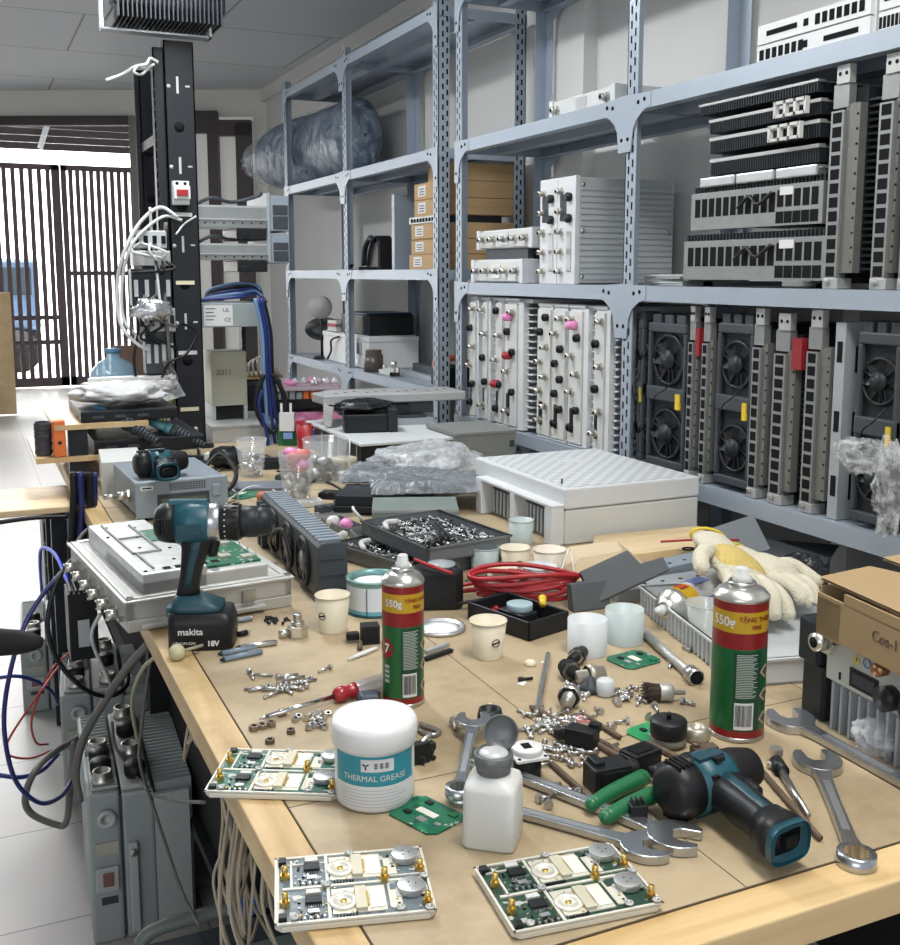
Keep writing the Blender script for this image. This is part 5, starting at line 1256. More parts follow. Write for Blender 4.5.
# gloves
knit = M('knit_cotton', (.64, .60, .48), .9, 0, .07, 60, .5, bscale=260); knity = M('knit_yellow_grip', (.60, .46, .15), .8, 0, .25, 160, .5, bscale=240)
def glove(label, base, hd, z, flip=1, seed=0, grip=knity, s=1.):
    """work glove lying palm up: cuff, palm and five separate fingers"""
    t = thing('work_glove', label, 'glove', base+UP*z, hd, 'knitted work gloves'); rr = random.Random(seed); b = MB()
    def el(cx, rx, rz_, x, zc, n=18): return [(x, cx+rx*math.cos(2*PI*j/n), zc+rz_*math.sin(2*PI*j/n)) for j in range(n)]
    b.loft([el(0, .036*s, .017*s, -.055*s, .020), el(0, .040*s, .019*s, -.03*s, .021), el(0, .037*s, .018*s, 0, .022), el(0, .045*s, .021*s, .035*s, .026), el(0, .048*s, .021*s, .07*s, .027), el(0, .042*s, .016*s, .092*s, .024), el(0, .03*s, .008*s, .1*s, .022)], knit); 
    b.build('palm', t, subs=1)
    g = MB(); g.loft([el(0, .030*s, .016*s, .0, .0295), el(0, .042*s, .018*s, .035*s, .032), el(0, .045*s, .018*s, .07*s, .033), el(0, .036*s, .012*s, .09*s, .029)], grip); g.build('grip_coating', t, subs=1)
    for k, (y, l, a) in enumerate(((-.034, .06, -14), (-.012, .075, -4), (.012, .078, 4), (.033, .068, 12))):
        f = MB(); d = V((math.cos(R(a)), math.sin(R(a)), 0)); p = V((.085*s, y*s*flip, .024)); w = rr.uniform(-.006, .008)
        f.tube([p, p+d*l*.4*s+UP*(.008+w), p+d*l*.8*s+UP*(.004+w), p+d*l*s+UP*(-.008)], .0125*s, knit, 12, 5, r2=.0115*s); f.sph(p+d*l*s+UP*(-.008), .0118*s, knit); f.build('finger', t)
    f = MB(); p = V((.02*s, -.035*s*flip, .024)); d = V((.75, -.66*flip, 0)); f.tube([p, p+d*.025*s+UP*.01, p+d*.05*s+UP*.006, p+(d+V((.3, 0, 0)))*.062*s], .0145*s, knit, 12, 5, r2=.0125*s); f.sph(p+(d+V((.3, 0, 0)))*.062*s, .0127*s, knit); f.build('thumb', t)
    c = MB(); c.tube([(-.056*s, .033*s*math.cos(2*PI*i/20), .02+.0155*s*math.sin(2*PI*i/20)) for i in range(21)], .0026, M('yellow_hem', (.72, .55, .04), .8), 6, 1, False); c.build('hem', t)
    return t
g1 = glove('cream knitted glove with yellow gripped palm draped over the tray, fingers to the right', P(716, 579, BZ+.04), 0, .03, 1, 1, s=1.05)
g1.rotation_euler = (R(-18), R(14), ang(P(708, 575), P(775, 622)))
g2 = glove('second cream knitted glove lying behind the tray corner, fingertips toward the carton', P(748, 578, BZ+.03), 0, .012, -1, 4, knit, s=.95)
g2.rotation_euler = (R(-10), R(8), ang(P(745, 578), P(815, 606)))
b = MB(); crumple(b, 0, 0, .035, .05, .04, .034, M('black_film', (.015, .017, .02), .18, 0, .3, 30, .9, bscale=50), 6, 30, 20, .3, 3.5)
solo(b, 'crumpled_bag', 'shiny crumpled black plastic bag behind the gloves', 'plastic bag', P(800, 590)+UP*.0)

# ---------------------------------------------------------------- radio and carton at the right
def right_radio():
    A = P(806, 712); B_ = P(905, 772); rz = ang(A, B_)
    t = thing('finned_radio', 'grey radio with black end cap and cooling fins, carton resting on it', 'radio unit', A+UP*.0006, rz); L, d, h = .30, .22, .115
    b = MB(); b.bx(.03, L, .012, d, .035, h, M('radio_beige', (.50, .52, .49), .5, 0, .05)); b.bx(.03, L, .002, d, h*.52, h*.98, M('radio_beige', (0, 0, 0))); b.build('housing', t, .002)
    e = MB(); e.prism([(-.012, .0), (.03, .0), (.03, d), (-.012, d)], .0, .07, iron_m); e.prism([(-.018, -.004), (.022, -.004), (.022, d), (-.018, d)], .07, h+.012, iron_m); e.build('black_end_cap', t, .004)
    f = MB()
    for i in range(17): x = .045+.25*i/16; f.bx(x, x+.004, .0, d, .0, h*.52, grey_m)
    f.bx(.03, L, .05, d, 0.01, h*.5, dgrey_m); f.build('cooling_fins', t)
    c = MB(); coax(c, (.035, .0, h*.95), .014, .022, nickel_m, (0, -1, 0)); c.build('connector', t)
    for i, x in enumerate((.145, .185, .23)): c = MB(); c.cyl((x, .003, h*.68), (x, -.014, h*.68), .0145, black_m, n=20); c.build('black_cap', t)
    c = MB(); c.bx(.075, .122, -.0, .003, h*.58, h*.78, black_m); c.bx(.08, .117, -.0006, 0, h*.62, h*.74, dgrey_m); c.build('socket_panel', t)
    c = MB(); c.add([(.077, .001, h*.84), (.092, .001, h*.84), (.0845, .001, h*.955)], [(0, 1, 2)], yellow_m); c.add([(.0795, .0006, h*.855), (.0895, .0006, h*.855), (.0845, .0006, h*.935)], [(0, 1, 2)], M('warn_fill', (.65, .6, .2), .5)); c.bx(.0838, .0852, .0002, .0006, h*.87, h*.91, black_m); c.build('warning_triangle', t)
    c = MB(); c.tube([(.102+.006*math.cos(q), .001, h*.9+.006*math.sin(q)) for q in [2*PI*i/16 for i in range(17)]], .0009, M('mark_blue', (.1, .2, .5), .5), 5, 1, False); c.build('round_mark', t)
    c = MB(); c.cyl((.13, .003, h*.93), (.13, -.012, h*.93), .008, M('copper', (.4, .2, .1), .35, .8)); c.build('copper_terminal', t)
    c = MB(); c.bx(.055, .058, .001, .003, h*.58, h*.66, slot_m); c.bx(.2, .203, .001, .003, h*.56, h*.62, slot_m); c.build('slot', t)
    return A, rz, h
RA, Rrz, Rh = right_radio()
def carton():
    t = thing('open_carton', 'tan cardboard carton with torn open flaps and handwriting, resting on radio', 'box', RA+UP*(Rh+.0135), Rrz+R(-3)); L, d, h = .34, .20, .05
    T0 = Matrix.Translation((.028, .0, 0)); m = kraft2_m
    b = MB(); b.T = T0; e = .003
    b.bx(0, L, -.012, -.009, -.008, h-.008, m); b.prism([(0, -.012), (.045, -.012), (.045, -.009), (0, -.009)], -.01, h-.012, m); b.bx(.05, L*.55, -.012, -.009, h-.01, h+.004, m)
    b.bx(0, e, -.009, d, .0, h, m); b.bx(L-e, L, 0, d, 0, h, m); b.bx(0, L, d-e, d, 0, h+.01, m); b.bx(0, L, -.009, d, 0, e, M('carton_inside', (.10, .07, .04), .9)); b.build('carton_walls', t)
    f = MB(); f.T = T0
    fp = [(-.004, -.008, h+.010), (L, -.008, h+.010), (L, .11, h+.018), (.035, .11, h+.018), (.03, .085, h+.016), (-.012, .07, h+.015)]; f.add(fp, [(0, 1, 2, 3, 4, 5)], m); f.add([(x, y, z-.003) for x, y, z in fp], [(5, 4, 3, 2, 1, 0)], m); f.build('top_flap', t)
    f = MB(); f.T = T0; fp = [(-.02, .095, h+.022), (L, .095, h+.022), (L, d, h+.034), (.02, d, h+.034), (-.01, .15, h+.03)]; f.add(fp, [(0, 1, 2, 3, 4)], m); f.add([(x, y, z-.003) for x, y, z in fp], [(4, 3, 2, 1, 0)], m); f.build('rear_flap', t)
    g = MB(); g.T = T0; tex(g, 'Cos-1', .018, M('pen_ink', (.10, .07, .05), .7, 0, 0), .125, -.0125, .022); g.build('handwriting', t)
carton()
b = MB(); crumple(b, 0, 0, .022, .022, .03, .02, film_m, 9, 24, 16, .4, 3.); solo(b, 'plastic_scrap', 'small crumpled clear plastic scrap by the radio fins at right', 'plastic wrap', P(876, 752)+UP*.0, .5)

# ---------------------------------------------------------------- loose tools
def rod(name, label, cat, a, b_, r, m, z=0, group=None, r2=None, parts=()):
    pa, pb = P(*a, BZ+z+r), P(*b_, BZ+z+r); t = MB(); t.cyl(pa, pb, r, m, r2, 14); return t, pa, pb
def socket_wrench():
    pa, pb = P(644, 630, BZ+.008), P(690, 672, BZ+.008); d = (pb-pa).normalized()
    t = thing('socket_wrench', 'long tubular socket wrench lying beside the light grey tray', 'wrench')
    b = MB(); b.cyl(pa, pb, .0065, dalu_m, n=18); b.build('tube', t)
    c = MB(); q = d.to_track_quat('Z', 'Y').to_matrix().to_4x4(); T = Matrix.Translation(pb+UP*.003) @ q
    c.lathe([(.0065, -.006), (.011, .0), (.0115, .022), (.0095, .0225)], steel_m, 26, T, cap=False); c.lathe([(.0095, .0225), (.008, .0225), (.0078, .006), (.0001, .006)], slot_m, 6, T, False); c.build('socket', t)
socket_wrench()
def brush():
    pa, pb = P(644, 690, BZ+.012), P(690, 690, BZ+.012); d = (pb-pa).normalized(); q = d.to_track_quat('Z', 'Y').to_matrix().to_4x4(); T = Matrix.Translation(pa) @ q
    t = thing('wire_brush', 'round wire end brush with brown bristles and metal shank', 'brush'); b = MB(); rr = random.Random(4)
    b.lathe([(.013, .004), (.0105, .022)], M('bristle', (.06, .042, .03), .9, 0, .5, 300, .8), 30, T)
    for i in range(160):
        a = rr.uniform(0, 2*PI); r = .0135*math.sqrt(rr.random()); p0 = T @ V((r*.8*math.cos(a), r*.8*math.sin(a), .02)); p1 = T @ V((r*1.08*math.cos(a), r*1.08*math.sin(a), rr.uniform(-.003, .004))); b.cyl(p0, p1, .0005, M('bristle', (0, 0, 0)), n=3)
    b.build('bristles', t); c = MB(); c.lathe([(.0105, .02), (.0115, .022), (.0115, .035), (.009, .038), (.0035, .038), (.0035, .054), (.0001, .054)], dalu_m, 26, T); c.build('ferrule', t)
brush()
def screwdriver():
    p0, p1, p2 = P(268, 714, BZ+.006), P(334, 694, BZ+.010), P(398, 672, BZ+.012); d = (p1-p0).normalized()
    t = thing('screwdriver', 'screwdriver with red collar and clear ribbed handle pointing left', 'screwdriver')
    b = MB(); b.cyl(p0, p1, .0032, chrome_m, n=14); b.cyl(p0-d*.012, p0, .0012, steel_m, r2=.0032); b.build('blade', t)
    b = MB(); q = d.to_track_quat('Z', 'Y').to_matrix().to_4x4(); T = Matrix.Translation(p1) @ q; b.lathe([(.006, 0), (.010, .004), (.0105, .014), (.008, .02), (.010, .026), (.0105, .032)], dred_m, 24, T); b.build('red_collar', t)
    b = MB(); n = 24; b.loft([[(T @ V(((.0105 if j % 4 < 2 else .0088)*k*math.cos(2*PI*j/n), (.0105 if j % 4 < 2 else .0088)*k*math.sin(2*PI*j/n), z))) for j in range(n)] for z, k in ((.03, .9), (.036, 1), (.09, 1), (.097, .85))], M('clear_handle', (.55, .54, .54), .08, 0, 0, alpha=.55, spec=.9), smooth=False); b.build('clear_handle', t)
screwdriver()
b = MB(); pa, pb = P(385, 700), P(362, 707); 
b = MB(); b.loft([[(x, y, z) for x, y in ((-.014*k, -.012*k), (.014*k, -.012*k), (.016*k, .012*k), (-.016*k, .012*k))] for z, k in ((0, 1), (.012, 1), (.017, .8))], M('navy_plug', (.03, .04, .07), .4), smooth=False); solo(b, 'wire_connector', 'small navy block between the screwdriver handle and grease tub lid', 'connector', P(369, 703)+UP*.0005, CR+R(8), None, .003)
# pens
for i, (a, c, m, lb) in enumerate((((224, 657), (262, 649), 'pb', 'front blue-grey pen lying near the drill battery'), ((222, 651), (256, 645), 'pb', 'second blue-grey pen, just behind the front one'), ((240, 645), (277, 640), 'ps', 'silver striped pen lying in the row of pens right of the battery'))):
    pm = M('pen_blue', (.18, .25, .32), .4) if m == 'pb' else alu_m
    pa, pb = P(*a, BZ+.0045), P(*c, BZ+.0045); b = MB(); d = (pb-pa).normalized(); b.cyl(pa, pb, .004, pm, n=12); b.cyl(pa-d*.006, pa, .0015, iron_m, r2=.004); b.bx(0, .02, -.001, .001, .004, .005, steel_m, Matrix.Translation(pb-d*.022) @ Matrix.Rotation(ang(pa, pb), 4, 'Z'))
    solo(b, 'pen', lb, 'pen', (0, 0, 0), 0, 'pens by the drill')
pa, pb = P(236, 632, BZ+.006), P(250, 628, BZ+.006); 
for i, (a, c, lb) in enumerate((((233, 619), (250, 616), 'short grey metal rod behind the pens, next to drill battery'), ((238, 632), (247, 630), 'tiny black rod between grey rod and pens'))):
    pa, pb = P(*a, BZ+.0045), P(*c, BZ+.0045); b = MB(); b.cyl(pa, pb, .0042, (bgrey_m, black_m)[i]); b.cyl(pb, pb+(pb-pa).normalized()*.004, .003, steel_m); solo(b, 'metal_rod', lb, 'rod')
# tweezers, hex keys, picks
pa, pb = P(348, 658, BZ+.002), P(377, 646, BZ+.002)
b = MB(); L = (pb-pa).length; b.prism([(0, -.001), (L*.5, -.004), (L, -.003), (L, .003), (L*.5, .004), (0, .001)], 0, .0025, white2_m); solo(b, 'spatula', 'thin white tapered spatula left of the slim spray can', 'spatula', pa, ang(pa, pb))
for i, (a, c, lb) in enumerate((((426, 650), (447, 642), 'grey flat bit holder lying right of the slim spray can'), ((425, 657), (451, 648), 'black flat stick next to the grey bit holder'))):
    pa, pb = P(*a, BZ+.003), P(*c, BZ+.003); b = MB(); b.bx(0, (pb-pa).length, -.004, .004, -.003, .003, (grey_m, black_m)[i]); b.bx((pb-pa).length, (pb-pa).length+.004, -.003, .003, -.002, .002, steel_m); solo(b, 'flat_stick', lb, 'stick', pa, ang(pa, pb), None, .001)
t = MB(); t.tube([P(417, 726, BZ+.004), P(430, 733, BZ+.004), P(438, 731, BZ+.004), P(438, 728, BZ+.004), P(420, 722, BZ+.004)], .003, steel_m, 6, 2); solo(t, 'hex_key', 'bent steel hex key peeking out behind the grease tub', 'hex key')
pa, pb = P(537, 709, BZ+.005), P(548, 652, BZ+.005); b = MB(); b.hexn(pa, pb, .0042, satin_m); b.cyl(pa, pa+(pa-pb).normalized()*.006, .0028, steel_m, n=8); solo(b, 'steel_rod', 'long straight steel rod pointing away, left of the connector heap', 'rod')
def rusty(label, a, c, r, r2=None, z=.004):
    pa, pb = P(*a, BZ+z), P(*c, BZ+z); b = MB(); b.cyl(pa, pb, r, rust_m, r2); d = (pb-pa).normalized(); b.cyl(pa-d*.008, pa, r*.5, rust_m, r2=r); solo(b, 'rusty_rod', label, 'rod', (0, 0, 0), 0, 'rusty tool rods')
rusty('rusty rod lying between square socket and the green pliers', (542, 752), (605, 810), .0033)
rusty('longest rusty rod running from screw heap to the black pliers head', (534, 706), (622, 756), .004)
rusty('thick rusty shaft running into the black pliers grips', (590, 735), (660, 772), .005)
rusty('thin rusty rod by the pink rubber piece', (586, 714), (620, 735), .003)
rusty('rusty flat pick under the black round disc', (652, 742), (690, 762), .004)
rusty('rusty rod right of the teal drill nose, reaching furthest forward', (764, 771), (820, 836), .0033)
b = MB(); pa, pb = P(781, 768, BZ+.006), P(808, 813, BZ+.006); d = (pb-pa).normalized()
t = thing('bit_driver', 'steel driver bit with black collar and crossbar right of the teal drill', 'screwdriver bit')
b.cyl(pa, pb, .0045, steel_m, r2=.003); b.build('shaft', t); b = MB(); b.cyl(pa-d*.02, pa+d*.004, .0085, black_m); b.build('black_collar', t); b = MB(); q = P(776, 752, BZ+.010); b.hexn(q, q+UP*.008, .008, nickel_m); b.cyl(q-V((.02, .012, .005)), q+V((.004, .0, -.002)), .0035, nickel_m); b.build('crossbar', t)
# pliers
def pliers():
    t = thing('pliers', 'pliers with green handles and black sockets resting at their jaw', 'pliers')
    for a, m_, c in (((642, 776), (612, 790), (592, 802)), ((652, 793), (628, 803), (606, 815))):
        b = MB(); pts = [P(*a, BZ+.014), P(*m_, BZ+.013), P(*c, BZ+.011)]; b.tube(pts, .0095, green_m, 12, 6, r2=.0075); b.sph(pts[-1], .0074, green_m); b.sph(pts[0], .0094, green_m); b.build('handle', t)
    b = MB(); b.tube([P(652, 770, BZ+.014), P(668, 762, BZ+.014), P(690, 752, BZ+.01)], .007, iron_m, 8, 4, r2=.003); b.build('jaw', t)
pliers()
def blocky(name, label, cat, px, parts, rz=0., group=None):
    b = MB()
    for p_ in parts:
        if p_[0] == 'b': b.box(p_[1], p_[2], p_[3], p_[4] if len(p_) > 4 else 0)
        else: b.cyl(p_[1], p_[2], p_[3], p_[4], n=18)
    return solo(b, name, label, cat, P(*px)+UP*.0005, rz, group, .0012)
blocky('cable_gland', 'black square connector shell lying behind the green pliers', 'connector', (607, 785), (('b', (0, 0, .014), (.045, .03, .028), black_m), ('b', (0, -.016, .016), (.03, .004, .018), slot_m), ('c', (.02, 0, .016), (.036, 0, .016), .010, black_m), ('b', (-.012, .004, .03), (.012, .02, .006), black_m)), CR+R(20), 'black connector shells')
blocky('cable_gland', 'black open connector shell touching the pliers jaw', 'connector', (640, 767), (('b', (0, 0, .012), (.04, .028, .024), black_m), ('b', (0, 0, .0245), (.028, .018, .002), slot_m), ('b', (-.02, 0, .012), (.006, .02, .018), iron_m)), CR+R(35), 'black connector shells')
blocky('cable_gland', 'black clamp body in the middle of the screw heap', 'connector', (582, 745), (('b', (0, 0, .012), (.036, .022, .024), black_m), ('c', (-.018, 0, .014), (-.034, .004, .008), .008, black_m), ('b', (.012, .01, .024), (.014, .01, .01), black_m)), CR-R(30), 'black connector shells')
blocky('pin_connector', 'small black toothed plug at the wrench jaws, front centre', 'connector', (637, 820), (('b', (0, 0, .01), (.018, .014, .02), black_m), ('b', (-.005, 0, .023), (.002, .012, .006), black_m), ('b', (0, 0, .023), (.002, .012, .006), black_m), ('b', (.005, 0, .023), (.002, .012, .006), black_m), ('b', (.012, -.004, .003), (.01, .008, .005), nickel_m)), CR+R(10))
def sq_socket():
    t = thing('square_socket', 'white square flange socket with black slot on a dark base', 'socket', P(527, 772)+UP*.0005, CR+R(18))
    b = MB(); b.cyl((0, 0, 0), (0, 0, .022), .016, black_m, n=24); b.build('dark_base', t); b = MB(); b.bx(-.019, .019, -.019, .019, .022, .026, white2_m); b.lathe([(.0175, .026), (.0175, .032), (.016, .033), (.001, .033)], white2_m, 30); b.build('flange', t, .001)
    b = MB(); b.bx(-.006, .004, -.006, .007, .033, .0336, slot_m); b.build('slot', t)
    for sx, sy in ((-1, -1), (1, -1), (1, 1), (-1, 1)): b = MB(); b.cyl((sx*.0155, sy*.0155, .026), (sx*.0155, sy*.0155, .0265), .0022, slot_m, n=10); b.build('corner_hole', t)
sq_socket()
b = MB(); b.lathe([(.014, 0), (.016, .004), (.016, .012), (.014, .02), (.010, .02), (.010, .006), (.001, .006)], black_m, 28); solo(b, 'threaded_ring', 'black threaded ring beside the wrench jaw behind the bottle', 'ring', P(490, 722)+UP*.0005)
def knob():
    t = thing('rotary_disc', 'black round disc with central stud on a rough grey plate', 'disc', P(668, 742)+UP*.0018)
    b = MB(); b.lathe([(.021, .010), (.022, .012), (.022, .028), (.0205, .030), (.001, .030)], black_m, 32); b.lathe([(.003, .03), (.003, .037), (.0015, .039), (.0001, .039)], black_m, 10); b.build('black_disc', t); b = MB(); b.lathe([(.018, 0), (.022, .002), (.02, .010), (.001, .010)], M('corroded', (.28, .26, .22), .7, .3, .3, 120, .6), 20); b.build('base_plate', t)
knob()
b = MB(); b.lathe([(.012, 0), (.015, .004), (.013, .014), (.009, .018), (.007, .012), (.001, .010)], M('pale_metal', (.48, .45, .38), .4, .6, .15), 20); b.box((.012, 0, .006), (.012, .008, .010), M('pale_metal', (0, 0, 0))); solo(b, 'valve_fitting', 'pale worn metal fitting between the black disc and wide spray can', 'fitting', P(697, 738)+UP*.0005)
b = MB(); b.box((0, 0, .006), (.03, .014, .012), rust_m, .3); b.cyl((-.01, 0, .012), (-.01, 0, .016), .005, rust_m); solo(b, 'rusty_clamp', 'dark rusty clamp lying left of the teal drill nose', 'clamp', P(704, 754)+UP*.0005, CR)
# connectors heap
def conn(label, px, r, l, m, hd, m2=black_m):
    t = thing('coax_connector', label, 'connector', P(*px)+UP*(r+.0006), hd, 'metal connectors in the heap'); b = MB(); T = Matrix.Rotation(R(90), 4, 'Y')
    b.lathe([(r*.6, -l*.5), (r*.6, -l*.1), (r, -l*.1), (r, l*.15), (r*.75, l*.15), (r*.75, l*.5), (r*.5, l*.5), (r*.5, l*.2), (.0001, l*.2)], m, 22, T); b.build('barrel', t); c = MB(); c.hexn((-l*.12, 0, 0), (l*.0, 0, 0), r*.99, m2); c.build('nut', t)
conn('black and nickel connector at the back of the heap, upright black cap', (577, 662), .012, .04, black_m, CR+R(60), nickel_m)
conn('large black-ringed connector at the left of the heap', (570, 678), .014, .035, rubber_m, CR+R(110), nickel_m)
conn('white and grey connector in the middle of the heap', (590, 683), .014, .04, M('pale_metal', (0, 0, 0)), CR+R(20))
conn('nickel collar connector lying nearest to the viewer in the heap', (569, 706), .015, .034, nickel_m, CR+R(75))
b = MB(); b.lathe([(.011, 0), (.014, .003), (.014, .01), (.007, .012), (.005, .02), (.001, .022)], dgrey_m, 22); solo(b, 'rubber_bung', 'dark conical bung on the connector heap', 'bung', P(590, 690)+UP*.0005)
b = MB(); b.lathe([(.010, 0), (.0125, .004), (.0115, .02), (.009, .022), (.001, .022)], tub_m, 22); solo(b, 'plastic_thimble', 'small translucent white cap right of the connector heap', 'cap', P(605, 693)+UP*.0005)
b = MB(); b.prism([(0, 0), (.02, -.004), (.024, .012), (.004, .016)], 0, .003, M('pink_rubber', (.75, .32, .33), .6)); solo(b, 'pink_rubber', 'pink rubber scrap beside the thin rusty rod', 'rubber', P(574, 720)+UP*.0005, CR)
b = MB(); b.lathe([(.008, 0), (.009, .003), (.006, .007), (.001, .008)], cream_m, 16); solo(b, 'cream_pellet', 'tiny cream cap right of the lone paper cup', 'cap', P(530, 663)+UP*.0003)
for i, (px, s, lb) in enumerate((((541, 661), .010, 'tiny square white paper scrap near the cream cap'), ((523, 684), .014, 'thin white paper scrap left of the steel rod'), ((493, 703), .006, 'small white paper dot left of the screw heap'), ((548, 745), .016, 'pale translucent flake beside the square socket'))):
    b = MB(); b.prism([(0, 0), (s, s*.1), (s*1.05, s*.6), (s*.1, s*.7)], 0, .0006, paper_m if i < 3 else tub_m); solo(b, 'paper_scrap', lb, 'scrap', P(*px)+UP*.0004, CR+i, 'small scraps on the bench')
b = MB(); b.tube([(0, 0, .002), (.012, .003, .002), (.02, .0, .004)], .0022, black_m); b.cyl((.004, 0, .0), (.004, 0, .005), .004, black_m); solo(b, 'small_clip', 'small black clip by the thin white paper scrap', 'clip', P(518, 679)+UP*.0003, CR)
# adapter by the tin
t = thing('plug_adapter', 'black ridged block with a brown leg between paper cup and spray can', 'adapter', P(370, 640)+UP*.0005, CR+R(12)); b = MB(); b.bx(-.014, .014, -.012, .012, 0, .028, black_m)
for i in range(4): b.bx(-.012+i*.007, -.009+i*.007, -.0135, -.012, .002, .026, black_m)
b.build('block', t, .002); b = MB(); b.cyl((-.016, -.012, .004), (-.02, -.036, .004), .004, rust_m); b.build('brown_leg', t); b = MB(); b.box((-.026, .004, .01), (.02, .012, .012), black_m); b.build('side_plug', t, .002)
t = thing('n_type_adapter', 'stubby nickel coax adapter standing right of the pens', 'adapter', P(298, 634)+UP*.0005, CR); b = MB(); b.hexn((0, 0, 0), (0, 0, .018), .016, nickel_m); b.cyl((0, 0, .018), (0, 0, .024), .010, nickel_m); b.cyl((0, 0, .024), (0, 0, .036), .007, steel_m); b.build('body', t, .001); b = MB(); b.cyl((-.014, -.004, .007), (-.026, -.012, .007), .006, nickel_m); b.build('side_port', t)
# ---------------------------------------------------------------- screws
def screw_mesh(l, r, head, m):
    b = MB(); b.cyl((0, 0, r*2), (l, 0, r*.9), r, m, n=8)
    if head == 'hex': b.hexn((-r*1.8, 0, r*2), (0, 0, r*2), r*2.1, m)
    elif head == 'nut': b = MB(); b.hexn((0, 0, 0), (0, 0, r*2), r*2.2, m); b.cyl((0, 0, r*2), (0, 0, r*2.05), r*1.1, slot_m, n=8)
    else: b.lathe([(r*1.9, 0), (r*1.9, r*1.2), (r*1.2, r*1.9), (.0001, r*1.9)], m, 12, Matrix.Translation((0, 0, r*2)) @ Matrix.Rotation(R(-90), 4, 'Y'))
    return b
SCR = {}
def screws(label, grp, pts, l, r, head, m, seed, cat='screw', name='screw'):
    rr = random.Random(seed)
    k = (l, r, head, m.name); first = None
    for (x, y) in pts:
        p = P(x, y)+UP*.0005
        if k not in SCR:
            SCR[k] = screw_mesh(l, r, head, m).build(name); o = SCR[k]
        else:
            o = SCR[k].copy(); COL.objects.link(o); o.name = name
        o.location = p; o.rotation_euler = (rr.uniform(0, .2), 0, rr.uniform(0, 2*PI)); tag(o, label, cat, grp)
def cloud(cx, cy, sx, sy, n, seed):
    rr = random.Random(seed); return [(cx+sx*(rr.random()+rr.random()-1), cy+sy*(rr.random()+rr.random()-1)) for _ in range(n)]
screws('long silver screw in the loose pile above the red-collared screwdriver', 'screws in the pile above the screwdriver', cloud(288, 685, 26, 11, 20, 1), .028, .002, 'pan', steel_m, 1)
screws('single silver screw lying alone left of the screw pile', 'lone screws on the left of the bench', [(250, 672), (254, 675)], .026, .0021, 'pan', steel_m, 5)
screws('lone screw lying between screw pile and paper cup', 'lone screw', [(330, 668)], .02, .002, 'pan', steel_m, 3)
screws('small nut in the pile just below the screwdriver shaft', 'nuts below the screwdriver', cloud(312, 721, 18, 9, 16, 2), .012, .0022, 'nut', steel_m, 2, 'nut', 'nut')
screws('short bolt among the nuts below the screwdriver', 'bolts among the nuts', cloud(318, 718, 18, 9, 7, 12), .011, .0022, 'hex', nickel_m, 12, 'bolt', 'bolt')
screws('brownish bush in the short row left of the nuts', 'brownish bushes in a row', [(254, 728), (262, 726), (271, 724), (282, 713)], .008, .003, 'nut', M('bush_brown', (.24, .18, .13), .5, .4), 7, 'bush', 'metal_bush')
screws('dark nut lying alone near the brown bushes', 'dark nuts by the brown bushes', [(270, 741), (291, 731)], .01, .0026, 'nut', rust_m, 8, 'nut', 'nut')
screws('tiny dark pin scattered right of the drill battery', 'tiny pins by the drill', cloud(276, 619, 14, 5, 12, 4), .008, .0014, 'pan', iron_m, 4, 'pin', 'pin')
screws('silver screw in the heap around the black clamp body', 'screws in the main heap', cloud(560, 722, 38, 17, 36, 9), .024, .0019, 'pan', steel_m, 9)
screws('silver screw scattered between heap and pliers', 'screws in front of the heap', cloud(570, 755, 40, 22, 20, 10), .018, .0019, 'pan', steel_m, 10)
screws('small screw beside the translucent white cap', 'screws by the white cap', cloud(620, 696, 20, 9, 14, 11), .014, .002, 'pan', steel_m, 11)
screws('small bolt lying around the wire brush', 'bolts near the wire brush', [(655, 706), (684, 702), (600, 712), (618, 704), (648, 718), (612, 728), (626, 722), (672, 664), (690, 650)], .015, .0022, 'hex', steel_m, 13, 'bolt', 'bolt')
screws('hex bolt standing out alone left of the ring behind the bottle', 'lone bolts left of the bottle', [(454, 725), (470, 752)], .012, .003, 'hex', nickel_m, 14, 'bolt', 'bolt')
screws('bolt under the two long wrenches', 'bolts by the long wrenches', [(540, 800), (548, 806), (566, 792), (580, 795), (590, 800), (556, 788)], .014, .0024, 'hex', steel_m, 15, 'bolt', 'bolt')
screws('tiny grey screw lying in the connector heap', 'screws in the connector heap', cloud(584, 690, 24, 9, 18, 16), .012, .0018, 'pan', alu_m, 16)
screws('small dark screw behind the grease tub', 'dark screws behind the grease tub', cloud(424, 752, 12, 12, 8, 17), .012, .0026, 'hex', iron_m, 17)
blocky('black_bracket', 'small black bracket sticking out behind the grease tub', 'bracket', (420, 760), (('b', (0, 0, .012), (.022, .012, .024), black_m), ('b', (.012, 0, .018), (.014, .01, .006), iron_m), ('c', (.0, 0, .02), (.02, .01, .026), .003, steel_m)), CR+R(30))
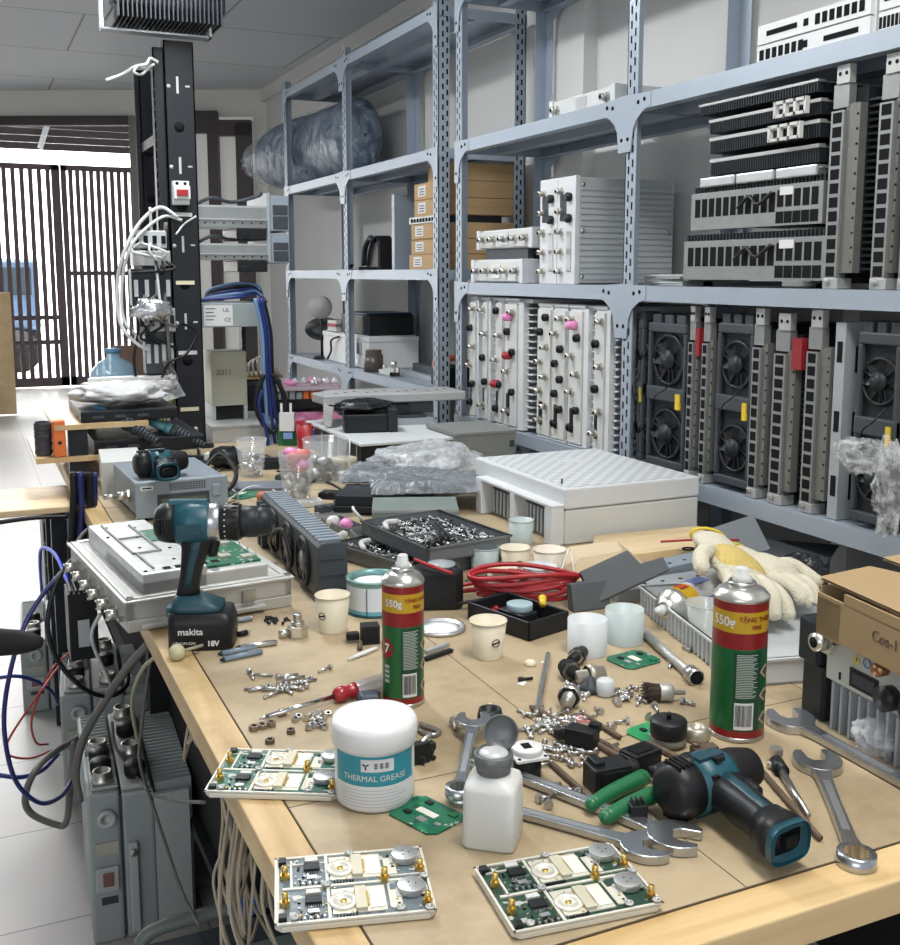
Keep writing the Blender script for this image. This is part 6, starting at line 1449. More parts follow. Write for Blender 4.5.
# ================================================================ RACK POST, FLOODLIGHT, SUBRACKS
YR = 3.40
def rack():
    t = thing('equipment_rack', 'tall black slotted rack post rising from the bench with taped cables', 'rack', (0, 0, BZ+.0005)); z0 = 0
    ztop = PY(170, 38, YR).z-BZ
    xa, xb = .600, .690
    b = MB(); m = M('rack_black', (.012, .014, .019), .45, 0, .2, 20, spec=.35)
    b.bx(xa, xb, YR, YR+.004, 0, ztop, m); b.bx(xa, xa+.004, YR, YR+.05, 0, ztop, m); b.bx(xb-.004, xb, YR, YR+.05, 0, ztop, m); b.bx(xa-.03, xa-.026, YR+.02, YR+.06, 0, ztop-.02, m); b.bx(xa-.03, xa, YR+.02, YR+.024, 0, ztop-.02, m)
    for z in (.38, .62, .86, 1.1):
        b.bx(xa+.035, xa+.042, YR-.0006, YR, z, z+.05, lgrey_m); b.cyl((xa+.012, YR-.0006, z+.02), (xa+.012, YR, z+.02), .006, lgrey_m, n=10); b.cyl((xa+.04, YR-.0006, z-.1), (xa+.04, YR, z-.1), .016, slot_m, n=14); b.bx(xa+.062, xa+.076, YR-.0006, YR, z+.02, z+.025, lgrey_m)
    z = .03
    while z < ztop-.05: b.cyl((xa-.0275, YR+.0195, z), (xa-.0275, YR+.02, z), .004, dgrey_m, n=6) ; z += .03
    b.build('front_post', t)
    c = MB(); zr = PY(150, 70, YR+.32).z-BZ; c.bx(xa-.045, xa+.06, YR+.30, YR+.304, 0, zr, m); c.bx(xa-.03, xa-.026, YR+.30, YR+.36, 0, zr, m); c.bx(xa+.016, xa+.02, YR+.30, YR+.36, 0, zr, m)
    for z in (.5, .8, .95): c.cyl((xa-.005, YR+.2994, z), (xa-.005, YR+.30, z), .014, slot_m, n=12)
    c.build('rear_post', t)
    c = MB(); c.bx(xa-.03, xb+.02, YR-.02, YR+.38, -.0, .014, m); c.build('base_rail', t)
    for zz in (.3, .95): c = MB(); c.bx(xa-.03, xa-.02, YR+.06, YR+.3, zz, zz+.03, m); c.build('cross_rail', t)
    for z in (.12, .3, .52, .73):
        c = MB(); c.bx(xa+.012, xb-.02, YR-.0012, YR, z, z+.012, (paper_m, cream_m, grey_m, paper_m)[int(z*10) % 4]); c.build('tape_strip', t)
    return ztop
ztop = rack()
def breaker():
    p = PY(180, 203, YR-.001); t = thing('circuit_breaker', 'small white circuit breaker with red switch mounted on the black rack post', 'circuit breaker', p); w = .05
    b = MB(); b.bx(-w/2, w/2, -.03, 0, 0, .072, white2_m); b.bx(-w/2, w/2, -.045, -.03, .016, .056, white2_m); b.build('breaker_body', t, .002)
    b = MB(); b.bx(-.017, .017, -.054, -.045, .026, .044, red_m); b.build('red_switch', t, .001)
    for x in (-.012, .012): b = MB(); b.cyl((x, -.031, .064), (x, -.028, .064), .005, slot_m, n=10); b.build('terminal_screw', t)
breaker()
def floodlight():
    p0 = PY(104, 40, YR-.02); p1 = PY(222, 40, YR-.02); w = p1.x-p0.x; z0 = BZ+ztop+.02
    t = thing('floodlight', 'black finned floodlight with bracket on top of the black rack post', 'floodlight', (p0.x, YR-.09, z0)); m = M('flood_black', (.03, .035, .042), .45, .3, .15)
    b = MB(); b.bx(.02, w, 0, .24, .05, .32, m); b.build('housing', t, .01)
    b = MB(); n = 24
    for i in range(n): x = .03+(w-.04)*i/n; b.prism([(0, .0), (.24, .0), (.24, .3), (0, .3)], 0, .004, m, Matrix.Translation((x, 0, .012)) @ Matrix(((0, 0, 1, 0), (1, 0, 0, 0), (0, 1, 0, 0), (0, 0, 0, 1))) @ Matrix.Translation((-.03, 0, 0)))
    b.build('cooling_fins', t)
    b = MB(); st = alu_m; b.bx(-.008, -.002, .05, .1, -.005, .26, st); b.bx(-.008, w*.9, .05, .1, -.012, -.006, M('bracket_grey', (.25, .27, .29), .4, .5)); b.bx(w*.88, w*.9, .05, .1, -.012, .05, st); b.cyl((-.02, .075, .13), (-.002, .075, .13), .02, steel_m); b.build('bracket', t)
floodlight()
def subrack(label, z, h):
    t = thing('subrack', label, 'subrack', (.70, YR+.05, z), 0, 'open subracks fixed to the rack'); w = .29
    b = MB(); b.bx(0, w-.06, .20, .22, 0, h, dalu_m); b.build('rear_rail', t)
    b = MB(); b.bx(0, w-.06, 0, .02, 0, h, M('galvanised', (.34, .36, .36), .35, .7, .15, 20)); b.bx(0, w-.06, -.008, .0, h*.35, h*.42, alu_m); b.bx(0, w-.06, .0, .03, h, h+.006, alu_m)
    for i in range(8): b.cyl((.02+.03*i, -.001, h*.2), (.02+.03*i, 0, h*.2), .003, slot_m, n=6)
    b.build('front_rail', t)
    b = MB(); b.bx(w-.07, w-.06, -.01, .26, -.01, h+.05, grey_m); b.bx(w-.06, w, -.02, .26, -.012, h+.04, bgrey_m)
    for k in range(2): b.bx(w-.055, w-.005, -.024, -.02, -.005+k*(h+.03)/2, (k+1)*(h+.01)/2, dgrey_m)
    b.build('end_cage', t, .002)
    b = MB(); b.bx(w-.17, w-.07, .0, .2, -.04, -.003, black_m); b.box((w-.14, .01, -.03), (.05, .03, .02), iron_m, .4); b.build('black_module', t, .003)
    b = MB(); b.tube([(.0, .03, h+.01), (.05, .02, h+.03), (.12, .05, h+.02), (.2, .03, h+.04), (w-.08, .02, h+.05)], .006, dgrey_m); b.build('black_lead', t)
subrack('upper open metal subrack right of the black rack post', PY(230, 224, YR).z, .062)
subrack('lower open metal subrack right of the black rack post', PY(230, 257, YR).z, .045)
def power_box():
    p = PY(203, 326, YR+.02); q = PY(268, 326, YR+.02); t = thing('power_supply', 'grey power supply box with white rating label and blue cables on top', 'power supply', (p.x, YR+.06, p.z)); w = q.x-p.x; h = .078
    b = MB(); b.bx(0, w, 0, .26, 0, h, M('psu_grey', (.30, .34, .34), .5, .1, .06)); b.build('case', t, .002)
    l = MB(); l.bx(.012, w*.50, -.0008, 0, h*.06, h*.92, paper_m); 
    for i in range(4): l.bx(.018, .05-.006*(i % 2), -.0012, -.0008, h*(.75-.15*i), h*(.79-.15*i), dgrey_m)
    o = l.build('rating_label', t); l = MB(); tex(l, 'CE', .018, slot_m, w*.42, -.001, h*.3); tex(l, 'UL', .018, slot_m, w*.40, -.001, h*.7); l.build('rating_marks', o)
    for i in range(5):
        l = MB(); l.tube([(.0+.012*i, .05+.02*i, h+.006), (w*.3, .03+.03*i, h+.014+.006*i), (w*.65, .02+.03*i, h+.02+.01*i), (w*.95, .05, h+.03+.006*i), (w+.012, .02+.01*i, h)], .006, (blue_m, lblue_m, blue_m, black_m, lblue_m)[i]); l.build('cable', t)
    for xx in (.03, w-.03): b = MB(); b.bx(xx, xx+.014, .2, .24, -.15, 0, iron_m); b.build('hanger', t)
    return p, q
pp, pq = power_box()
# blue cable bundle hanging right of the supply
for i, (m, dx, lb) in enumerate(((lblue_m, 0, 'light blue cable, left one of the bundle hanging beside the power supply'), (blue_m, .014, 'dark blue cable hanging in the middle of the bundle beside the power supply'), (blue_m, .028, 'dark blue cable, right side of the bundle beside the power supply'), (black_m, .04, 'black cable hanging at the right of the blue cable bundle'))):
    b = MB(); Yc = YR-.03+.012*i; f = [(255+i*3, 296), (262+i*3, 330), (264+i*3, 370), (266+i*4, 400), (268+i*5, 425), (272+i*4, 447)]
    b.tube([PY(x, y, Yc) for x, y in f], .006 if i < 3 else .005, m); solo(b, 'hanging_cable', lb, 'cable', (0, 0, 0), 0, 'blue cable bundle')
b = MB(); b.tube([PY(x, y, YR-.04) for x, y in ((264, 372), (258, 388), (256, 405), (262, 420), (272, 430), (280, 420), (286, 402), (280, 384), (272, 372))], .008, black_m); b.tube([PY(x, y, YR-.05) for x, y in ((262, 388), (259, 404), (266, 428), (268, 444))], .006, blue_m); solo(b, 'cable_loop', 'loop of dark cables hanging below the blue bundle', 'cable')
# beige box on a grey case
def beige():
    a = P(212, 458); q = P(276, 450); t = thing('grey_enclosure', 'grey flat topped metal enclosure right of the black rack post', 'enclosure', V((.725, 3.47, BZ+.0005))); w, d, h = .235, .36, .055
    b = MB(); b.bx(0, w, 0, d, 0, h, dalu_m); b.bx(-.003, w+.003, -.003, d, h-.006, h+.001, M('enclosure_grey', (.40, .41, .40), .5, .2, .05)); b.cyl((w*.4, d*.5, h), (w*.4, d*.5, h+.001), .008, slot_m); b.build('case', t, .003)
    t2 = thing('beige_box', 'beige upright metal box with handwritten 2011 on its front', 'box', (.755, 3.60, BZ+h+.051)); w, h2 = .122, .185
    b = MB(); b.bx(0, w, 0, .14, 0, h2, beige_m); b.bx(.0, w, -.003, 0, h2-.01, h2, beige_m); b.build('case', t2, .004)
    g = MB(); tex(g, '2011', .028, M('pencil', (.16, .15, .12), .7, 0, 0), w*.36, -.001, h2*.62); g.build('handwriting', t2)
    b = MB(); b.bx(.0, .012, .0, .14, -.05, 0, lgrey_m); b.bx(w-.012, w, 0, .14, -.05, 0, lgrey_m); b.bx(.012, w-.012, .02, .12, -.05, 0, black_m); b.build('feet', t2)
beige()
b = MB(); p = PX(293, 345, 1.2)
b = MB(); b.bx(0, .10, 0, .16, 0, .115, kraft_m); b.bx(.01, .09, -.001, 0, .01, .10, M('carton_inside', (.1, .07, .04))); b.prism([(0, 0), (.1, 0), (.1, -.05), (.0, -.045)], .112, .115, kraft_m); solo(b, 'brown_carton', 'small open brown carton behind the hanging blue cables', 'box', (.885, 3.86, BZ+.06+.0), R(-4)); 
b = MB(); b.bx(0, .14, 0, .2, 0, .0595, iron_m); b.bx(.01, .13, -.002, 0, .01, .05, dgrey_m); solo(b, 'black_unit', 'black unit under the small brown carton', 'box', (.97, 3.84, BZ+.0004))

# ---------------------------------------------------------------- pile behind the clear cups
def stack():
    o = P(286, 441); h0 = .055
    X0, Y0 = 1.02, 3.62
    t = thing('wooden_crate', 'low pine crate under the pink film and boxes at the back of the bench', 'crate', (X0-.02, Y0-.01, BZ+.0005), R(-10)); w = .27
    b = MB(); b.bx(0, w, 0, .2, 0, .01, ply_m); b.bx(0, w, 0, .012, .0, .022, ply_m); b.bx(0, w, .19, .2, 0, .022, ply_m); b.build('crate', t); b = MB(); b.bx(.1, .2, .012, .19, .01, .018, dgrey_m); b.build('lining', t)
    ax = V((math.cos(R(-10)), math.sin(R(-10)), 0)); ay = V((-ax.y, ax.x, 0)); O = V((X0-.02, Y0-.01, BZ))
    b = MB(); pk = film('pink_film', (.62, .22, .42), .15, .2, 30, .8)
    b.grid(lambda u, v: (.0+.24*u, .02+.15*v, .062+.012*noise.noise(V((u*5, v*5, 2)))+.0*u), 14, 10, pk); b.grid(lambda u, v: (.24*u, .02-.01*noise.noise(V((u*6, v*4, 5))), .022+.042*v), 14, 6, pk); b.grid(lambda u, v: (.24*u, .17, .022+.042*v), 4, 2, pk); b.grid(lambda u, v: (0, .02+.15*u, .022+.042*v), 4, 3, pk); b.grid(lambda u, v: (.24, .02+.15*u, .022+.042*v), 4, 3, pk)
    solo(b, 'pink_film_pack', 'pack wrapped in pink bubble film on the pine crate', 'package', O+UP*.001, R(-10))
    t = thing('relay_box', 'black open box with orange and grey blocks on the pink pack', 'box', O+ax*(-.03)+ay*.02+UP*.078, R(-10)); w = .245
    b = MB(); b.bx(0, w, 0, .16, 0, .004, black_m); b.bx(0, w, 0, .004, 0, .036, black_m); b.bx(0, w, .156, .16, 0, .05, black_m); b.bx(0, .004, 0, .16, 0, .05, black_m); b.bx(w-.004, w, 0, .16, 0, .05, black_m); b.build('box_body', t)
    for i in range(9): b = MB(); b.bx(.012+.025*i, .033+.025*i, .02, .1, .005, .058+.003*(i % 3), (grey_m, grey_m, grey_m, grey_m, orange_m, orange_m, orange_m, orange_m, dgrey_m)[i]); b.build('relay_block', t, .002)
    t = thing('component_tray', 'tray of pinkish glass-like components on top of the black relay box', 'tray', O+ax*(-.035)+ay*.03+UP*.142, R(-10)); b = MB(); b.bx(0, .25, 0, .14, 0, .018, M('pinkish_tray', (.42, .30, .36), .5)); b.bx(.01, .24, -.001, 0, .004, .014, M('pinkish_strip', (.5, .42, .46), .4)); b.build('tray', t)
    rr = random.Random(3)
    for i in range(16): b = MB(); x = .012+.226*rr.random(); y = .01+.11*rr.random(); b.lathe([(.010, 0), (.012, .008), (.006, .018), (.001, .022)], (pink_m, paper_m, alu_m, M('lilac', (.62, .45, .60), .3))[i % 4], 10, c=(x, y, .018)); b.build('component', t)
    # ivory ribbed basket
    b = MB(); iv = M('ivory', (.55, .52, .44), .5)
    for i in range(14): q = PI*i/13; b.tube([(.075*math.cos(q), 0, .01), (.068*math.cos(q), -.02-.03*math.sin(q), .05*math.sin(q)+.02), (.05*math.cos(q), .04, .06*math.sin(q)+.02)], .004, iv, 5, 3)
    b.cyl((-.075, .04, .012), (.075, .04, .012), .012, iv); solo(b, 'ribbed_basket', 'ivory ribbed basket behind the pinkish component tray', 'basket', O+ax*(-.05)+ay*.22+UP*.17, R(-20))
    b = MB(); b.bx(0, .14, 0, .12, 0, .165, dgrey_m); b.bx(.01, .13, -.002, 0, .02, .15, iron_m); solo(b, 'dark_unit', 'dark unit under the ivory ribbed basket', 'box', O+ax*(-.12)+ay*.18+UP*.0005, R(-10))
stack()
cup('red_cup', 'bright red plastic cup in front of the pine crate', 'cup', (307, 446), .028, .036, .085, red_m, group=None)
t = thing('jack_bracket', 'small white bracket with prongs on a green board, left of the pine crate', 'bracket', P(288, 443)+UP*.0005, CR)
b = MB(); b.bx(-.03, .03, -.01, .0, .0, .07, green_m); b.build('green_board', t); b = MB(); b.bx(-.022, .026, -.03, -.01, .05, .11, white2_m); b.bx(-.02, -.012, -.02, -.014, .11, .14, white2_m); b.bx(.01, .018, -.02, -.014, .11, .14, white2_m); b.bx(-.01, .02, -.032, -.03, .025, .045, M('blue_label', (.2, .32, .6))); b.build('white_bracket', t, .003)

# ---------------------------------------------------------------- clear cups
clr = M('cup_clear2', (.70, .73, .75), .08, 0, 0, alpha=.2, spec=.8)
def clear_cup(label, px, r0, r1, h, stuffs, seed):
    t = cup('clear_cup', label, 'cup', px, r0, r1, h, clr, True, 'clear plastic cups of parts'); rr = random.Random(seed)
    for name, n, m, zf, s in stuffs:
        for i in range(n):
            z = h*(zf[0]+(zf[1]-zf[0])*rr.random()); rad = (r0+(r1-r0)*z/h)-s-.002; a = rr.uniform(0, 2*PI); q = rad*math.sqrt(rr.random()); b = MB(); c = V((q*math.cos(a), q*math.sin(a), z)); mm = rr.choice(m)
            if name == 'wad': b.sph(c, (s, s*.9, s*.75), mm, 10, 7)
            else: T = Matrix.Translation(c) @ Matrix.Rotation(rr.uniform(0, PI), 4, V((rr.random(), rr.random(), .2))); b.lathe([(s*.7, -s*.6), (s, -s*.3), (s*.7, s*.1), (s*.7, s*.6), (.0001, s*.6)], mm, 9, T)
            b.build(name, t)
clear_cup('clear cup heaped with pink and red lumps over metal connectors', (297, 500), .032, .044, .125, (('connector', 26, (nickel_m, dalu_m, beige_m, rust_m), (.08, .55), .013), ('wad', 13, (pink_m, M('hot_pink', (.62, .10, .32), .4), M('lilac', (.50, .30, .46)), red_m, M('salmon', (.55, .16, .14))), (.66, 1.0), .018)), 1)
clear_cup('clear cup with a few silver parts beside the grey enclosure', (252, 474), .031, .043, .105, (('connector', 12, (alu_m, chrome_m, dgrey_m), (.1, .55), .013),), 2)
clear_cup('wide clear tub of dark parts behind the pink filled cup', (326, 478), .05, .062, .115, (('connector', 14, (dgrey_m, alu_m, iron_m), (.08, .5), .016),), 3)
b = MB(); b.lathe([(.03, 0), (.034, .004), (.034, .038), (.036, .04), (.036, .052), (.030, .053), (.001, .052)], M('jar_cream', (.55, .52, .38), .3), 28); solo(b, 'cream_jar', 'cream lidded jar behind the white tub with a straw', 'jar', P(344, 474)+UP*.0005)
t = cup('white_tub', 'small white tub with a thin white straw standing in it', 'tub', (349, 480), .027, .03, .026, offw_m, True, None, (offw_m, .8)); b = MB(); b.cyl((.0, 0, .012), (.004, .0, .125), .0022, paper_m, n=8); o = b.build('straw', None); o.location = t.location; tag(o, 'thin white straw standing upright in the small white tub', 'straw')

# ---------------------------------------------------------------- box with black sides, castings and film
def back_box():
    a = P(374, 472); X0 = a.x; t = thing('white_topped_cabinet', 'wide cabinet with white top and black slatted side, behind the film pile', 'cabinet', (X0-.03, a.y+.02, BZ+.0005)); w, d, h = .36, .52, .085
    b = MB(); b.bx(0, w, 0, d, 0, h-.008, black_m); b.bx(-.004, w, -.004, d, h-.008, h, white_m)
    for i in range(6): b.bx(-.003, 0, .03+.08*i, .036+.08*i, .004, h-.012, grey_m)
    b.build('cabinet_body', t, .002)
    b = MB(); b.bx(-.004, 0, d-.09, d-.03, .01, h-.02, M('navy_plate', (.03, .07, .25), .4)); b.build('blue_plate', t)
    O = V((X0-.03, a.y+.02, BZ+h+.001))
    c = MB(); c.bx(0, .13, 0, .10, 0, .055, black_m); c.bx(.13, .16, .0, .08, 0, .07, iron_m); solo(c, 'black_case', 'black small case lying on the white cabinet top', 'case', O+V((.02, .2, 0)), R(-15), None, .004)
    c = MB(); crumple(c, 0, 0, .02, .09, .05, .02, M('black_film', (0, 0, 0)), 12, 20, 14, .3); solo(c, 'black_bag', 'thin black bag on top of the small black case', 'plastic bag', O+V((.09, .24, .056)))
    c = MB(); c.bx(0, .2, 0, .12, 0, .02, grey_m); c.bx(.02, .18, .01, .11, .02, .03, dgrey_m); solo(c, 'grey_plate', 'grey stepped plate under the long perforated casting', 'plate', O+V((.14, .30, .0)), R(-8))
    # long casting on slabs
    s = MB(); s.bx(0, .30, 0, .18, 0, .035, dgrey_m); s.bx(.1, .22, -.02, .0, .002, .03, iron_m); solo(s, 'dark_slab', 'dark slab stacked below the long grey casting', 'slab', O+V((.06, .36, .032)), R(-10))
    t2 = thing('perforated_casting', 'long light grey casting with round holes lying on dark slabs', 'casting', O+V((.0, .34, .070)), R(-8)); c = MB(); cg = M('casting_grey', (.43, .44, .44), .5, .2, .06)
    c.prism([(0, 0), (.46, .0), (.44, .16), (.05, .17), (-.02, .09)], 0, .028, cg); c.build('cast_body', t2, .004)
    c = MB()
    for i in range(12): c.cyl((.05+.033*i, .05+.02*(i % 3), .028), (.05+.033*i, .05+.02*(i % 3), .0284), .006, slot_m, n=12)
    c.build('round_holes', t2)
    c = MB(); c.prism([(0, 0), (.03, 0), (.02, -.066), (.0, -.06)], 0, .02, offw_m, Matrix.Rotation(R(90), 4, 'X')); c.build('white_hook', t2) 
    return O
OB = back_box()
b = MB(); a = P(452, 472); b.bx(0, .19, 0, .22, 0, .10, M('olive_grey', (.22, .235, .225), .5)); b.bx(.17, .185, -.002, 0, .05, .07, dgrey_m); b.bx(-.004, .194, -.004, .22, .092, .101, M('olive_grey', (0, 0, 0))); solo(b, 'olive_box', 'olive grey metal box between film heap and the big white case', 'box', P(474, 468)+V((-.03, .05, .0005)), 0, None, .003)
b = MB(); crumple(b, 0, 0, .06, .15, .13, .055, wfilm_m, 3, 44, 26, .22, 2.4); solo(b, 'bubble_film', 'big heap of pale crumpled clear film behind the trays', 'plastic film', P(430, 486)+V((0, .03, .0)))
t = thing('film_covered_plate', 'light grey flat plate peeking out from the film heap', 'plate', P(430, 505)+V((.0, .0, .034)), CR+R(15)); b = MB(); b.bx(0, .17, 0, .11, 0, .022, lgrey_m); b.bx(.02, .15, -.002, 0, .004, .008, grey_m); b.build('plate', t, .003)
def sheets(label, px, w, d, h, hd, z, seed):
    b = MB(); a = P(*px)
    def fn(u, v):
        e = min(u, 1-u, v, 1-v)*8; e = min(1, e); n_ = noise.noise(V((u*4+seed, v*4, seed)))
        return (w*(u+.02*noise.noise(V((v*9, seed, 1)))), d*(v+.03*noise.noise(V((u*9, 2, seed)))), h*(.15+.85*e**.5)*(1+.22*n_)+.004*noise.noise(V((u*22, v*22, seed))))
    b.grid(fn, 40, 24, gfilm_m); b.bx(.01, w-.01, .01, d-.01, 0, h*.25, dgrey_m); solo(b, 'film_wrapped_sheet', label, 'package', a+UP*z, hd, 'grey film-wrapped flat packs')
sheets('upper left grey flat pack wrapped in shiny film, behind the parts trays', (338, 500), .27, .16, .03, CR+R(-4), .046, 1)
sheets('lower right grey flat pack wrapped in shiny film, resting on the green-grey box', (372, 514), .28, .15, .03, CR+R(6), .046, 5)
b = MB(); b.bx(0, .19, 0, .13, 0, .045, M('green_grey', (.17, .21, .19), .5)); b.bx(0, .19, -.001, 0, .038, .045, grey_m); solo(b, 'green_grey_box', 'green-grey flat box under the film-wrapped packs', 'box', P(372, 528)+UP*.0005, CR+R(3), None, .002)
b = MB(); b.bx(0, .22, 0, .14, 0, .044, iron_m); b.bx(0, .2, -.01, 0, .005, .02, black_m); solo(b, 'black_plate', 'black slatted plate under the left film-wrapped pack', 'plate', P(335, 512)+UP*.0005, CR+R(-6), None, .002)
def small_tray(label, px, w, d, h, hd):
    b = MB(); m = M('tray_grey', (0, 0, 0)); b.bx(0, w, 0, d, 0, .002, m); e = .003
    b.bx(0, w, 0, e, 0, h, m); b.bx(0, w, d-e, d, 0, h, m); b.bx(0, e, 0, d, 0, h, m); b.bx(w-e, w, 0, d, 0, h, m); solo(b, 'small_tray', label, 'tray', P(*px)+UP*.0005, hd, 'small grey trays')
small_tray('small grey tray holding the white hook end', (362, 548), .075, .10, .02, CR+R(20)); small_tray('narrow grey tray left of the one with the white hook end', (345, 534), .05, .12, .016, CR+R(32))
t = thing('white_hook', 'white hooked rod with flat white end leaning from the film pack', 'hook'); b = MB(); q = P(371, 532, BZ+.02); b.tube([P(353, 505, BZ+.08), P(354, 508, BZ+.085), P(361, 516, BZ+.07), P(368, 524, BZ+.04), q], .003, paper_m); b.build('rod', t); b = MB(); b.box(q+V((.004, -.014, .004)), (.026, .032, .008), white2_m, CR); b.build('flat_end', t, .003)
for i, (px, m, r_, lb) in enumerate((((333, 526), paper_m, .013, 'white crumpled wad left of the pink wad'), ((346, 529), pink_m, .013, 'pink crumpled wad beside the small grey trays'), ((343, 538), paper_m, .009, 'small white wad in front of the pink wad'))):
    b = MB(); crumple(b, 0, 0, r_, r_*1.2, r_, r_, m, i+20, 16, 12, .3); solo(b, 'crumpled_wad', lb, 'wad', P(*px)+UP*.002, 0, 'crumpled wads')
t = thing('comb_strip', 'silver comb-like metal strip heap behind the fan tray', 'strip', P(303, 520)+UP*.0005, CR+R(28)); b = MB()
for i in range(22): b.bx(.006*i, .006*i+.0035, 0, .045, .003, .006, alu_m)
b.bx(0, .135, .0, .004, 0, .008, alu_m); b.bx(0, .135, .041, .045, 0, .008, alu_m); b.build('comb', t)
b = MB(); b.bx(0, .15, 0, .1, 0, .006, M('grey_case_top', (.16, .18, .21), .4)); solo(b, 'dark_plate', 'dark blue-grey plate lying left of the pink filled cup', 'plate', P(232, 489)+UP*.0005, CR+R(4))
pcb('green board with an orange-red coil left of the pink filled cup', (241, 498), (268, 492), (236, 490))
b = MB(); b.lathe([(.012, 0), (.014, .01), (.01, .018), (.001, .018)], M('coil_red', (.42, .13, .06), .5), 18); solo(b, 'copper_coil', 'orange-red coil standing beside the green board by the pink cup', 'coil', P(262, 498)+UP*.002)
b = MB()
for k in range(3): b.tube([P(212+8*math.cos(q)*2.6+k*3, 488+7*math.sin(q)+k*3, BZ+.006+.006*k) for q in [2*PI*i/14 for i in range(15)]], .002, (gcable_m, wcable_m, gcable_m)[k])
solo(b, 'wire_coil', 'coil of thin pale wire right of the grey instrument', 'wire')
b = MB(); crumple(b, 0, 0, .03, .05, .05, .03, black_m, 30, 20, 14, .3); solo(b, 'black_pouch', 'black soft pouch lying behind the clear cup of silver parts', 'pouch', P(226, 466)+UP*.003)
b = MB(); b.tube([P(200, 470, BZ+.03), P(220, 452, BZ+.07), P(236, 470, BZ+.05), P(226, 488, BZ+.02), P(196, 486, BZ+.01)], .0065, black_m); solo(b, 'black_cable', 'thick black cable looping right of the grey instrument', 'cable')
b = MB(); b.bx(0, .05, 0, .04, 0, .03, white2_m); b.bx(.01, .04, -.006, 0, .008, .022, offw_m); solo(b, 'white_plug_block', 'small white plug block behind the drill body on the instrument', 'plug', P(204, 462)+UP*.0005, CR, None, .002)
for i, (px, dx) in enumerate((((275, 478), .12), ((262, 468), .14))):
    b = MB(); b.bx(0, dx, 0, .07, 0, .012+.012*i, (dgrey_m, iron_m)[i]); b.tube([(0, .02, .02+.01*i), (dx*.5, -.02, .03), (dx, .02, .016)], .003, black_m); solo(b, 'dark_module', ('flat dark module in front of the red cup', 'flat dark module between clear cup and red cup')[i], 'module', P(*px)+UP*.0005, CR+R(-12+30*i))

# ---------------------------------------------------------------- stand with wooden shelves at the far left
YS = 3.0
def stand():
    a = PY(56, 455, YS); x0 = a.x; z1 = a.z; x1 = PY(150, 455, YS).x; z2 = PY(60, 424, YS).z
    t = thing('shelf_stand', 'black stand with two wooden shelves at the far left end of the bench', 'stand', (x0, YS, 0)); w = x1-x0
    for z, n in ((z1-.016, 'lower_shelf'), (z2-.012, 'upper_shelf')): b = MB(); b.bx(-.05 if n[0] == 'l' else 0, w, 0, .42, z, z+.014, panel_m); b.build(n, t)
    for x, y in ((.06, .03), (.12, .38)): b = MB(); b.bx(x-.025, x+.025, y-.015, y+.015, BZ+.0005, z2-.012, iron_m); b.build('leg', t)
    b = MB(); b.bx(0.045, .075, .03, .38, BZ+.001, BZ+.012, iron_m); b.build('cross_bar', t)
    return x0, w, z1, z2
sx, sw, sz1, sz2 = stand()
def flat_device(label, x, y, z, w, d, h):
    t = thing('rack_device', label, 'rack device', (x, y, z)); b = MB(); b.bx(0, w, 0, d, 0, h, iron_m); b.build('case', t, .002); f = MB(); f.bx(.004, w-.004, -.004, 0, .004, h-.004, black_m); f.build('front_panel', t)
    for i in range(3): f = MB(); f.bx(.03+.06*i, .06+.06*i, -.006, -.004, h*.35, h*.6, dgrey_m); f.build('button', t)
flat_device('black flat device on the lower wooden shelf of the far left stand', sx+.10, YS+.01, sz1-.0015, .30, .36, .036)
flat_device('black flat device on the upper wooden shelf of the far left stand', sx+.07, YS+.02, sz2+.0025, .26, .36, .03)
t = thing('orange_box', 'orange power block hanging at the front left of the far left stand', 'power block', (sx-.004, YS+.002, sz1-.0015)); b = MB(); b.bx(0, .032, 0, .05, 0, .10, M('orange_case', (.72, .17, .04), .45)); b.build('case', t, .004); b = MB(); b.cyl((.016, 0, .04), (.016, -.002, .04), .005, black_m); b.build('screw', t)
b = MB()
zh0 = sz1-.0015
for i in range(12): z = zh0+i*(sz2-zh0)/12; b.lathe([(.019+.003*math.sin(i*2), z), (.024, z+.006), (.019, z+.014)], M('braid', (.05, .05, .06), .7, 0, .4, 60), 12, cap=False)
solo(b, 'corrugated_hose', 'dark corrugated hose standing left of the orange power block', 'hose', (sx-.026, YS+.06, 0))
def bagpaper():
    b = MB(); crumple(b, .06, 0, .03, .13, .12, .03, M('pale_bag', (.50, .50, .50), .45, 0, .15, 14, .7, bscale=25), 15, 44, 22, .3, 2.2); solo(b, 'crumpled_bag', 'crumpled white plastic bag on top of the far left stand', 'plastic bag', (sx+.13, YS+.15, sz2+.038))
    b = MB(); b.prism([(0, 0), (.26, .02), (.25, .07), (.01, .05)], 0, .012, M('pale_strip', (.55, .53, .50), .6)); b.prism([(.02, .05), (.28, .08), (.27, .13), (.03, .1)], .012, .022, offw_m); solo(b, 'paper_roll', 'pale flat bundle lying behind the crumpled white bag', 'bundle', (sx+.1, YS+.3, sz2+.07), R(-6))
bagpaper()
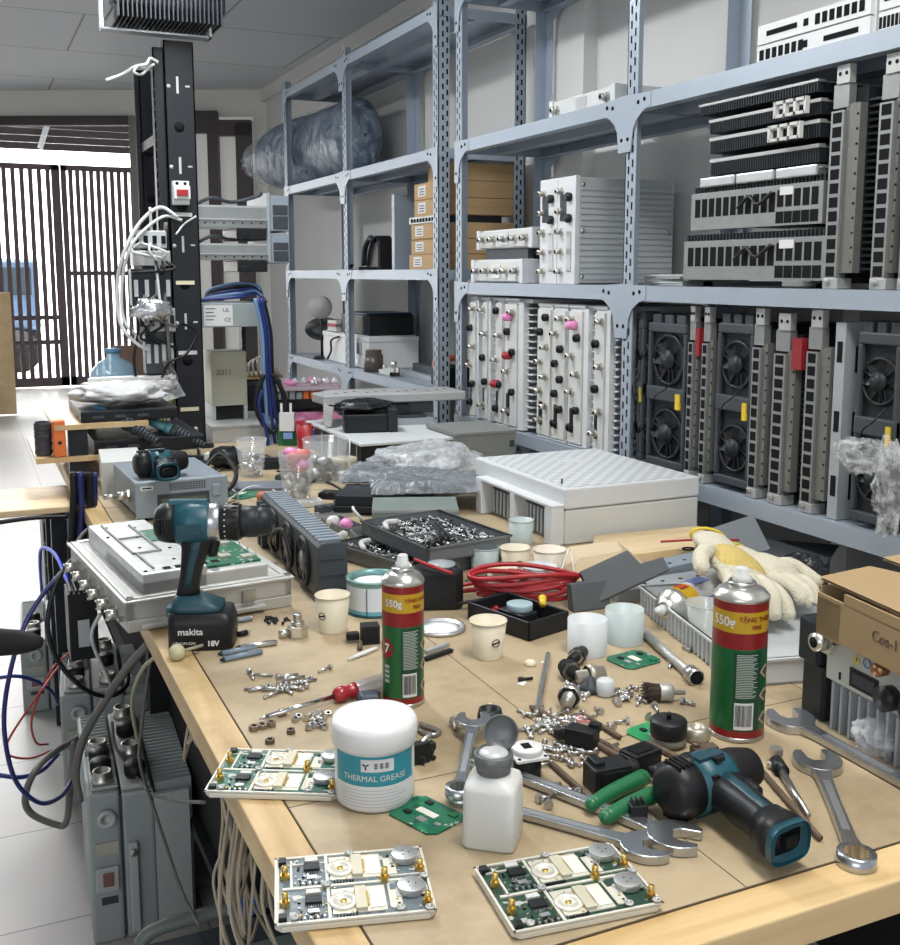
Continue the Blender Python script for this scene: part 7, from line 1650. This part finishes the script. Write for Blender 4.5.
def iron(label, a, b_, c, Yc, m):
    """hot air handle: coloured grip from a to b_, ribbed metal holder to c"""
    pa, pb, pc = PY(*a, Yc), PY(*b_, Yc-.05), PY(*c, Yc-.10); t = thing('soldering_handle', label, 'soldering iron', (0, 0, 0), 0, 'soldering handles in spring holders')
    b = MB(); b.cyl(pa, pb, .011, m, r2=.013); b.sph(pa, .0108, m); b.build('grip', t); d = pc-pb; b = MB()
    for i in range(11): q = pb+d*(i/11); b.cyl(q, q+d*.06, .022-.0012*i, dgrey_m, n=14)
    b.cyl(pb, pc, .012, iron_m, r2=.006); b.build('spring_holder', t); b = MB(); b.cyl(pb-d.normalized()*.02, pb+d.normalized()*.01, .016, m); b.build('collar', t)
    return pc
q1 = iron('dark blue handled soldering iron in a spring holder, left of the two', (97, 406), (126, 420), (158, 440), YS+.08, M('iron_blue', (.06, .22, .38), .4))
q2 = iron('turquoise handled soldering iron in a spring holder, right of the two', (138, 414), (172, 428), (206, 444), YS+.10, M('iron_teal', (.16, .40, .46), .4))
t = thing('iron_station', 'low dark holder base under the two soldering handles', 'holder', P(188, 464)+UP*.0005, CR); b = MB(); b.bx(-.12, .05, 0, .12, 0, .012, iron_m); b.build('base', t, .002)
for x in (-.09, .02): b = MB(); b.tube([(x, .06, .012), (x, .05, .06), (x, .03, .11)], .006, steel_m); b.build('arm', t)
b = MB(); p = PY(104, 466, YS-.18); 
b = MB(); b.bx(0, .10, 0, .22, 0, .085, offw_m); b.bx(.01, .09, -.001, 0, .01, .03, lgrey_m); solo(b, 'white_adapter_box', 'off-white box left of the grey instrument', 'box', P(105, 497)+V((.0, .04, .0005)), CR+R(20), None, .004)
# things hanging round the rack post on its left
Yw = YR-.03
def hang(label, pts, r, m, Y=None, name='loose_wire', group=None):
    b = MB(); n = len(pts); b.tube([PY(x, y, (Y or Yw)+.02*math.sin(i*1.7)) for i, (x, y) in enumerate(pts)], r, m); solo(b, name, label, 'wire', (0, 0, 0), 0, group)
gw = 'loose wires around the black rack post'
hang('white wire arcing wide to the left of the rack post', [(178, 215), (160, 205), (140, 220), (124, 250), (117, 285), (120, 320), (135, 340), (150, 348)], .0055, wcable_m, group=gw)
hang('second white wire bowing left of the rack post, inside the wide one', [(182, 218), (165, 214), (146, 226), (130, 246), (122, 280), (124, 318), (142, 338)], .005, wcable_m, group=gw)
hang('pale wire dropping straight along the left of the rack post', [(150, 205), (152, 235), (156, 262), (160, 300), (164, 330), (166, 380), (170, 430)], .0045, wcable_m, group=gw)
hang('grey wire running down beside the rack post', [(166, 220), (164, 260), (166, 310), (170, 360), (174, 400), (178, 440)], .006, gcable_m, group=gw)
hang('white cable tail tied near the top of the rack post', [(106, 78), (122, 72), (136, 64), (146, 62), (150, 56), (158, 60)], .005, wcable_m, group=gw)
hang('white cable tied in a bow below the floodlight', [(154, 62), (146, 66), (138, 64), (134, 70), (142, 72), (150, 64)], .004, wcable_m, group=gw)
hang('black wire hanging left of the rack post down to the stand', [(165, 300), (140, 298), (138, 330), (134, 360), (140, 400), (136, 425)], .0045, black_m, group=gw)
hang('black wire crossing the rack post near the bottom', [(180, 320), (196, 330), (186, 352), (168, 362), (160, 390), (168, 412)], .0045, black_m, YR-.06, group=gw)
hang('thin pale zip tie sticking out beside the breaker', [(176, 232), (184, 222), (196, 214)], .003, paper_m, YR-.05, group=gw)
hang('yellow-green strap leaning at the foot of the rack post', [(152, 436), (158, 424), (166, 408), (172, 394)], .007, M('strap_green', (.45, .5, .12), .6), YR-.06, 'strap')
def cluster(label, x, y, w, h, seed, cols, Y=None, name='wired_module'):
    """small wired device tied to the left of the rack post"""
    p = PY(x, y, Y or Yw); t = thing(name, label, 'device', p); rr = random.Random(seed); s = (Y or Yw)/1060*1.05; W, Hh = w*s, h*s
    b = MB(); b.bx(-W/2, W/2, 0, .06, -Hh/2, Hh/2, cols[0]); b.build('case', t, .003)
    for i in range(4): b = MB(); xx = -W*.4+W*.8*i/3; b.bx(xx-.006, xx+.006, -.006, 0, -Hh*.25, Hh*.2, cols[1]); b.build('terminal', t)
    for i in range(3): b = MB(); b.tube([(W*rr.uniform(-.4, .4), -.004, -Hh*.2), (W*rr.uniform(-.6, .6), -.02, -Hh*.7), (W*rr.uniform(-.6, .6), -.01, -Hh*rr.uniform(.9, 1.3))], .004, cols[2]); b.build('lead', t)
cluster('grey terminal module wired left of the rack post, upper one', 150, 237, 30, 16, 1, (lgrey_m, slot_m, wcable_m)); cluster('aluminium module tied left of the rack post below the terminal module', 152, 256, 34, 14, 2, (dalu_m, steel_m, black_m)); cluster('black module with silver edge left of the rack post', 152, 285, 36, 34, 3, (iron_m, alu_m, gcable_m)); cluster('tangled silver foil and plugs left of the rack post', 157, 318, 34, 22, 4, (dalu_m, black_m, black_m)); cluster('dark finned module at the foot of the wire tangle', 160, 350, 26, 40, 5, (dgrey_m, lgrey_m, gcable_m))
b = MB(); crumple(b, 0, 0, 0, .06, .03, .03, M('foil', (.62, .64, .66), .25, .9, .2, 30, .6), 8, 24, 16, .4, 3); solo(b, 'foil_wad', 'crumpled silver foil wad on the wire tangle', 'foil', PY(152, 308, Yw-.05))
b = MB(); b.grid(lambda u, v: (.12*u*(1-.3*v), .01*noise.noise(V((u*5, v*5, 1))), .07*v+.03*u), 14, 10, film_m); solo(b, 'clear_film_scrap', 'clear film scrap fanned out beside the foot of the rack post', 'plastic film', PY(146, 405, Yw-.1))
# brown board, cartons and water jug standing beyond the stand
b = MB(); b.bx(0, .34, 0, .02, 0, .85, M('brown_board', (.20, .12, .09), .6)); solo(b, 'brown_board', 'brown board standing behind the wire tangle', 'board', (PY(116, 400, 7.0).x, 7.0, .001))
for i, (x, y0, w, h, d, m, lb) in enumerate(((108, 440, .35, .55, .3, kraft_m, 'brown carton beyond the far left stand, next to the blue jug'), (82, 440, .4, .32, .3, M('brown_box', (.16, .09, .06), .6), 'dark brown box beyond the far left stand in front of the gate'))):
    p = PY(x, 400, 6.3+.8*i); t = thing('carton', lb, 'box', (p.x, p.y, .0005), 0, 'boxes near the gate'); b = MB(); b.bx(0, w, 0, d, 0, h, m); b.build('carton_body', t, .004); b = MB(); b.bx(.0, w, -.001, 0, h*.8, h*.83, dgrey_m); b.build('flap_line', t)
p = PY(113, 420, 6.25); t = thing('water_jug', 'pale blue water jug standing beside the brown carton near the gate', 'jug', (p.x, 6.1, PY(113, 402, 6.1).z)); jb = M('jug_blue', (.36, .55, .70), .15, 0, .05, alpha=.8); b = MB(); b.lathe([(.11, 0), (.13, .02), (.13, .09), (.12, .1), (.13, .11), (.13, .18), (.09, .23), (.035, .26), (.035, .29), (.001, .29)], jb, 28); b.build('jug_body', t); b = MB(); b.lathe([(.04, .285), (.04, .31), (.001, .312)], M('jug_cap', (.1, .3, .45), .4), 20); b.build('cap', t)
b = MB(); z = PY(113, 402, 6.1).z; b.bx(-.2, .2, -.15, .15, z-.03, z-.001, panel_m); b.bx(-.18, -.14, -.13, .13, 0, z-.03, iron_m); b.bx(.14, .18, -.13, .13, 0, z-.03, iron_m); solo(b, 'low_stool', 'low wooden stool under the blue water jug', 'stool', (p.x, 6.1, .0))

# ---------------------------------------------------------------- small table at left edge, floor radios, cables
def side_table():
    a = P(75, 497, .70); t = thing('side_table', 'small pale wooden table cut by the left edge, beside the bench', 'table', (a.x-.62, a.y-.08, 0)); b = MB(); b.bx(0, .62, 0, .30, .682, .70, ply_m); b.build('table_top', t, .003)
    for x, y in ((.57, .04), (.57, .26), (.05, .04), (.05, .26)): b = MB(); b.bx(x-.018, x+.018, y-.018, y+.018, 0, .682, iron_m); b.build('leg', t)
    b = MB(); b.tube([(.2, -.012, .675), (.36, -.014, .672), (.5, -.01, .678), (.6, -.004, .672)], .006, black_m); b.build('cable', t)
side_table()
def floor_radio(label, x, y, w, d, h, rz, fin_w, conns, seed, dark=False):
    t = thing('floor_radio', label, 'radio unit', (x, y, .0005), rz, 'grey radios standing on the floor'); m = M('radio_grey', (.33, .36, .36), .5, .1, .08); m2 = M('radio_grey_light', (.45, .47, .46), .45, .15, .08)
    b = MB(); b.bx(0, w*.5-.002, 0, d, 0, h, m); b.bx(w*.5+.002, w, 0, d, 0, h-.006, m); b.bx(.004, w-.004, .004, d, .01, h-.012, dgrey_m); b.build('housing', t, .006)
    f = MB(); n = 22
    for i in range(n): yy = .02+(d-.03)*i/n; f.bx(w+.004, w+fin_w, yy, yy+.006, .01, h-.004-.0*(i), m)
    f.bx(w, w+.006, .01, d, .01, h-.02, dgrey_m)
    for i in range(12): yy = d*.45+(d*.5)*i/12; f.bx(.006, w*.45, yy, yy+.005, h, h+.012, m)
    f.bx(w+.0, w+fin_w*.9, -.0, .012, .0, h-.02, m2); f.build('cooling_fins', t)
    p = MB(); p.bx(.01, w*.48, .015, d*.42, h, h+.006, m2); p.bx(w*.52, w-.006, .01, d*.95, h-.006, h+.004, m2); p.build('connector_panel', t, .002)
    rr = random.Random(seed)
    for i in range(conns):
        c = MB(); xx = (w*.26 if i % 2 else w*.76); yy = .05+(d-.1)*(i//2)/max(1, (conns-1)//2)
        if i % 2: yy = .04+(d*.36)*(i//2)/max(1, conns//2-1 or 1)
        z = h+.005
        if rr.random() < .55: c.lathe([(.019, 0), (.021, .006), (.021, .022), (.018, .026), (.001, .026)], black_m, 20, c=(xx, yy, z)); c.build('black_cap', t)
        else: c.lathe([(.021, 0), (.021, .01), (.018, .012), (.018, .024), (.014, .024), (.014, .008), (.001, .008)], nickel_m, 22, c=(xx, yy, z)); c.build('coax_socket', t)
    q = MB(); q.bx(w*.08, w*.42, -.010, 0, h*.36, h*.52, m2); q.bx(w*.18, w*.34, -.014, -.01, h*.40, h*.49, M('dull_red', (.22, .09, .07), .5)); q.build('latch_window', t, .002)
    q = MB(); q.bx(w*.58, w*.72, -.014, 0, h*.06, h*.66, m2); q.cyl((w*.65, -.02, h*.6), (w*.65, -.014, h*.6), .008, steel_m); q.build('side_strap', t, .003)
    q = MB(); q.lathe([(.018, 0), (.018, .012), (.009, .012), (.009, .004), (.001, .004)], m2, 20, Matrix.Translation((w*.28, 0, h*.84)) @ Matrix.Rotation(R(90), 4, 'X')); q.build('mount_boss', t)
    q = MB(); q.bx(w*.15, w*.4, -.001, 0, h*.26, h*.31, dgrey_m); q.bx(w*.1, w*.44, -.004, 0, h*.6, h*.68, beige_m); q.build('name_plate', t)
a = P(94, 944, 0); floor_radio('grey floor radio nearest the viewer, black caps and sockets on top', a.x, a.y, .125, .40, PY(110, 790, a.y).z, R(-3), .075, 8, 1)
a = P(74, 802, 0); floor_radio('middle grey floor radio under the black converter, wires plugged on top', a.x-.02, a.y, .15, .36, PY(90, 690, a.y).z, R(-5), .06, 6, 2)
a = P(24, 712, 0); floor_radio('farthest grey floor radio by the left edge, blue cable looping over it', a.x, a.y, .15, .45, PY(45, 640, a.y).z, R(-3), .05, 6, 3)
b = MB(); a = P(42, 640, 0)
t = thing('finned_heat_sink', 'tall grey finned heat sink standing under the small table', 'heat sink', (PY(43, 540, 4.0).x, 4.0, .0005)); b = MB(); hh = PY(50, 508, 4.0).z
for i in range(9): b.bx(.014*i, .014*i+.005, 0, .12, 0, hh, grey_m)
b.bx(0, .12, .1, .14, 0, hh, dgrey_m); b.build('fins', t)
for k in range(3): b = MB(); b.bx(0, .12, -.004, .0, hh*(.55+.18*k), hh*(.57+.18*k), dalu_m); b.build('cross_strip', t)
b = MB(); b.bx(0, .14, 0, .05, 0, .01, dgrey_m); p = PY(98, 648, 2.35); t = thing('black_converter', 'black ridged converter block hanging at the bench edge over the floor radios', 'converter', (PY(70, 640, 2.3).x, 2.3, p.z)); w = PY(99, 640, 2.3).x-PY(70, 640, 2.3).x; h = PY(70, 592, 2.3).z-p.z
b = MB(); b.bx(0, w, 0, .09, 0, h, black_m)
for i in range(5): b.bx(w*(.08+.18*i), w*(.18+.18*i), -.004, .09, h-.002, h+.008, black_m)
b.build('case', t, .003); b = MB(); b.bx(w*.3, w*.7, -.0015, 0, h*.2, h*.6, lgrey_m); b.build('rating_plate', t)
b = MB(); b.tube([(w*.5, .04, h), (w*.6, .05, h+.05), (w*1.1, .08, h+.12)], .006, black_m); b.build('hanging_lead', t)
def under(label, name, cat, x0, x1, y0, y1, z1, m, extra=None):
    t = thing(name, label, cat, (x0, y0, .0005)); b = MB(); b.bx(0, x1-x0, 0, y1-y0, 0, z1, m); b.bx(-.004, x1-x0+.004, -.004, y1-y0, z1*.72, z1*.74, dgrey_m); b.build('body', t, .008)
    if extra: extra(t, x1-x0, y1-y0, z1)
def hdl(t, w, d, h):
    b = MB(); b.tube([(w*.05, d-.03, h), (w*.06, d-.03, h+.03), (w*.2, d-.03, h+.045), (w*.7, d-.03, h+.045), (w*.9, d-.03, h+.03), (w*.95, d-.03, h)], .012, M('handle_grey', (.16, .18, .17), .4)); b.build('handle', t); b = MB(); b.bx(w*.1, w*.9, .04, d*.78, h, h+.003, M('lid_green', (.22, .27, .26), .4)); b.build('lid_panel', t)
under('grey case with a carrying handle under the front of the bench', 'grey_case', 'case', .19, .50, 1.36, 1.70, .19, dgrey_m, hdl)
b = MB(); rr = random.Random(6)
def wires(label, px, n, seed, w, h, z0, m):
    rr = random.Random(seed); a = P(*px, z0); b = MB()
    for i in range(n):
        x = a.x+rr.uniform(-.012, .03); y = a.y+rr.uniform(-w, w); q = rr.uniform(.55, 1)
        b.tube([(x, y-.02, z0), (x-.03*q, y-.09*q, z0-h*.4*q), (x+rr.uniform(-.03, .02), y-.03, z0-h*q), (x+rr.uniform(-.02, .03), y+.09*q, z0-h*.8*q), (x+.004, y+.10*rr.random(), z0-h*.3), (x, y+.03, z0)], .002, m)
    t = thing('wire_bundle', label, 'wire', (0, 0, 0), 0, 'beige wire bundles under the bench'); b.build('wires', t); c = MB(); c.bx(a.x-.01, a.x+.03, a.y-.01, a.y+.01, z0-.03, z0+.0, gcable_m); c.build('tie', t)
bw = M('beige_wire', (.42, .36, .27), .5)
wires('large hanging bundle of beige wire loops under the bench edge', (238, 800), 15, 1, .045, .20, .70, bw); wires('small coil of beige wires hanging under the bench near the drill', (196, 690), 9, 2, .03, .10, .70, bw)
p = PY(250, 906, 1.1); b = MB(); b.box((0, 0, 0), (.03, .02, .018), M('blue_clip', (.02, .12, .5), .4)); b.cyl((-.02, 0, 0), (.02, 0, 0), .005, gcable_m); solo(b, 'blue_clip', 'small blue connector clip on the beige wires under the bench', 'clip', PX(246, 905, .29), .4, None, .002)
def cable(label, pts, r, m, group='cables hanging at the left of the bench'):
    b = MB(); b.tube([PY(x, y, Y) for x, y, Y in pts], r, m, 8, 8); solo(b, 'cable', label, 'cable', (0, 0, 0), 0, group)
cable('long dark blue cable sweeping down along the left edge', [(120, 530, 2.5), (92, 545, 2.3), (60, 572, 2.2), (30, 612, 2.15), (12, 662, 2.1), (4, 720, 2.1), (14, 775, 2.1), (38, 800, 2.1), (60, 795, 2.15), (72, 778, 2.2)], .0045, M('navy_cable', (.015, .02, .12), .4))
cable('black cable looping from the opened radio down over the middle floor radio', [(128, 526, 2.45), (95, 540, 2.2), (62, 570, 2.05), (48, 615, 2.0), (56, 655, 2.0), (82, 685, 2.0), (108, 694, 2.05), (126, 684, 2.1), (128, 664, 2.2)], .0045, black_m)
cable('blue cable running from left edge to the far floor radio', [(-6, 676, 2.3), (18, 674, 2.3), (38, 680, 2.35), (52, 690, 2.4), (58, 702, 2.5)], .004, blue_m)
cable('bright blue cable bowing up from the far floor radio to the opened radio', [(42, 592, 3.2), (40, 560, 3.0), (42, 546, 2.8), (55, 552, 2.6), (68, 580, 2.4), (74, 592, 2.35)], .0045, M('cable_bright_blue', (.03, .06, .55), .4))
cable('blue cable lying low across the floor at left', [(-6, 772, 2.35), (20, 775, 2.35), (42, 768, 2.4), (58, 752, 2.45)], .005, blue_m)
cable('dark grey cable looping on the floor behind the nearest radio', [(78, 735, 2.4), (42, 760, 2.2), (26, 790, 2.15), (30, 810, 2.15), (55, 822, 2.15), (66, 820, 2.15), (70, 790, 2.2), (74, 740, 2.3)], .007, gcable_m)
cable('thick dark cable crossing down to the nearest floor radio', [(150, 640, 1.85), (128, 665, 1.95), (105, 698, 2.05), (84, 735, 2.1), (76, 770, 2.12), (80, 800, 2.1)], .008, gcable_m)
cable('thin red wire looping over the floor radios', [(62, 660, 2.4), (40, 690, 2.3), (10, 735, 2.3), (8, 752, 2.3), (30, 756, 2.35), (52, 748, 2.4)], .0025, M('red_wire', (.42, .06, .04), .5))
cable('second thin red wire curving beside the middle floor radio', [(70, 650, 2.5), (50, 670, 2.4), (32, 715, 2.4), (36, 740, 2.45), (48, 742, 2.5)], .0025, M('red_wire', (0, 0, 0)))
cable('thin dark lead running from nearest radio towards the bench edge', [(112, 720, 2.2), (116, 745, 2.15), (132, 768, 2.1), (150, 790, 1.9), (175, 798, 1.7), (205, 800, 1.5)], .003, gcable_m)
cable('thin dark lead hanging in front of the nearest radio down to the grey case', [(150, 660, 1.8), (142, 720, 1.8), (140, 760, 1.85), (152, 800, 1.9), (165, 840, 1.85), (182, 890, 1.75), (200, 925, 1.6)], .003, gcable_m)
cable('pale lead dropping from the coax plug of the opened radio', [(100, 612, 1.9), (92, 630, 1.95), (96, 650, 2.0), (110, 680, 2.05), (118, 690, 2.1)], .0035, wcable_m)
cable('pale wire hanging below the drill corner to the floor', [(176, 646, 1.62), (160, 652, 1.62), (142, 668, 1.7), (132, 700, 1.8), (138, 740, 1.9)], .0035, M('olive_wire', (.32, .31, .22), .5))
b = MB(); b.sph((0, 0, 0), (.012, .012, .012), M('putty', (.50, .48, .30), .5)); b.cyl((.004, 0, .0), (.04, .014, .0), .0025, M('olive_wire', (0, 0, 0))); solo(b, 'round_bead', 'small round yellowish cap on the bench corner by the drill battery', 'cap', P(177, 650, BZ+.012))
t = thing('probe_handle', 'dark probe handle hanging into view at the left edge', 'probe', PY(-6, 640, 1.35), CR); b = MB(); b.loft([[(x, r*math.cos(2*PI*j/16), r*math.sin(2*PI*j/16)) for j in range(16)] for x, r in ((-.05, .018), (0, .017), (.03, .015), (.048, .011), (.058, .006))], rubber_m); b.build('grip', t); b = MB(); b.tube([(-.05, 0, 0), (-.10, .0, -.01), (-.16, 0, -.12), (-.17, .02, -.4), (-.16, .05, .008-t.location.z), (-.1, .1, .008-t.location.z)], .006, rubber_m); b.build('lead', t)
cable('black coax lead plugged into the side of the grey instrument', [(112, 516, 2.55), (95, 522, 2.5), (78, 540, 2.45), (74, 560, 2.4), (72, 590, 2.4)], .006, black_m)
cable('black cable lying along bench edge beside the opened radio', [(135, 526, 2.45), (105, 536, 2.4), (90, 545, 2.4), (78, 556, 2.4)], .007, black_m)

b = MB()
for i in range(6):
    x = 72+i*4.2; b.tube([PY(x+rr.uniform(-2, 2), y, 2.62+.02*(i % 2)) for y in (470, 500, 530, 560, 592)], .0085, (black_m, rubber_m, M('navy_cable', (0, 0, 0)))[i % 3])
t = thing('cable_bundle', 'thick bundle of black cables hanging down beside the bench edge', 'cable'); b.build('cables', t)
for yy in (505, 560): b = MB(); b.cyl(PY(72, yy, 2.63), PY(95, yy, 2.63), .017, black_m); b.build('velcro_strap', t)

# scattered dark leads and flat bits among the cups
for i, (pts, r_, m, lb) in enumerate((
    (((300, 486), (318, 478), (336, 484), (348, 494), (334, 500)), .003, black_m, 'thin black lead curling between the pink cup and the film packs'),
    (((216, 470), (240, 458), (262, 452), (280, 458), (296, 452)), .003, gcable_m, 'grey lead lying between the cable bundle and the clear cups'),
    (((372, 500), (360, 494), (352, 486), (358, 478), (368, 476)), .003, wcable_m, 'pale bent lead behind the film-wrapped packs'),
    (((236, 492), (252, 484), (270, 486), (280, 494)), .0022, wcable_m, 'thin pale lead over the small green board by the pink cup'))):
    b = MB(); b.tube([P(x, y, BZ+r_+.004*(k % 2)) for k, (x, y) in enumerate(pts)], r_, m); solo(b, 'loose_lead', lb, 'wire')
for i, (px, w, d, h, hd, m, lb) in enumerate((((300, 506), .06, .05, .012, 20, offw_m, 'small white notched block behind the fan tray'), ((320, 514), .10, .03, .02, 34, dgrey_m, 'dark angle bracket right of the silver comb strip'), ((318, 497), .08, .05, .015, -12, black_m, 'black flat block right of the pink filled cup'), ((350, 546), .05, .018, .016, 28, grey_m, 'short grey rail in front of the small grey trays'))):
    b = MB(); b.bx(0, w, 0, d, 0, h, m)
    for k in range(4): b.bx(w*(.08+.24*k), w*(.2+.24*k), -.001, d*.3, h, h+.003, m)
    solo(b, 'metal_block' if i != 0 else 'notched_block', lb, 'block', P(*px)+UP*.0006, CR+R(hd), None, .0015)
